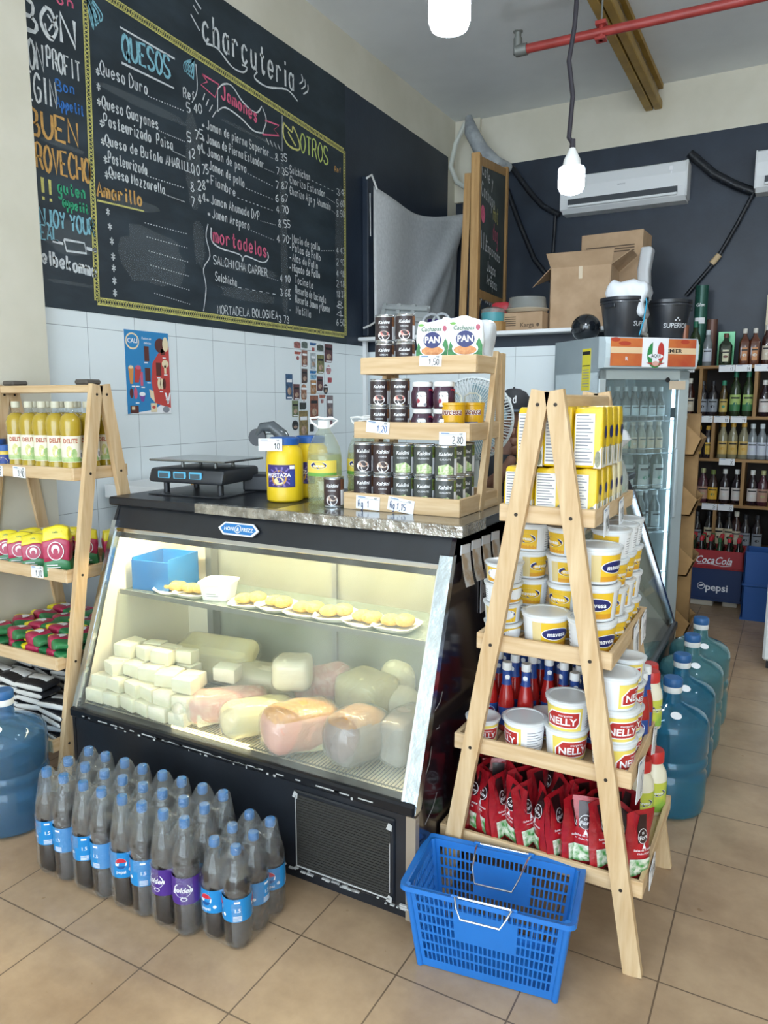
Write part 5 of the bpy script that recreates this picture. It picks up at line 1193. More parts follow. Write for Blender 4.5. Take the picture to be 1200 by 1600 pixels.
mb = MB(); mb.box(-.20, .20, -.095, .095, 0, .004, BSK)
for c_ in B0: mb.tube([(c_[0] * .985, c_[1] * .975, 0), (c_[0] * .985 * 1.16, c_[1] * .975 * 1.33, H_)], .010, BSK, 10)
mb.build('basket_floor', t)
mb = MB(); n_ = 8; ring = []
for cx_, cy_, a0 in ((.215, .110, 0), (-.215, .110, 90), (-.215, -.110, 180), (.215, -.110, 270)):
    for k in range(n_ + 1): a = R(a0 + 90 * k / n_); ring.append((cx_ + .022 * math.cos(a), cy_ + .022 * math.sin(a)))
N = len(ring); prof = [(0, 0), (.014, .004), (.016, -.010), (.012, -.012), (.010, -.002), (-.004, -.002)]; vs = []; fs = []
for x, y in ring:
    d = Vector((x, y)).normalized(); dx, dy = (x > 0) * 2 - 1, (y > 0) * 2 - 1
    for a, b in prof: vs.append((x + a * d.x * 1.0, y + a * d.y * 1.4, H_ + b))
P_ = len(prof)
for k in range(N):
    for q in range(P_): fs.append((k * P_ + q, ((k + 1) % N) * P_ + q, ((k + 1) % N) * P_ + (q + 1) % P_, k * P_ + (q + 1) % P_))
mb.add(vs, fs, BSK, True); mb.build('rim', t)
WIR = M('handle_wire', 'd5d8dc', .2, 1.)
def handle(sg, lean):
    y = sg * .137; pts = [(-.085, y, H_ - .012), (-.085, y, H_ + .004)]
    y2 = y - sg * .13 * lean; z2_ = H_ - .045
    for q in ((-.080, y + (y2 - y) * .3, H_ + .012), (-.070, y + (y2 - y) * .8, H_ - .02 + .02), (-.055, y2, z2_ + .02), (.055, y2, z2_ + .02), (.070, y + (y2 - y) * .8, H_), (.080, y + (y2 - y) * .3, H_ + .012), (.085, y, H_ + .004), (.085, y, H_ - .012)): pts.append(q)
    MB().tube(pts, .003, WIR, 8).build('wire_handle', t)
    MB().tube([(-.085, y, H_ + .006), (.085, y, H_ + .006)], .0032, WIR, 8).build('handle_bar', t)
    for x in (-.085, .085): MB().box(x - .010, x + .010, min(y - .004, y + .004), max(y - .004, y + .004) , H_ - .014, H_ + .010, BSK, .002).build('handle_clip', t)
handle(-1, -.35); handle(1, 1.2)
pa, pb = at(655, 1506, z=0), at(868, 1566, z=0); c0 = (pa + pb) / 2; ang = math.atan2(pb.y - pa.y, pb.x - pa.x)
BANG = ang; t.rotation_euler = (0, 0, ang); s_ = (pb - pa).length / .40
t.location = (c0.x - .086 * math.sin(ang), c0.y + .086 * math.cos(ang), 0.002); t.scale = (s_, s_, s_)

# ================================================================== SHRINK WRAPPED SODA PACKS
COLA = M('cola', '1c0f0c', .12, coat=.5); PET = film('pet_bottle', 'f8fafa', 'dfe4e6', .03, .05); SB, SR, SBD = M('soda_label_blue', '1a86c8', .35), M('soda_red', 'c8283c', .4), M('soda_dark_blue', '15508f', .4)
CAPB = M('soda_cap_blue', '1f6aa8', .35); SHR = film('shrink_film', 'fcfdfd', 'e6eaee', .07, .12, 1.0, 22); GPUR = M('grape_label', '4c2a86', .4)
def soda(o, kind, H=.345, loc=(0, 0, 0), rz=0., nm='bottle'):
    r = .0405; k = H / .345
    b = MB().lathe([(0, 0), (.028, 0), (.036, .006), (r, .022), (r, .098 * k), (.0385, .104 * k), (.0385, .186 * k), (r, .192 * k), (r, .225 * k), (.037, .245 * k), (.026, .275 * k), (.0145, .30 * k), (.0135, .322 * k)], PET, 20).build(nm, o, loc); b.rotation_euler = (0, 0, rz)
    MB().lathe([(0, .003), (.027, .003), (.035, .008), (r - .0015, .022), (r - .0015, .098 * k), (.037, .104 * k), (.037, .186 * k), (r - .0015, .192 * k), (r - .0015, .225 * k), (.0345, .245 * k), (0, .245 * k)], COLA, 18).build('drink', b)
    MB().lathe([(0, .345 * k), (.0135, .345 * k), (.015, .341 * k), (.0155, .322 * k), (.0135, .318 * k)], CAPB, 14).build('cap', b)
    mb = MB(); mb.warp = cylwarp(.0415); L = 2 * math.pi * .0415; za, zb = .105 * k, .185 * k
    base = GPUR if kind == 'g' else SB
    mb.rect(-L / 2, L / 2, za, zb, 0, base, 24); zc = (za + zb) / 2
    for sx in (0, .5, -.5):
        x = sx * L
        if kind == 'g': mb.ell(x, zc + .004, .026, .022, -.0004, PAPER); mb.ell(x, zc + .004, .023, .019, -.0007, GPUR); mb.text('golden', x, zc - .002, .015, -.0014, PAPER, .04, .3); mb.ell(x + .004, zc - .022, .010, .006, -.0006, PAPER); mb.ell(x + .004, zc - .022, .007, .004, -.0009, GPUR)
        else:
            mb.ell(x, zc + .006, .0175, .0175, -.0004, PAPER); mb.prism([(x + .017 * math.cos(a * .35 + .25), zc + .006 + .017 * math.sin(a * .35 + .25)) for a in range(9)] , -.001, -.0006, SR)
            mb.prism([(x + .016 * math.cos(a * .3 + 3.5), zc + .004 + .015 * math.sin(a * .3 + 3.5)) for a in range(9)], -.001, -.0006, SBD); mb.text('pepsi', x, zc - .025, .010, -.0012, PAPER, .02)
            mb.ell(x + .026, zc - .014, .005, .005, -.0008, PAPER)
    for x in (-L / 4, L / 4): mb.text('1.5', x, zc - .004, .011, -.0012, PAPER, .02); [mb.rect(x - .012, x + .012, za + .004 + q * .004, za + .006 + q * .004, -.0008, PAPER, 3) for q in range(4)]; mb.rect(x - .008, x + .008, zb - .012, zb - .006, -.0008, PAPER, 2)
    mb.build('label', b)
def pack(kinds, H, P=.081):
    def b(o):
        for j in range(3):
            for i in range(2): soda(o, kinds[(j * 2 + i) % len(kinds)], H, ((i - .5) * P, (j - 1) * P, 0), R(rnd.choice((0, 30, 60, 100, -50, 20)) if kinds[0] != 'g' or j else 25 * i))
        # film hugging the six bottles: rises to each cap, sags between
        xs = [-1, -.97, -.8, -.65, -.5, -.35, -.2, 0, .2, .35, .5, .65, .8, .97, 1]; V = []; F = []
        def outer(a):
            hx, hy = P + .002, 1.5 * P + .003; q = 1 / ((abs(math.cos(a)) / hx) ** 6 + (abs(math.sin(a)) / hy) ** 6) ** (1 / 6.)
            return q * math.cos(a), q * math.sin(a)
        n = 60; zs = [.004, .03, .09, .15, .20, .235]; k = H / .345
        sc_ = [.93, 1., 1., 1., .99, .95]
        for z, s in zip(zs, sc_):
            for i in range(n): x, y = outer(2 * math.pi * i / n); V.append((x * s, y * s, z * k))
        for j in range(len(zs) - 1):
            for i in range(n):
                x, y = V[j * n + i][0], V[j * n + i][1]
                if abs(x) < P * .62 and y < 0 and j in (1, 2, 3) and not (j == 3 and abs(x) > P * .4): continue      # the open end of the sleeve
                if abs(x) < P * .62 and y > 0 and j in (1, 2, 3): continue
                F.append((j * n + i, j * n + (i + 1) % n, (j + 1) * n + (i + 1) % n, (j + 1) * n + i))
        b0 = (len(zs) - 1) * n
        caps_ = [((i - .5) * P, (j - 1) * P) for j in range(3) for i in range(2)]
        def hz(x, y):
            d = min(math.hypot(x - a, y - c) for a, c in caps_)
            return k * (.347 if d < .017 else .347 - (d - .017) * 2.1 + .0) if d < .06 else k * .257
        prev = b0; rings = 7
        for q in range(1, rings + 1):
            s = 1 - q / rings
            b1 = len(V)
            for i in range(n):
                x, y = outer(2 * math.pi * i / n); x *= .95 * s; y *= .95 * s; V.append((x, y, max(hz(x, y), .25 * k)))
            for i in range(n): F.append((prev + i, prev + (i + 1) % n, b1 + (i + 1) % n, b1 + i))
            prev = b1
        MB().add(V, F, SHR, True).build('shrink_film', o)
    return b
gx = [-2.013, -1.930, -1.837, -1.757, -1.668, -1.587, -1.500, -1.420]
packs = (('pk1', ('p',), .345, -1.968, 'first soda six-pack from the left, blue labels, in torn clear film'), ('pk1', ('p',), .345, -1.797, 'second soda six-pack from the left, blue labels, in clear film'),
         ('pk3', ('p',), .345, -1.628, 'third soda six-pack from the left, blue labels, in clear film'), ('pk4', ('g', 'g', 'p', 'p', 'p', 'p'), .345, -1.462, 'fourth soda six-pack from the left, purple labels at its open front end'))
for key, kk, H, x, lab in packs: inst(key, pack(kk, H), 'soda_pack', lab, 'bottle pack', (x, 1.502, 0), R(0), 'shrink wrapped soda packs in front of the deli case')
inst('pk5', pack(('p',), .292, .077), 'soda_pack', 'rightmost soda six-pack with shorter bottles and blue labels', 'bottle pack', (-1.303, 1.528, 0), R(0), 'shrink wrapped soda packs in front of the deli case')

# ================================================================== WATER JUGS
WJ = film('water_jug', 'a8dcec', '4fb0d0', .14, .06, .1, 12); WJ2 = film('water_jug_pale', 'a9cfd4', '6fb0b8', .28, .06, .1, 12); WJ3 = film('water_jug_violet', 'b4cce0', '7aa8cc', .17, .06, .1, 12)
JCAP = M('jug_cap_blue', '2b5f96', .4); WAT = film('water', 'bfe0ea', '8fc4d8', .12, .03)
def jug(mt, full=True):
    def b(o):
        p = [(0, .012), (.05, .004), (.105, .0), (.128, .012), (.134, .04), (.134, .15), (.126, .165), (.126, .175), (.134, .19), (.134, .205), (.126, .22), (.134, .235), (.134, .325), (.131, .345), (.119, .366), (.092, .384), (.054, .397), (.034, .408), (.029, .45)]
        MB().lathe(p, mt, 36).build('jug_body', o)
        MB().lathe([(0, .016), (.10, .006), (.125, .015), (.130, .04), (.130, .15), (.122, .17), (.130, .2), (.122, .22), (.130, .24), (.130, .325), (.126, .345), (0, .345)], WAT, 30).build('water', o)
        mb = MB(); mb.lathe([(.0305, .395), (.0315, .40), (.0315, .445), (.030, .45)], mt, 24); mb.lathe([(.032, .445), (.0335, .447), (.0335, .468), (.031, .47)], WHITE, 24); mb.lathe([(.0335, .468), (.0345, .47), (.0345, .492), (.03, .498), (0, .498)], JCAP, 24); mb.build('cap', o)
        mb = MB(); mb.ell(0, 0, .016, .008, 0, PAPER); mb.T = Matrix(); 
        mb2 = MB(); mb2.add([(.09 + .014 * math.cos(a * .39), -.02 + .020 * math.sin(a * .39), .388 - (.014 * math.cos(a * .39)) * .62) for a in range(16)], [tuple(range(16))], PAPER); mb2.build('shoulder_sticker', o)
    return b
JA, JB, JC = jug(WJ), jug(WJ2), jug(WJ3)
for i, (x, y, k_, lab) in enumerate(((-.326, 2.791, 'ja', 'blue water jug nearest the viewer beside the pine rack'), (-.330, 3.080, 'ja', 'blue water jug second in the aisle row'), (-.325, 3.37, 'jb', 'pale blue water jug third in the aisle row'), (-.320, 3.66, 'jb', 'pale water jug at the far end of the aisle row'))):
    inst(k_, {'ja': JA, 'jb': JB}[k_], 'water_jug', lab, 'water jug', (x, y, 0), R(-60), 'water jugs in the aisle')
inst('jc', JC, 'water_jug', 'bluish water jug at the left picture edge in front of the ladder rack', 'water jug', (-2.37, 1.53, 0), R(-40), 'water jugs in the aisle')
# ================================================================== ON THE LEFT PINE RACK
def LP(u, v, z=0.): return (LX - v, LYC + u, z * LSC)          # u across the trays (towards the wall tiles), v along the rack to the left
OILY = M('cooking_oil', 'b59b2c', .12, coat=.6, c2='a58a1e', scale=6); OCAP = M('oil_cap', 'c9c6b0', .4); OLAB = M('oil_label_cream', 'eee8d4', .45, c2='e2dcc4', scale=12); CUCG = M('oil_label_green', '8db86a', .5, c2='c3d29a', scale=30); LRED = M('oil_label_red', 'b55a3a', .5)
def oil1(o):
    MB().lathe([(0, 0), (.031, 0), (.036, .005), (.036, .035), (.034, .045), (.036, .055), (.036, .14), (.0385, .155), (.0385, .185), (.032, .203), (.018, .215), (0, .215)], OILY, 22).build('oil', o)
    MB().lathe([(.019, .2151), (.0145, .224), (.013, .24)], PET, 18).build('bottle_neck', o)
    MB().lathe([(0, .255), (.0155, .255), (.0165, .25), (.0165, .234), (.014, .232)], OCAP, 18).build('cap', o)
    mb = MB(); mb.warp = cylwarp(.0367); L = 2 * math.pi * .0367; mb.rect(-L * .4, L * .4, .048, .138, 0, OLAB, 20); mb.rect(-L * .18, L * .18, .050, .066, -.0003, CUCG, 8); mb.ell(-.005, .084, .011, .021, -.0006, M('cob_print', 'c9c97a', .5, c2='e3dca0', scale=80)); mb.ell(.012, .078, .010, .016, -.0008, CUCG)
    mb.text('DELITE', 0, .114, .015, -.0010, LRED, .04, 0, .8); mb.rect(.034, .050, .06, .09, -.0006, PAPER, 3); mb.rect(.037, .047, .064, .08, -.0009, GREY, 3)
    mb.build('label', o)
lz = RZ(0) + .0
for r_ in range(3):
    for c_ in range(5 if r_ < 2 else 4):
        inst('oil1', oil1, 'oil_bottle', 'yellow cooking oil bottle, %s from the right, %s row, left rack top tray' % (ORD[c_], ['front', 'middle', 'back'][r_]), 'bottle', LP(-.085 + r_ * .08, .055 + c_ * .078, lz), R(45), 'cooking oil bottles on the left rack', scale=(1, 1, 1.08))
BJ, BJL = M('jar_yellow', 'd8b93a', .3, coat=.3), M('jar_label_blue', '26408e', .4)
def jar2(o):
    MB().lathe([(0, 0), (.034, 0), (.037, .005), (.037, .07), (.032, .085), (0, .085)], BJ, 22).build('jar_body', o)
    MB().lathe([(0, .105), (.034, .105), (.036, .10), (.036, .083), (.03, .083)], MBLUE, 22).build('lid', o)
    mb = MB(); mb.warp = cylwarp(.0374); mb.rect(-.055, .055, .008, .068, 0, BJL, 14); mb.ell(-.008, .034, .024, .024, -.0005, M('label_beige', 'e6d5a8', .5)); mb.text('MOSTAZA', -.008, .032, .008, -.001, MBLUE, .02); mb.build('label', o)
inst('jar2', jar2, 'mustard_jar', 'small mustard jar with blue lid left of the cooking oil bottles', 'jar', LP(-.09, .445, lz), R(45))
COCO = M('cocoa_dark', '4a3238', .4)
def jar3(o):
    MB().lathe([(0, 0), (.045, 0), (.047, .005), (.047, .085), (.04, .10), (0, .10)], COCO, 22).build('jar_body', o)
    MB().lathe([(0, .125), (.042, .125), (.044, .12), (.044, .1), (.04, .1)], MBLUE, 22).build('lid', o)
    mb = MB(); mb.warp = cylwarp(.0474); mb.rect(-.06, .06, .01, .085, 0, M('jar_label_wine', '6b2438', .4), 14); mb.rect(-.03, .03, .055, .07, -.0005, PAPER, 6); mb.ell(.02, .025, .018, .012, -.0005, PAPER); mb.build('label', o)
inst('jar3', jar3, 'spread_jar', 'wide dark jar with blue lid cut off by the left picture edge', 'jar', LP(-.07, .54, lz), R(45))
def jar4(o):
    MB().lathe([(0, 0), (.036, 0), (.038, .005), (.038, .15), (.03, .165), (0, .165)], M('jar_tan', 'c9a070', .3, coat=.3), 22).build('jar_body', o)
    MB().lathe([(0, .20), (.032, .20), (.034, .195), (.034, .165), (.03, .165)], M('lid_red_brown', '8c3f2a', .4), 22).build('lid', o)
inst('jar4', jar4, 'sauce_jar', 'tall jar with red brown lid behind the blue lidded jars', 'jar', LP(.01, .47, lz), 0)
# coffee packs
CY_, CM, CG = M('coffee_yellow', 'e6d41e', .3, coat=.3, bump=.4, bscale=30), M('coffee_magenta', 'b02850', .35, coat=.3, bump=.3, bscale=30), M('coffee_green', '2c7a48', .35, coat=.3)
def coffee(o):
    w_, d_, h_ = .085, .055, .165
    def fn(p): k = 1 - .55 * max(0, (p.z - .035) / .05) ** 1.4; return (p.x * (1 + .05 * math.sin(p.z * 70)), p.y * k, p.z + .005 * math.sin(p.x * 70 + 1))
    def part(nm, z0, z1, m_):
        def f2(p): return fn(Vector((p.x, p.y, p.z + (z0 + z1) / 2 - h_ / 2)))
        MB().rbox((0, 0, h_ / 2), (w_, d_, z1 - z0), .006, m_, 2, fn=f2, n=3).build(nm, o)
    part('green_base', 0, .055, CG); part('magenta_middle', .050, .125, CM); part('yellow_top', .12, h_, CY_)
    mb = MB(); y = -.0305; mb.ell(0, .085, .026, .032, y, PAPER); mb.ell(0, .085, .023, .029, y - .0004, CM); mb.ell(0, .090, .013, .017, y - .0008, PAPER); mb.ell(0, .082, .008, .013, y - .0012, CM); mb.text('cafe', 0, .145, .008, y + .006, CG, .01)
    for k in range(3): mb.rect(-.03, .02 - .008 * k, .020 + k * .008, .023 + k * .008, y - .0006, PAPER)
    mb.build('print', o)
lz2 = RZ(1)
for i, (u, v, rz, rx) in enumerate(((-.14, .10, 40, 0), (-.135, .245, 46, -4), (-.135, .33, 46, -4), (-.135, .415, 48, -4), (-.05, .20, 46, 0), (-.045, .29, 42, 0), (-.05, .38, 50, 0), (.04, .16, 46, 0), (.04, .25, 44, 0), (.04, .34, 48, 0), (.12, .10, 60, 10))):
    inst('coffee', coffee, 'coffee_pack', ['upright yellow red and green coffee pack nearest the rack post, taller than the rest', 'coffee pack with yellow top, right one of the front three', 'coffee pack with yellow top, middle one of the front three', 'coffee pack with yellow top, left one of the front three'][i] if i < 4 else 'coffee pack with crumpled yellow top, %s of those behind the front ones' % ORD[i - 4], 'coffee pack',
         LP(u, v, lz2 + .001), group='coffee packs on the second tray of the left rack', rot=(R(rx), 0, R(rz)), scale=1.12 if i == 0 else (1, 1, .84))
def wpack(o):
    MB().rbox((0, 0, .05), (.075, .05, .10), .012, M('pack_white_print', 'dcdedd', .4, c2='9c9a94', scale=30, lo=.5, hi=.6, coat=.3), 2, n=2, fn=lambda p: (p.x, p.y * (1 - .5 * max(0, p.z / .05)), p.z)).build('pack_body', o)
    mb = MB(); mb.ell(0, .05, .02, .02, -.0262, M('emblem_wine', '7a2a3a', .5)); mb.build('print', o)
for i, (u, v) in enumerate(((-.12, .49), (-.03, .47), (.06, .45))): inst('wpack', wpack, 'grain_pack', 'pale pack with a dark red emblem left of the coffee, %s from the front' % ORD[i], 'food pack', LP(u, v, lz2), R(50), 'pale packs on the second tray', scale=1.2)
# lying coffee bags on the third tray
def layb(mats_, key):
    def b(o):
        L_ = .17
        for nm, x0, x1, m_ in (('end_band', -.085, -.03, mats_[0]), ('middle_band', -.034, .04, mats_[1]), ('top_band', .036, .085, mats_[2])):
            MB().rbox(((x0 + x1) / 2, 0, .0225), (x1 - x0, .085, .045), .012, m_, 3, n=3, fn=lambda p, c=(x0 + x1) / 2: (p.x, p.y * (1 - .15 * abs((p.x + c) / .085)), p.z * (1 - .6 * abs((p.x + c) / .085) ** 2) + .003 * math.sin(p.y * 80))).build(nm, o)
        mb = MB(); mb.add([(.005 + .022 * math.cos(a * .39), .024 * math.sin(a * .39), .0455) for a in range(16)], [tuple(range(16))], PAPER); mb.build('print', o)
    return b
LAY = layb((CG, CM, CY_), 'a'); lz3 = RZ(2); nn = 0
for layer in range(2):
    for r_ in range(4):
        for c_ in range(4):
            inst('lay', LAY, 'coffee_bag', 'coffee bag in the third tray heap, %s from the right, %s row, %s layer' % (ORD[c_], ['front', 'second', 'third', 'back'][r_], ['lower', 'upper'][layer]), 'coffee pack',
                 LP(-.175 + r_ * .10, .075 + c_ * .118, lz3 + .002 + layer * .04), group='coffee bags heaped on the third tray', rot=(R(rnd.uniform(-8, 8)), R(rnd.uniform(-6, 6)), R(rnd.choice((150, 160, 170, 180)) + rnd.uniform(-12, 12) - 90 * (r_ % 2 == 9)))); nn += 1
BWK, BWW = M('pack_black', '2a2b30', .35, coat=.3, bump=.3, bscale=30), M('pack_white', 'd9d9d6', .4, coat=.3, bump=.3, bscale=30)
def layk(o):
    MB().rbox((0, 0, .016), (.15, .095, .032), .012, BWK, 3, n=3, fn=lambda p: (p.x, p.y, p.z * (1 - .5 * abs(p.x / .075) ** 2))).build('pack_body', o)
    MB().rbox((0, -.036, .0165), (.145, .028, .024), .010, BWW, 3, n=2, fn=lambda p: (p.x, p.y, p.z * (1 - .4 * abs(p.x / .075) ** 2))).build('white_band', o)
    MB().rbox((0, .02, .0225), (.10, .04, .022), .006, BWW, 2).build('white_label', o)
lz4 = RZ(3)
for layer in range(7):
    for r_ in range(2):
        for c_ in range(4):
            if layer > 4 and c_ < 1: continue
            inst('layk', layk, 'pasta_pack', 'black and white pack on the bottom tray, %s from right, %s row, %s up' % (ORD[c_], ['front', 'back'][r_], ORD[layer]), 'food pack',
                 LP(-.20 + r_ * .16, .065 + c_ * .125, lz4 + .002 + layer * .0285), group='black and white packs on the bottom tray', rot=(R(rnd.uniform(-5, 5)), R(rnd.uniform(-4, 4)), R(90 + rnd.uniform(-14, 14) - (90 if r_ == 9 else 0) - 90)))
GLT = M('pack_olive_gold', '6f7426', .25, coat=.5, c2='3a3c18', scale=50, lo=.45, hi=.6)
for i, v in enumerate((.08, .24, .36)): tag(MB().rbox((0, 0, .02), (.13, .09, .04), .015, GLT, 3).build('gold_pack', None, LP(.13, v, lz4 + .16)), 'olive and gold pack behind the black and white ones, %s from the right' % ORD[i], 'food pack', 'gold packs on the bottom tray')
price_tag('price_tag', 'price tag reading 3,90 on the top tray of the left rack', (LX - .31, LYC - .128, (TR[0][0] + .036) * LSC), 0, '3,90', R(2), .075, .042)
price_tag('price_tag', 'price tag cut off by the left edge on the top tray of the left rack', (LX - .45, LYC - .128, (TR[0][0] + .036) * LSC), 0, '2', R(2), .075, .042)
price_tag('price_tag', 'price tag reading 1,10 on the second tray of the left rack', (LX - .165, LYC - .186, (TR[1][0] + .044) * LSC), 0, '1,10', R(-3), .07, .045)
# crates and clutter between rack and case
tag(MB().box(0, .10, 0, .10, 0, .05, M('offcut_wood', 'a8834f', .7)).build('wood_block', None, (-2.42, 2.55, 1.105)), 'small wood block on the white shelf behind the left rack', 'wood')
t = thing('side_counter', 'white shelf unit standing between the wall tiles and the deli case', 'cabinet', (-2.60, 2.75, 0))
MB().box(-.28, .30, -.30, .30, 1.04, 1.105, LEDGE, .004).build('worktop', t); MB().box(-.26, .28, -.24, .28, 0, 1.04, M('cabinet_white', 'd9dcdc', .5), .004).build('body', t); MB().box(-.10, .28, -.46, -.24, .90, .92, LEDGE, .003).build('side_shelf', t)
tag(MB().rbox((0, 0, .0), (.16, .10, .06), .02, M('dark_bag', '23262c', .4), 2, n=2).build('dark_bag', None, (-2.50, 2.38, .951)), 'small dark bag lying on the side shelf behind the left rack', 'bag')

# ================================================================== STAND FAN AND THE MAN BEHIND THE CASE
FANP = M('fan_plastic', 'dfe6e8', .35); FANB = M('fan_blade', 'a9c8d4', .3)
t = thing('stand_fan', 'white stand fan turned sideways behind the wooden stand', 'fan', (-1.165, 2.87, 0), R(10))
mb = MB()
for k in range(84):
    a = 6.2832 * k / 84; c_, s_ = math.cos(a), math.sin(a)
    pts = [(.03 * c_, -.075, 1.425 + .03 * s_), (.09 * c_, -.072, 1.425 + .09 * s_), (.14 * c_, -.06, 1.425 + .14 * s_), (.163 * c_, -.035, 1.425 + .163 * s_), (.166 * c_, 0, 1.425 + .166 * s_)]
    mb.tube(pts, .0018, FANP, 4)
for rr, y in ((.03, -.075), (.09, -.072), (.14, -.06)): mb.tube([(rr * math.cos(6.2832 * q / 40), y, 1.425 + rr * math.sin(6.2832 * q / 40)) for q in range(41)], .0016, FANP, 5)
mb.ell(0, 1.425, .032, .032, -.078, FANP); mb.build('front_grille', t)
MB().tube([(.166 * math.cos(6.2832 * q / 48), 0, 1.425 + .166 * math.sin(6.2832 * q / 48)) for q in range(49)], .006, FANP, 8).build('grille_ring', t)
mb = MB()
for k in range(60):
    a = 6.2832 * k / 60; c_, s_ = math.cos(a), math.sin(a); mb.tube([(.166 * c_, .0, 1.425 + .166 * s_), (.155 * c_, .045, 1.425 + .155 * s_), (.06 * c_, .075, 1.425 + .06 * s_)], .0018, FANP, 4)
mb.build('rear_grille', t)
MB().tube([(0, .03, 1.425), (0, .15, 1.425)], .05, FANP, 18).build('motor_housing', t)
mb = MB()
for k in range(3):
    a0 = k * 2.094; pts = []
    for q in range(9): a = a0 + q * .19; pts.append((.145 * math.cos(a), -.015 - .03 * q / 8, 1.425 + .145 * math.sin(a)))
    pts += [(.02 * math.cos(a0 + 1.4), -.03, 1.425 + .02 * math.sin(a0 + 1.4)), (.02 * math.cos(a0), -.015, 1.425 + .02 * math.sin(a0))]; mb.add(pts, [tuple(range(len(pts)))], FANB)
mb.build('blade', t)
MB().tube([(0, .09, 1.40), (0, .09, .02)], .014, FANP, 12).build('pole', t); MB().lathe([(0, 0), (.17, 0), (.17, .02), (.03, .05), (0, .05)], FANP, 24, c=(0, .09)).build('base', t)

SKIN = M('skin', '8a6250', .5, c2='7c5646', scale=12, sub=.1); HAIR = M('hair_black', '1c1816', .7); SHIRT = M('shirt_dark', '2c3038', .8); CAPM = M('cap_charcoal', '2b2d31', .7, bump=.1, bscale=90); CAPB2 = M('cap_brim', '46525e', .6); TROU = M('trousers', '30323a', .8)
per = thing('person', 'man in a dark cap with a hand raised to his chin behind the deli case', 'person', (-1.19, 3.45, 0), R(18))
def skin_body(name, joints, edges, mat, parent, sub=2, root=0):
    me = bpy.data.meshes.new(name); me.from_pydata([j[0] for j in joints], edges, [])
    o = bpy.data.objects.new(name, me); col.objects.link(o); o.parent = parent
    o.modifiers.new('skin', 'SKIN'); me.skin_vertices or None
    for i, j in enumerate(joints):
        sv = me.skin_vertices[0].data[i]; sv.radius = (j[1], j[2] if len(j) > 2 else j[1]); sv.use_root = (i == root)
    s = o.modifiers.new('sub', 'SUBSURF'); s.levels = sub; s.render_levels = sub
    me.materials.append(mat)
    for m_ in o.modifiers:
        if m_.type == 'SKIN': m_.use_smooth_shade = True
    return o
def chain_body(name, joints, edges, mat, parent, sub=2):
    me0 = bpy.data.meshes.new(name + '_b'); bm = bmesh.new(); bm.to_mesh(me0); bm.free()
    me0.from_pydata([j[0] for j in joints], edges, [])
    o = bpy.data.objects.new(name, me0); col.objects.link(o)
    o.parent = parent
    bpy.context.view_layer.objects.active = o
    o.modifiers.new('skin', 'SKIN')
    return o
HZ = 1.425
# trunk, arms, legs and neck as one body (the body stands about 1.6 m tall at this scale)
J = [((0, 0, .86), .13, .10), ((0, 0, 1.02), .125, .09), ((0, .0, 1.17), .15, .10), ((0, .01, 1.275), .11, .08), ((0, .005, 1.33), .05, .05), ((0, -.005, 1.40), .052, .055),
     ((.09, 0, .80), .085), ((.095, -.01, .46), .058), ((.095, .01, .09), .04), ((.10, -.10, .035), .035),
     ((-.09, 0, .80), .085), ((-.095, -.01, .46), .058), ((-.095, .01, .09), .04), ((-.10, -.10, .035), .035),
     ((.165, .0, 1.25), .055), ((.21, -.02, 1.01), .042), ((.12, -.16, .92), .032), ((.07, -.20, .915), .022),
     ((-.165, .0, 1.25), .055), ((-.20, -.07, 1.03), .042), ((-.03, -.165, 1.165), .032), ((.008, -.165, 1.252), .024)]
E_ = [(0, 1), (1, 2), (2, 3), (3, 4), (4, 5), (0, 6), (6, 7), (7, 8), (8, 9), (0, 10), (10, 11), (11, 12), (12, 13), (3, 14), (14, 15), (15, 16), (16, 17), (3, 18), (18, 19), (19, 20), (20, 21)]
skin_body('body', J, E_, SKIN, per)
JT = [(Vector(j[0]), (j[1] + .012, (j[2] if len(j) > 2 else j[1]) + .012)) for j in J]
shirt = [0, 1, 2, 3, 14, 15, 18, 19]; mp_ = {v: i for i, v in enumerate(shirt)}
skin_body('shirt', [(tuple(JT[i][0]), JT[i][1][0], JT[i][1][1]) for i in shirt], [(mp_[a], mp_[b]) for a, b in E_ if a in mp_ and b in mp_], SHIRT, per)
tr = [0, 6, 7, 8, 10, 11, 12]; mp_ = {v: i for i, v in enumerate(tr)}
skin_body('trousers', [(tuple(JT[i][0]), JT[i][1][0], JT[i][1][1]) for i in tr], [(mp_[a], mp_[b]) for a, b in E_ if a in mp_ and b in mp_], TROU, per)
# head
mb = MB(); n_, m2 = 28, 22; vs = []; fs = []
for j in range(m2 + 1):
    t_ = math.pi * j / m2
    for i in range(n_):
        a = 2 * math.pi * i / n_; x = math.sin(t_) * math.cos(a); y = math.sin(t_) * math.sin(a); z = math.cos(t_)
        w_ = .072 * (1 - .20 * max(0, -z) ** 1.5); d_ = .092
        X, Y, Z = x * w_, y * d_ * (1 - .10 * max(0, -z)), z * .112
        if y < -.1:
            fy = -y
            Y -= .018 * math.exp(-((x / .16) ** 2 + ((z + .08) / .17) ** 2)) + .006 * math.exp(-((x / .3) ** 2 + ((z + .42) / .10) ** 2)) + .007 * math.exp(-((x / .35) ** 2 + ((z + .75) / .15) ** 2)) + .005 * math.exp(-(((z - .22) / .08) ** 2))
            for sx in (-1, 1): Y += .009 * math.exp(-(((x - sx * .38) / .16) ** 2 + ((z - .06) / .09) ** 2))
        vs.append((X, Y, Z + HZ))
for j in range(m2):
    for i in range(n_): fs.append((j * n_ + i, (j + 1) * n_ + i, (j + 1) * n_ + (i + 1) % n_, j * n_ + (i + 1) % n_))
mb.add(vs, fs, SKIN, True)
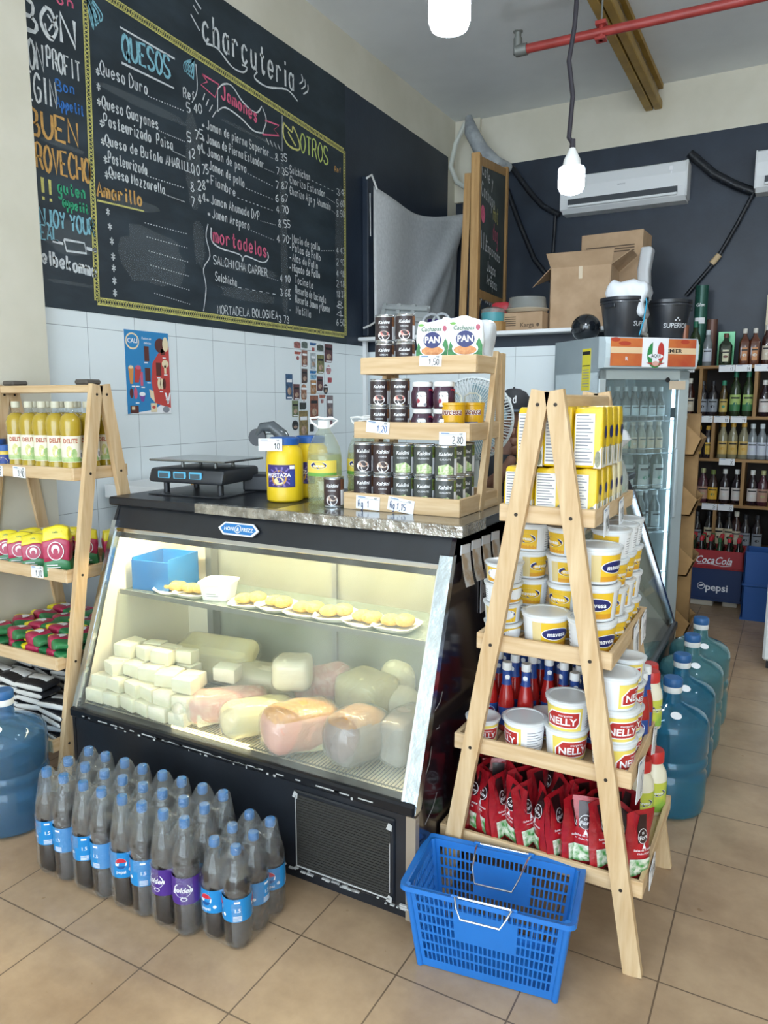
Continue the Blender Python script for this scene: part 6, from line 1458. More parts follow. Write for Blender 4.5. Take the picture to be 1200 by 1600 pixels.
for sx in (-1, 1): mb.sphere((sx * .074, .008, HZ - .005), (.009, .017, .027), SKIN, 10, 8)
mb.build('head', per)
mb = MB()
for sx in (-1, 1): mb.sphere((sx * .027, -.079, HZ + .008), (.011, .006, .006), PAPER, 10, 6).sphere((sx * .027, -.0835, HZ + .008), (.0045, .003, .0045), BLACK, 8, 6)
mb.build('eye', per)
mb = MB()
for sx in (-1, 1): mb.tube([(sx * .014, -.088, HZ + .026), (sx * .028, -.087, HZ + .030), (sx * .042, -.079, HZ + .026)], .003, HAIR, 6)
mb.tube([(-.022, -.089, HZ - .052), (0, -.096, HZ - .049), (.022, -.089, HZ - .052)], .0022, HAIR, 6); mb.build('eyebrow', per)
MB().tube([(-.022, -.088, HZ - .058), (0, -.0935, HZ - .057), (.022, -.088, HZ - .058)], [.002, .005, .002], M('lips', '7a4640', .5), 8).build('mouth', per)
mb = MB(); mb.lathe([(.0755, HZ - .02), (.078, HZ + .03)], HAIR, 24); mb.v = [(x, y * 1.24 + .004, z) if y > -.03 else (x * .9, -.03, z) for x, y, z in mb.v]; mb.build('hair', per)
mb = MB(); mb.lathe([(.079, HZ + .035), (.081, HZ + .06), (.076, HZ + .09), (.058, HZ + .115), (.03, HZ + .13), (0, HZ + .134)], CAPM, 28); mb.v = [(x, y * 1.2, z) for x, y, z in mb.v]; mb.sphere((0, 0, HZ + .134), .006, CAPM, 8, 6)
capo = mb.build('cap', per)
mb = MB(); vs = []; fs = []
for k in range(13):
    a = math.pi * (1.08 + .84 * k / 12); vs += [(.079 * math.cos(a), .0945 * math.sin(a), HZ + .038), (.083 * math.cos(a), .0945 * math.sin(a) - .06 * abs(math.sin(a)) ** 1.5, HZ + .026)]
for k in range(12): fs.append((2 * k, 2 * k + 1, 2 * k + 3, 2 * k + 2))
mb.add(vs, fs, CAPB2, True); b_ = mb.build('cap_brim', per); md = b_.modifiers.new('s', 'SOLIDIFY'); md.thickness = .003
mb = MB(); mb.warp = lambda p: (.082 * math.sin(p.x / .082), -.0995 * math.cos(p.x / .082) + p.y, p.z); scribble(mb, 'and', -.05, HZ + .065, .034, .006, PAPER, y=0, width=.07); mb.build('cap_lettering', per)
# right hand held up to the chin: palm and five separate fingers curled towards the mouth
hx, hy, hz = .012, -.165, 1.268
HJ = [((hx, hy, hz - .02), .020, .014), ((hx + .002, hy - .002, hz + .015), .030, .015), ((hx + .004, hy - .004, hz + .05), .032, .014)]
HE = [(0, 1), (1, 2)]
for q, (dx, L_) in enumerate(((-.027, .85), (-.009, 1.), (.010, .95), (.027, .78))):
    b0 = len(HJ); x0 = hx + dx
    pts = [(x0, hy - .004, hz + .062), (x0 + .001, hy - .016 * L_, hz + .062 + .022 * L_), (x0 + .003, hy - .008, hz + .062 + .040 * L_), (x0 + .005, hy + .012, hz + .060 + .040 * L_)]
    for k, p_ in enumerate(pts): HJ.append((p_, (.0095, .009, .0082, .007)[k]))
    HE += [(2, b0), (b0, b0 + 1), (b0 + 1, b0 + 2), (b0 + 2, b0 + 3)]
b0 = len(HJ)
for p_, r_ in (((hx + .034, hy - .006, hz + .02), .0105), ((hx + .046, hy + .008, hz + .042), .0095), ((hx + .040, hy + .022, hz + .064), .008)): HJ.append((p_, r_))
HE += [(1, b0), (b0, b0 + 1), (b0 + 1, b0 + 2)]
skin_body('hand', HJ, HE, SKIN, per, 2)
hx, hy, hz = .055, -.215, .915
HJ = [((hx, hy, hz), .018, .013), ((hx - .03, hy - .02, hz), .028, .013), ((hx - .05, hy - .034, hz), .030, .012)]; HE = [(0, 1), (1, 2)]
for q, (d_, L_) in enumerate(((-.027, .8), (-.009, .95), (.010, 1.), (.027, .85))):
    b0 = len(HJ)
    for k, s in enumerate((.014, .036, .054, .066)): HJ.append(((hx - .05 - s * L_ * .85, hy - .034 + d_ * .75 - s * L_ * .3, hz + d_ * .2 - (.0, .004, .012, .022)[k]), (.0095, .009, .0082, .007)[k]))
    HE += [(2, b0), (b0, b0 + 1), (b0 + 1, b0 + 2), (b0 + 2, b0 + 3)]
b0 = len(HJ)
for p_, r_ in (((hx - .03, hy + .006, hz + .012), .0105), ((hx - .052, hy + .018, hz + .012), .0095), ((hx - .070, hy + .02, hz + .006), .008)): HJ.append((p_, r_))
HE += [(1, b0), (b0, b0 + 1), (b0 + 1, b0 + 2)]
skin_body('hand', HJ, HE, SKIN, per, 2)
for sx in (-1, 1): MB().rbox((sx * .10, -.05, .035), (.085, .25, .07), .03, BLACK, 3, n=2).build('shoe', per)

# ================================================================== THE TALL COOLER
FRW = M('cooler_white', 'cfdce0', .4, c2='c2d0d5', scale=3); FRI = M('cooler_inside', 'b8c8cc', .4); ALU = M('cooler_aluminium', 'c6d2d6', .3, .5)
FRX, FRY = -.998, 4.36
t = thing('tall_cooler', 'tall glass door drinks cooler standing cornerwise in the back', 'cooler', (FRX, FRY, 0), R(45))
FW, FD = .607, .52
mb = MB(); mb.box(0, .02, .02, FD, .05, 1.86, FRW).box(FW - .02, FW, .02, FD, .05, 1.86, FRW).box(0, FW, FD - .02, FD, .05, 1.86, FRW).box(0, FW, .02, FD, 1.66, 1.86, FRW).box(0, FW, .02, FD, .05, .22, FRW); mb.build('cabinet', t)
mb = MB(); mb.box(.02, .03, .05, FD - .02, .22, 1.66, FRI).box(FW - .03, FW - .02, .05, FD - .02, .22, 1.66, FRI).box(.02, FW - .02, FD - .03, FD - .02, .22, 1.66, FRI); mb.build('inner_liner', t)
mb = MB(); mb.box(0, .045, 0, .03, .10, 1.675, ALU, .003).box(FW - .07, FW, 0, .03, .10, 1.675, ALU, .003).box(0, FW, 0, .03, 1.62, 1.675, ALU, .003).box(0, FW, 0, .03, .10, .16, ALU, .003); mb.box(.045, FW - .07, .008, .012, .16, 1.62, film('cooler_glass', 'eef4f4', 'c2d4d4', .06, .03, streak=.1)); mb.build('door', t)
PO, PO2 = M('header_orange', 'd0743c', .4, c2='b5482c', scale=4), M('header_band', 'e6c8a0', .4)
mb = MB()
hp = [(-.04, 1.685), (-.052, 1.74), (-.052, 1.82), (-.04, 1.855), (.02, 1.86), (.02, 1.68)]
mb.add([(0.0, y, z) for y, z in hp] + [(FW + .01, y, z) for y, z in hp], [tuple(range(6)), tuple(range(11, 5, -1))] + [(i, i + 6, (i + 1) % 6 + 6, (i + 1) % 6) for i in range(6)], FRW)
mb.rect(.03, FW - .01, 1.695, 1.85, -.0535, PO); mb.rect(.03, FW - .01, 1.765, 1.80, -.0545, PO2); mb.text('PREMIER', FW * .70, 1.773, .021, -.056, BLACK, .03, 0, 1.35); mb.text('R', FW * .22, 1.725, .022, -.056, PAPER, .02)
for x, z, r_ in ((.06, 1.84, .03), (.12, 1.82, .04), (.30, 1.83, .03), (.52, 1.835, .03)): mb.ell(x, z, r_, .012, -.0542, M('header_red', 'b8422c', .4))
mb.box(.235, .405, -.058, -.054, 1.69, 1.855, PAPER); mb.ell(.32, 1.76, .055, .075, -.059, M('flag_green', '2f8a4a', .5)); mb.rect(.30, .345, 1.70, 1.84, -.0596, PAPER); mb.ell(.355, 1.775, .022, .055, -.0598, M('flag_red', 'c23a34', .5)); mb.ell(.322, 1.752, .05, .014, -.0604, PAPER); mb.text('AQUI', .322, 1.745, .018, -.061, BLACK, .03)
mb.prism([(.26, 1.715), (.385, 1.715), (.322, 1.692)], -.0605, -.0598, M('pizza_red', 'b5403a', .5)); mb.ell(.322, 1.71, .022, .014, -.061, M('pizza_pale', 'd8a89a', .5))
mb.build('header_sign', t)
mb = MB(); mb.box(-.002, 0, .10, .19, 1.56, 1.80, M('sticker_yellow', 'e6d83a', .5)); mb.box(-.003, -.002, .105, .185, 1.70, 1.705, BLACK); mb.box(-.003, -.002, .105, .185, 1.765, 1.785, BLACK); [mb.box(-.003, -.002, .11, .18, 1.58 + k * .016, 1.584 + k * .016, GREY) for k in range(7)]; mb.build('energy_sticker', t)
mb = MB()
SHV = (1.38, 1.185, .965, .70, .45)
for z in SHV:
    mb.tube([(.03, .06, z), (FW - .03, .06, z)], .004, CHROME, 6); mb.tube([(.03, .06, z + .03), (FW - .10, .06, z + .03)], .003, CHROME, 6)
    for k in range(12): y = .08 + k * .034; mb.tube([(.03, y, z), (FW - .03, y, z)], .0022, CHROME, 5)
mb.build('wire_shelf', t)
mb = MB(); mb.box(.035, .15, .052, .056, SHV[0] - .01, SHV[0] + .035, PAPER); mb.text('3x2', .085, SHV[0], .022, .051, BLACK, .02); mb.build('shelf_label', t)
mb = MB(); mb.box(FW - .14, FW - .03, -.004, 0, 1.565, 1.615, M('old_tape', 'cdb9a0', .7)); mb.ell(FW - .155, 1.62, .016, .015, -.006, BLACK); mb.box(FW - .12, FW - .09, -.006, 0, 1.40, 1.46, M('torn_sticker', '3a4a50', .6)); mb.build('tape_patch', t)
MB().box(FW - .085, FW - .060, -.028, 0, .80, 1.22, ALU, .006).build('door_handle', t)
MB().tube([(FW - .05, .075, .3), (FW - .05, .075, 1.6)], .008, M('cooler_added_glow', 'dff0ff', .5, emit=8.), 8).build('lamp_tube', t)  # unseen tube added to brighten the inside of the cooler
# bottles in the cooler
FRM = Matrix.Translation((FRX, FRY, 0)) @ Matrix.Rotation(R(45), 4, 'Z')
def FP(x, y, z): v = FRM @ Vector((x, y, z)); return (v.x, v.y, v.z)
def bottle(body, cap, label, h=.28, r=.036, neck=.013, shoulder=.62, sq=0., lab2=None, lz=(.12, .48), full=.8):
    bm_ = M('glass_' + body, body, .12, coat=.5, spec=.6); cm_ = M('bcap_' + cap, cap, .4); lm = M('blabel_' + label, label, .5); l2 = M('blabel_' + lab2, lab2, .5) if lab2 else None
    def b(o):
        mb = MB(); mb.lathe([(0, 0), (r * .92, 0), (r, h * .02), (r, h * shoulder), (r * .8, h * (shoulder + .08)), (neck * 1.25, h * (shoulder + .17)), (neck, h * .9), (0, h * .9)], bm_, 14, sq=sq); mb.build('bottle_body', o)
        MB().lathe([(0, h), (neck * 1.15, h), (neck * 1.25, h * .985), (neck * 1.25, h * .87), (neck, h * .86)], cm_, 12).build('cap', o)
        mb = MB(); mb.warp = cylwarp(r * (1.0 if not sq else 1.06) + .0006); w_ = r * 1.15; mb.rect(-w_, w_, h * lz[0], h * lz[1], 0, lm, 6)
        if l2: mb.rect(-w_, w_, h * lz[0], h * (lz[0] * .6 + lz[1] * .4), -.0004, l2, 6)
        mb.rect(-w_ * .7, w_ * .7, h * (lz[1] * .75 + lz[0] * .25), h * (lz[1] * .85 + lz[0] * .15), -.0008, BLACK if sum(lin(label)[:3]) > .8 else PAPER, 5); mb.ell(0, h * (lz[0] + lz[1]) / 2 - h * .03, w_ * .35, h * .04, -.0008, cm_, 10)
        mb.build('label', o)
    return b
BEER = bottle('2c3438', 'c9ced0', 'b9c4c8', .20, .028, .011, .55, lz=(.15, .45)); MINI = bottle('8f8a78', 'd0c8b8', 'cdb898', .19, .026, .011, .6, lz=(.15, .5)); WINE = bottle('4f5a50', '5a9a80', 'b9bcb8', .30, .038, .014, .6, lz=(.02, .5), lab2='d6d6d2'); MINT = bottle('5c6668', 'cfd4d4', 'a9b4b8', .26, .034, .013, .6)
for s_, (z, key, bl, nn_, h) in enumerate(((SHV[0], 'beer', BEER, 8, .2), (SHV[1], 'mini', MINI, 8, .19), (SHV[2] - .0, 'wine', WINE, 5, .3), (SHV[3], 'mint', MINT, 5, .26))):
    for r_ in range(2):
        for i in range(nn_):
            if s_ == 2 and False: continue
            x = .075 + i * (FW - .19) / (nn_ - 1)
            inst('b_' + key, bl, 'drink_bottle', '%s bottle in the tall cooler, %s from the left, %s row, %s shelf' % ({'beer': 'dark beer', 'mini': 'small brown', 'wine': 'striped label wine', 'mint': 'dim grey'}[key], ORD[i], ['front', 'back'][r_], ['top', 'second', 'third', 'fourth'][s_]), 'bottle', FP(x, .11 + r_ * .10, z + .003), R(45), 'bottles in the tall cooler')
# on the cooler
BUCK = M('bucket_black', '25282e', .35, coat=.2)
def bucket(o):
    MB().lathe([(0, 0), (.098, 0), (.100, .004), (.128, .19), (.133, .19), (.134, .196), (.130, .205), (.136, .207), (.136, .225), (.130, .226), (.096, .008), (0, .008)], BUCK, 36).build('bucket_body', o)
    for a in (0, math.pi): mb = MB(); mb.T = Matrix.Rotation(a, 4, 'Z'); mb.box(.118, .134, -.035, .035, .165, .19, BUCK, .004); mb.build('grip', o)
    mb = MB(); mb.warp = conewarp(.102, .130, 0, .19); mb.text('SUPERIOR', .03, .062, .028, -.002, M('bucket_print', 'c9ccd0', .5), .02, 0, .9)
    for x, z in ((.03, .118), (.018, .105), (.042, .105)): mb.ell(x, z, .0055, .0055, -.002, MATS['bucket_print'], 10)
    mb.build('bucket_print', o)
v = at(970, 525, z=1.862); w2 = at(1037, 530, z=1.862)
def rf(px, F): r_ = (px - 600) / 1173. * F; return Vector((r_ * math.cos(HEAD) - F * math.sin(HEAD), r_ * math.sin(HEAD) + F * math.cos(HEAD), 0))
b1, b2 = rf(968, 4.45), rf(1036, 4.58)
inst('bucket', bucket, 'ice_bucket', 'left black ice bucket on the tall cooler, partly hiding its print', 'bucket', (b1.x, b1.y, 1.861), R(65), 'black ice buckets')
inst('bucket', bucket, 'ice_bucket', 'right black ice bucket on the tall cooler with readable print', 'bucket', (b2.x, b2.y, 1.861), R(22), 'black ice buckets')
v = rf(975, 4.45); tag(MB().rbox((0, 0, .09), (.22, .19, .20), .03, PBAG, 3, n=3, fn=lambda p: (p.x * (1 + .12 * math.sin(p.z * 40)), p.y, p.z + .01 * math.sin(p.x * 60))).build('white_bag', None, (v.x, v.y, 1.99)), 'crumpled white plastic bag stuffed in the left ice bucket', 'bag')
v = rf(911, 4.72); tag(MB().sphere((0, 0, .085), (.09, .085, .085), M('helmet_black', '1b1f24', .15, coat=.6), 28, 18).build('black_ball', None, (v.x, v.y, 1.861)), 'shiny black ball shaped helmet beside the left ice bucket', 'helmet')
v = rf(1001, 4.35); tag(MB().tube([(v.x, v.y, 2.08), (v.x + .01, v.y - .02, 2.05), (v.x, v.y - .03, 1.95), (v.x - .02, v.y - .03, 1.87)], .004, M('cyan_string', '2f9ac0', .5), 6).build('blue_string'), 'bright blue string hanging between the two ice buckets', 'string')
v = rf(1064, 4.52); tag(MB().lathe([(0, 0), (.022, 0), (.022, .08), (0, .08)], M('copper_tin', '7a4a34', .3, .3), 14).build('small_tin', None, (v.x, v.y, 1.861)), 'small brown tin at the right edge of the cooler top', 'tin')

# ================================================================== ON THE LEDGE
LZ = 1.966
CARDB = M('cardboard', 'b89b7c', .8, c2='a88b6c', scale=6, bump=.05); CARDI = M('cardboard_inside', '9c8064', .85); INK = M('box_ink', '5d4c3c', .8)
t = thing('open_carton', 'large open cardboard box with raised flaps on the ledge beside the cooler', 'box', (-1.34, 5.30, LZ), R(4))
mb = MB(); X, Y, H0 = .20, .17, .42
mb.box(-X, X, -Y, -Y + .006, 0, H0, CARDB).box(-X, X, Y - .006, Y, 0, H0, CARDB).box(-X, -X + .006, -Y, Y, 0, H0, CARDB).box(X - .006, X, -Y, Y, 0, H0, CARDB).box(-X, X, -Y, Y, 0, .006, CARDI); mb.box(-.012, .012, -Y - .002, -Y, H0 - .08, H0, M('packing_tape', 'c9b79a', .3)); mb.build('box_body', t)
mb = MB(); mb.beam((0, -Y, H0), (0, -Y - .07, H0 + .085), 2 * X, .005, CARDB, Vector((0, 1, 0)).cross(Vector((0, 0, 1))).cross(Vector((0, 1, 0)))) if False else mb.add([(-X - .02, -Y - .06, H0 + .085), (X + .02, -Y - .06, H0 + .085), (X, -Y, H0), (-X, -Y, H0), (-X - .02, -Y - .055, H0 + .088), (X + .02, -Y - .055, H0 + .088), (X, -Y + .005, H0 + .003), (-X, -Y + .005, H0 + .003)], [(0, 1, 2, 3), (4, 7, 6, 5), (0, 4, 5, 1), (3, 2, 6, 7), (1, 5, 6, 2), (0, 3, 7, 4)], CARDB); mb.build('front_flap', t)
for s in (-1, 1):
    mb = MB(); a, b = s * X, s * (X + .12); mb.add([(a, -Y, H0), (a, Y, H0), (b, Y, H0 - .02 if s < 0 else H0 + .10), (b, -Y, H0 - .12 if s < 0 else H0 + .08), (a, -Y, H0 + .005), (a, Y, H0 + .005), (b, Y, H0 - .015 if s < 0 else H0 + .105), (b, -Y, H0 - .115 if s < 0 else H0 + .085)], [(0, 1, 2, 3), (7, 6, 5, 4), (0, 3, 7, 4), (1, 5, 6, 2), (2, 6, 7, 3), (0, 4, 5, 1)], CARDB); mb.build('side_flap', t)
tag(MB().rbox((0, 0, .04), (.22, .16, .09), .03, M('crumpled_paper', 'e3dccb', .7, c2='c9a880', scale=20, bump=1., bscale=30), 3, n=3, fn=lambda p: (p.x, p.y, p.z + .02 * math.sin(p.x * 40))).build('paper_bundle', None, (-1.30, 5.28, LZ + .43)), 'crumpled paper bundle sticking out of the open cardboard box', 'paper')
t = thing('tall_carton', 'tall closed cardboard box standing behind the open one', 'box', (-1.215, 5.66, LZ), R(-3))
MB().box(-.215, .215, -.13, .13, 0, .70, CARDB, .003).build('box_body', t); mb = MB()
for k in range(3): mb.rect(-.18, .16, .60 - k * .018, .608 - k * .018, -.1315, INK)
mb.build('box_print', t)
tag(MB().rbox((0, 0, .29), (.08, .12, .58), .02, PBAG, 3, n=3, fn=lambda p: (p.x + .01 * math.sin(p.z * 30), p.y, p.z)).build('plastic_sack', None, (-.99, 5.56, LZ)), 'white plastic sack squeezed beside the tall cardboard box', 'bag')
t = thing('flat_carton', 'low cardboard box printed on its side in front on the ledge', 'box', (-1.695, 5.10, LZ), R(0)); MB().box(-.135, .155, -.10, .10, 0, .13, CARDB, .003).build('box_body', t)
mb = MB(); mb.text('Karga', .05, .03, .03, -.1015, INK, .02); mb.ell(.125, .042, .010, .012, -.1015, INK)
for k in range(5): mb.rect(-.11, -.03, .04 + k * .014, .046 + k * .014, -.1015, INK)
mb.build('box_print', t)
DOME = film('dome_plastic', 'e4e6e2', 'c9cbc6', .3, .12, .5, 30)
t = thing('domed_tray', 'round tray with a clear domed lid on the low cardboard box', 'tray', (-1.68, 5.10, LZ + .132)); MB().lathe([(0, 0), (.13, 0), (.15, .02), (.148, .024), (0, .006)], M('tray_tan', 'b9a890', .4), 28).build('tray', t); MB().lathe([(.14, .024), (.13, .05), (.125, .10), (0, .105)], DOME, 28).build('dome_lid', t)
TEAL = M('teal_plastic', '4f9aa2', .4)
t = thing('teal_tub', 'clear lidded teal tub on a small wooden block right of the easel', 'tub', (-1.885, 4.98, LZ + .07)); MB().lathe([(0, 0), (.075, 0), (.08, .06), (0, .06)], TEAL, 24).build('tub_body', t); MB().lathe([(.082, .06), (.08, .085), (.04, .10), (0, .102)], DOME, 24).build('lid', t)
tag(MB().box(-.09, .09, -.07, .07, 0, .07, EW, .003).build('wooden_crate', None, (-1.885, 4.98, LZ)), 'small wooden crate under the teal tub on the ledge', 'crate')
tag(MB().rbox((0, 0, .05), (.14, .10, .10), .03, M('red_packaging', 'c23a44', .4), 2, n=2).build('red_bag', None, (-1.93, 5.28, LZ + .14)), 'bright red package behind the teal tub', 'bag')
tag(MB().box(-.09, .09, -.07, .07, 0, .14, CARDI, .003).build('brown_box', None, (-1.93, 5.28, LZ)), 'brown box carrying the red package', 'box')
t = thing('purple_box', 'purple carton behind the easel foot on the ledge', 'box', (-2.28, 5.18, LZ)); MB().box(-.17, .20, -.08, .08, 0, .13, M('purple_card', '4d3a8a', .5), .003).build('box_body', t); mb = MB(); mb.ell(.0, .06, .05, .03, -.082, M('print_lilac', 'b8b0d8', .5)); mb.build('box_print', t)
LGP = M('grey_plastic', 'b3b7b6', .5, c2='a3a8a8', scale=5)
t = thing('plastic_rack', 'tilted light grey plastic rack at the left end of the ledge', 'rack', (-2.60, 4.97, LZ), rot=(R(-14), R(6), R(-6)))
mb = MB(); mb.box(-.20, .20, -.01, .01, 0, .24, LGP, .004)
for k in range(3): mb.box(-.20 + .13 * k, -.20 + .13 * k + .03, -.035, .012, 0, .24, LGP, .004)
for z in (.02, .11, .19): mb.box(-.19, .20, -.04, .0, z, z + .03, LGP, .004)
mb.build('rack_body', t)
t = thing('grey_coil', 'pale looped plastic hose lying behind the corn cake bags on the ledge', 'hose', (-2.33, 4.93, LZ)); mb = MB()
for q in range(2): mb.tube([(.07 * math.cos(a * .39) + q * .07, .02 * q, .075 + .07 * math.sin(a * .39)) for a in range(17)], .010, M('hose_grey', 'c3c8cc', .4), 8)
mb.build('hose', t)

# ================================================================== LIQUOR RACK ON THE BACK WALL
t = thing('liquor_rack', 'brown wooden wall rack of liquor bottles at the far right', 'shelf', (0, 6.28, 0))
X0, X1 = -.80, .55; SH = (1.765, 1.381, 1.056, .702, .355)
for z in SH: MB().box(X0, X1, 0, .34, z - .022, z, WD).build('shelf_board', t)
for z0, z1, xs in ((SH[1], SH[0], (-.665, -.28, .2)), (SH[2], SH[1], (-.555, -.1, .3)), (SH[3], SH[2], (-.325, .1)), (SH[4], SH[3], (-.505, -.06, .3)), (0, SH[4], (-.7, 0, .5))):
    for x in xs: MB().box(x - .012, x + .012, .002, .34, z0, z1 - .022, WDZ).build('divider', t)
MB().box(X0, X1, .335, .345, 0, 1.765, M('rack_back_dark', '2b221c', .7)).build('back_panel', t)  # back panel in one even dark brown
def BP(px, z, dy=.06): v_ = at(px, 600, y=6.28 + dy); return (v_.x, 6.28 + dy, z)
LQ = {}
def liq(key, *a, **k): LQ[key] = bottle(*a, **k)
liq('dark', '211c22', '2a2a30', '8f96a0', .27, .038, .013); liq('green', '2a3a22', '1f6a50', 'a8c070', .34, .040, .014, lab2='3e7a4a'); liq('goldt', '4a3a18', '2a8a6a', 'c9b060', .27, .030, .013); liq('rum', '3a1c18', 'd8d4c8', 'c9bda8', .29, .036, .014)
liq('yell', '2a2328', 'd0a030', 'd8b03a', .25, .036, .015, sq=1.5); liq('clear', '8a8468', 'c89830', 'c9a860', .28, .036, .015); liq('silver', '7a8084', 'c4ccd0', 'c3c8d4', .27, .034, .014); liq('whis', '5a2c18', 'd8d4cc', 'c88a5a', .27, .038, .013, sq=2); liq('black', '17161a', '28282c', 'd8ccb0', .28, .038, .013, lz=(.1, .55))
liq('wht', '241820', 'd8d8d4', 'd6cdc8', .27, .038, .014); liq('blu', '3a1f28', 'c8ccd0', 'cfd0d8', .28, .038, .014, lab2='2f62b8'); liq('brn', '4a2430', 'a8a878', 'b08a78', .27, .040, .014); liq('yel2', '3a2420', '6a7a3a', 'd8a830', .26, .038, .014); liq('dkgrn', '22301f', '6a3a2c', 'd6d4b4', .24, .045, .014, sq=2)
def put(lst, z, rown):
    for i, (px, key, nmx) in enumerate(lst):
        inst('lq_' + key, LQ[key], 'liquor_bottle', '%s, %s from the left, %s' % (nmx, ORD[i], rown), 'bottle', BP(px, z + .001), R(8), 'liquor bottles on the far rack')
put([(1082, 'green', 'dark green bottle with white neck'), (1102, 'silver', 'grey glass bottle'), (1130, 'dkgrn', 'squat dark green bottle with cream label'), (1159, 'whis', 'square amber whisky bottle'), (1175, 'whis', 'square amber whisky bottle'), (1194, 'rum', 'round amber bottle')], SH[0], 'on top of far rack')
put([(1079, 'rum', 'dark bottle with cream label'), (1099, 'dark', 'dark bottle with silver print'), (1115, 'dark', 'dark bottle with silver print'), (1132, 'goldt', 'slim gold bottle with green cap'), (1150, 'green', 'green labelled bottle'), (1170, 'green', 'green labelled bottle'), (1196, 'wht', 'pale bottle with red top'), (1216, 'rum', 'amber bottle')], SH[1], 'first shelf of far rack')
put([(1083, 'yell', 'bottle with yellow label'), (1097, 'yell', 'bottle with yellow label'), (1112, 'yell', 'bottle with yellow label'), (1135, 'clear', 'clear bottle with gold cap'), (1151, 'clear', 'clear bottle with gold cap'), (1168, 'clear', 'clear bottle with gold cap'), (1182, 'silver', 'silver bottle'), (1197, 'silver', 'silver bottle'), (1212, 'silver', 'silver bottle')], SH[2], 'second shelf of far rack')
put([(1090, 'blu', 'red bottle with blue and white label'), (1108, 'brn', 'reddish bottle with brown label'), (1124, 'yel2', 'dark bottle with golden label'), (1143, 'wht', 'dark bottle with white label'), (1162, 'wht', 'dark bottle with white label'), (1187, 'wht', 'dark bottle with white label'), (1204, 'brn', 'reddish bottle')], SH[3], 'third shelf of far rack')
put([(1087, 'dark', 'dark bottle with grey print'), (1103, 'dark', 'dark bottle with grey print'), (1122, 'black', 'dark bottle with cream label'), (1138, 'black', 'dark bottle with cream label'), (1154, 'black', 'dark bottle with cream label'), (1166, 'rum', 'pale bottle'), (1181, 'dark', 'black bottle'), (1200, 'dark', 'black bottle')], SH[4], 'fourth shelf of far rack')
GT, GT2 = M('tin_green', '2a5f50', .35, .2, c2='234f44', scale=4), M('tin_copper', '6a4a40', .4, .2)
t = thing('whisky_tube', 'tall green gift tube on top of the far rack', 'gift tube', BP(1088, SH[0], .16)); MB().lathe([(0, 0), (.048, 0), (.048, .56), (0, .56)], GT, 20).build('tube_body', t); MB().lathe([(0, .62), (.049, .62), (.049, .56), (0, .56)], GT, 20).build('lid', t); mb = MB(); mb.warp = cylwarp(.0486); mb.rect(-.04, .04, .33, .375, 0, PAPER, 6); mb.text('Glen', 0, .46, .025, -.001, PAPER, .02, .2); mb.build('label', t)
tag(MB().lathe([(0, 0), (.04, 0), (.04, .36), (0, .36)], GT2, 18).build('gift_tube', None, BP(1107, SH[0], .17)), 'short copper coloured gift tube behind the grey bottle', 'gift tube')
tag(MB().box(-.06, .06, -.03, .03, 0, .26, M('box_green_gloss', '3f8a5a', .2, .2), .002).build('gift_box', None, BP(1131, SH[0], .15)), 'glossy green gift box behind the squat green bottle', 'gift box')
t = thing('cream_box', 'cream coloured gift box raised behind the round amber bottle at the right edge', 'gift box', BP(1202, SH[0], .17)); MB().box(-.055, .075, -.04, .04, 0, .52, M('box_cream', 'd8cbb0', .5), .002).build('box_body', t); mb = MB(); mb.text('LIMITED', .01, .42, .016, -.0415, INK, .01); [mb.rect(-.035, .05, .36 - k * .02, .364 - k * .02, -.0415, GREY) for k in range(4)]; mb.build('box_print', t)
for i, (px, z) in enumerate(((1072, SH[0]), (1134, SH[0]), (1160, SH[0]), (1190, SH[0]), (1072, SH[1]), (1105, SH[1]), (1131, SH[1]), (1158, SH[1]), (1144, SH[2]), (1121, SH[3]), (1147, SH[3]), (1182, SH[4]))):
    p_ = BP(px, z, -.003); price_tag('price_tag', 'small shelf tag on the far liquor rack edge, %s counted from the top left' % ORD[i], (p_[0], 6.277, z + .002), 0, '%d' % (12 + i), 0, .11, .05)
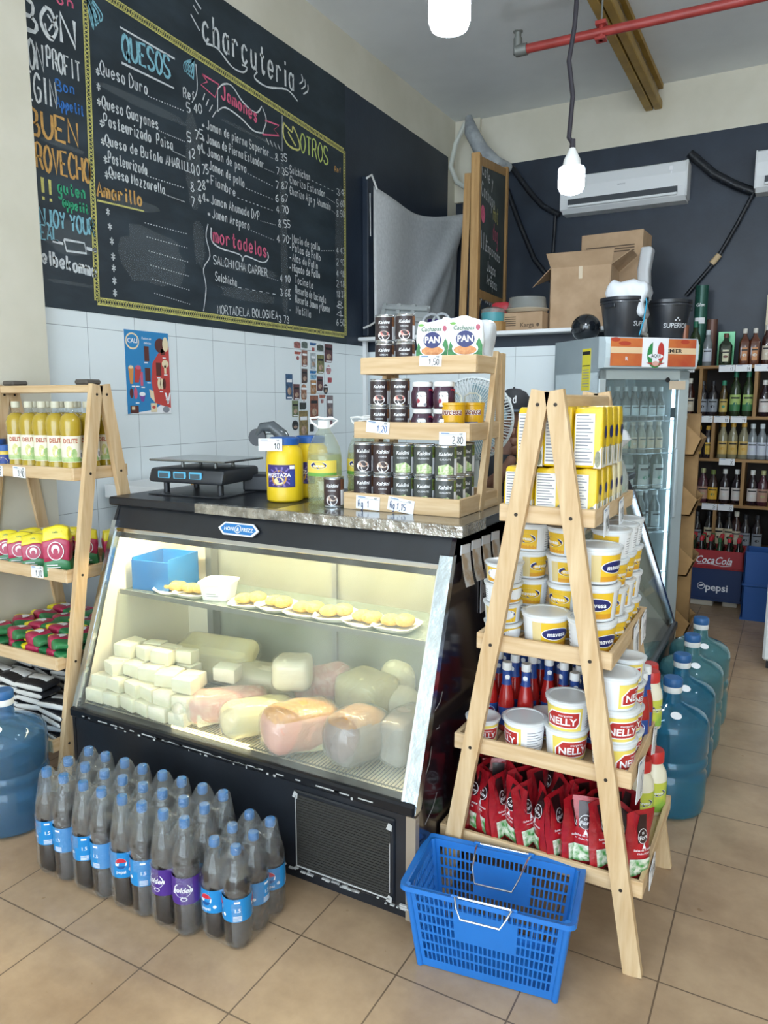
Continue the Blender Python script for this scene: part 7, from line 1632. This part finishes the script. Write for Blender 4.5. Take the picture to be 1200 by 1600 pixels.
# crates
def crate(name, lab, loc, w_, d_, h_, c_, txt=None, rz=0., font=0., slot=False):
    t_ = thing(name, lab, 'crate', loc, rz, group=None); m_ = M('crate_' + c_, c_, .45, c2=c_)
    mb = MB(); mb.box(-w_ / 2, w_ / 2, -d_ / 2, -d_ / 2 + .012, 0, h_, m_, .003).box(-w_ / 2, w_ / 2, d_ / 2 - .012, d_ / 2, 0, h_, m_, .003).box(-w_ / 2, -w_ / 2 + .012, -d_ / 2, d_ / 2, 0, h_, m_, .003).box(w_ / 2 - .012, w_ / 2, -d_ / 2, d_ / 2, 0, h_, m_, .003).box(-w_ / 2, w_ / 2, -d_ / 2, d_ / 2, 0, .01, m_)
    mb.box(-w_ / 2 - .006, w_ / 2 + .006, -d_ / 2 - .006, d_ / 2 + .006, h_ * .0, h_ * .06, m_)
    mb.build('crate_body', t_)
    if txt == 'cola': mb = MB(); mb.text('Coca', -.062, h_ * .28, h_ * .40, -d_ / 2 - .0015, PAPER, .02, .3, .8); mb.text('Cola', .062, h_ * .28, h_ * .40, -d_ / 2 - .0015, PAPER, .02, .3, .8); ribbon(mb, smooth_pts([(-.11, h_ * .2), (-.03, h_ * .26), (.05, h_ * .18), (.12, h_ * .24)], 4), .004, -d_ / 2 - .0018, PAPER); mb.build('lettering', t_)
    if txt == 'pepsi': mb = MB(); mb.text('pepsi', .03, h_ * .32, h_ * .22, -d_ / 2 - .0015, PAPER, .03); mb.ell(-.075, h_ * .44, .026, .026, -d_ / 2 - .0015, PAPER); mb.ell(-.075, h_ * .44, .022, .022, -d_ / 2 - .002, m_); mb.prism([(-.095, h_ * .44), (-.06, h_ * .50), (-.056, h_ * .46), (-.075, h_ * .42)], -d_ / 2 - .003, -d_ / 2 - .0022, PAPER); mb.build('lettering', t_)
    return t_
FOAM = M('polystyrene', 'c9c0b0', .8)
ca, cb = at(1066, 930, y=5.80), at(1158, 944, y=5.80); cxm = (ca.x + cb.x) / 2; wc = cb.x - ca.x
tag(MB().box(-.14, .06, -.13, .13, 0, .045, FOAM, .006).build('foam_block', None, (cxm - .05, 5.95, 0)), 'dirty white foam block under the dark blue crate', 'block')
tag(MB().box(-.05, .05, -.10, .10, 0, .045, FOAM, .006).build('foam_block', None, (cxm + .12, 5.95, 0)), 'small block under the right end of the dark blue crate', 'block')
crate('soda_crate', 'dark navy bottle crate with white soda lettering standing on foam', (cxm, 5.95, .047), wc, .30, .24, '15305e', 'pepsi')
crate('soda_crate', 'red bottle crate with white script lettering stacked on the navy one', (cxm, 5.94, .289), wc * 1.0, .30, .135, 'a8242c', 'cola')
SOD = bottle('1c1410', 'c02030', 'b02028', .21, .026, .011, .5, lz=(.25, .5)); SOG = bottle('1f4a2c', '2a6a3a', '2f8a4a', .21, .026, .011, .5, lz=(.25, .5))
for r_ in range(4):
    for i in range(6):
        g = (i * 3 + r_ * 5) % 4 == 1
        inst('sog' if g else 'sod', SOG if g else SOD, 'soda_bottle', 'small %s soda bottle in the red crate, %s from the left, %s row' % ('green' if g else 'dark', ORD[i], ORD[r_]), 'bottle', (cxm - wc / 2 + .045 + i * (wc - .09) / 5, 5.83 + r_ * .065, .302), R(10), 'soda bottles in the red crate')
ba = at(1173, 968, z=0)
for k in range(2): crate('blue_crate', ['lower', 'upper'][k] + ' tall blue plastic crate by the liquor rack', (ba.x + .03, 5.68, k * .242), .19, .24, .238, '2458a0')
# tiered wooden bins at the cooler's side
BWD = M('bin_wood', 'b08a58', .6, c2='8f6d42', scale=4, stretch=(1, 8, 1), bump=.1)
t = thing('tiered_bin_stand', 'narrow wooden stand of slanted bins between the cooler and the liquor rack', 'display rack', (-.575, 4.98, 0))
mb = MB(); mb.box(-.06, -.02, -.12, -.08, 0, 1.5, BWD).box(-.02, .06, .02, .06, 0, 1.42, BWD); mb.build('upright', t)
for z in (1.17, .80, .42, .02):
    mb = MB(); pr_ = [(-.06, z), (.05, z), (.09, z + .10), (-.06, z + .24)]
    mb.prism(pr_, -.14, -.132, BWD); mb.prism(pr_, .132, .14, BWD); mb.prism([(-.06, z), (.05, z), (.05, z + .008), (-.06, z + .008)], -.14, .14, BWD); mb.prism([(.05, z), (.09, z + .10), (.082, z + .10), (.042, z)], -.14, .14, BWD); mb.build('bin', t)
    for j in range(3): tag(MB().rbox((0, 0, 0), (.06, .07, .07), .02, M('bin_goods_%d' % (j % 2), ('6a4a38', '8f6a4a')[j % 2], .5), 2).build('packet', None, (-.575 + .0, 4.98 - .09 + j * .09, z + .05)), 'small brown packet in a slanted bin, %s of its bin, bin %s from the top' % (ORD[j], ORD[(1.17, .80, .42, .02).index(z)]), 'packet', 'packets in the slanted bins')
# white freezer at the right edge
t = thing('white_freezer', 'white freezer cut off by the right picture edge', 'freezer', (-.07, 4.55, 0)); FZ = M('freezer_white', 'e0e4e4', .4)
MB().box(0, .75, 0, .65, .05, .88, FZ, .012).build('body', t); MB().box(-.005, .755, -.01, .655, .885, .97, FZ, .012).build('lid', t); MB().box(.02, .73, .03, .62, 0, .05, BLACK).build('base', t)
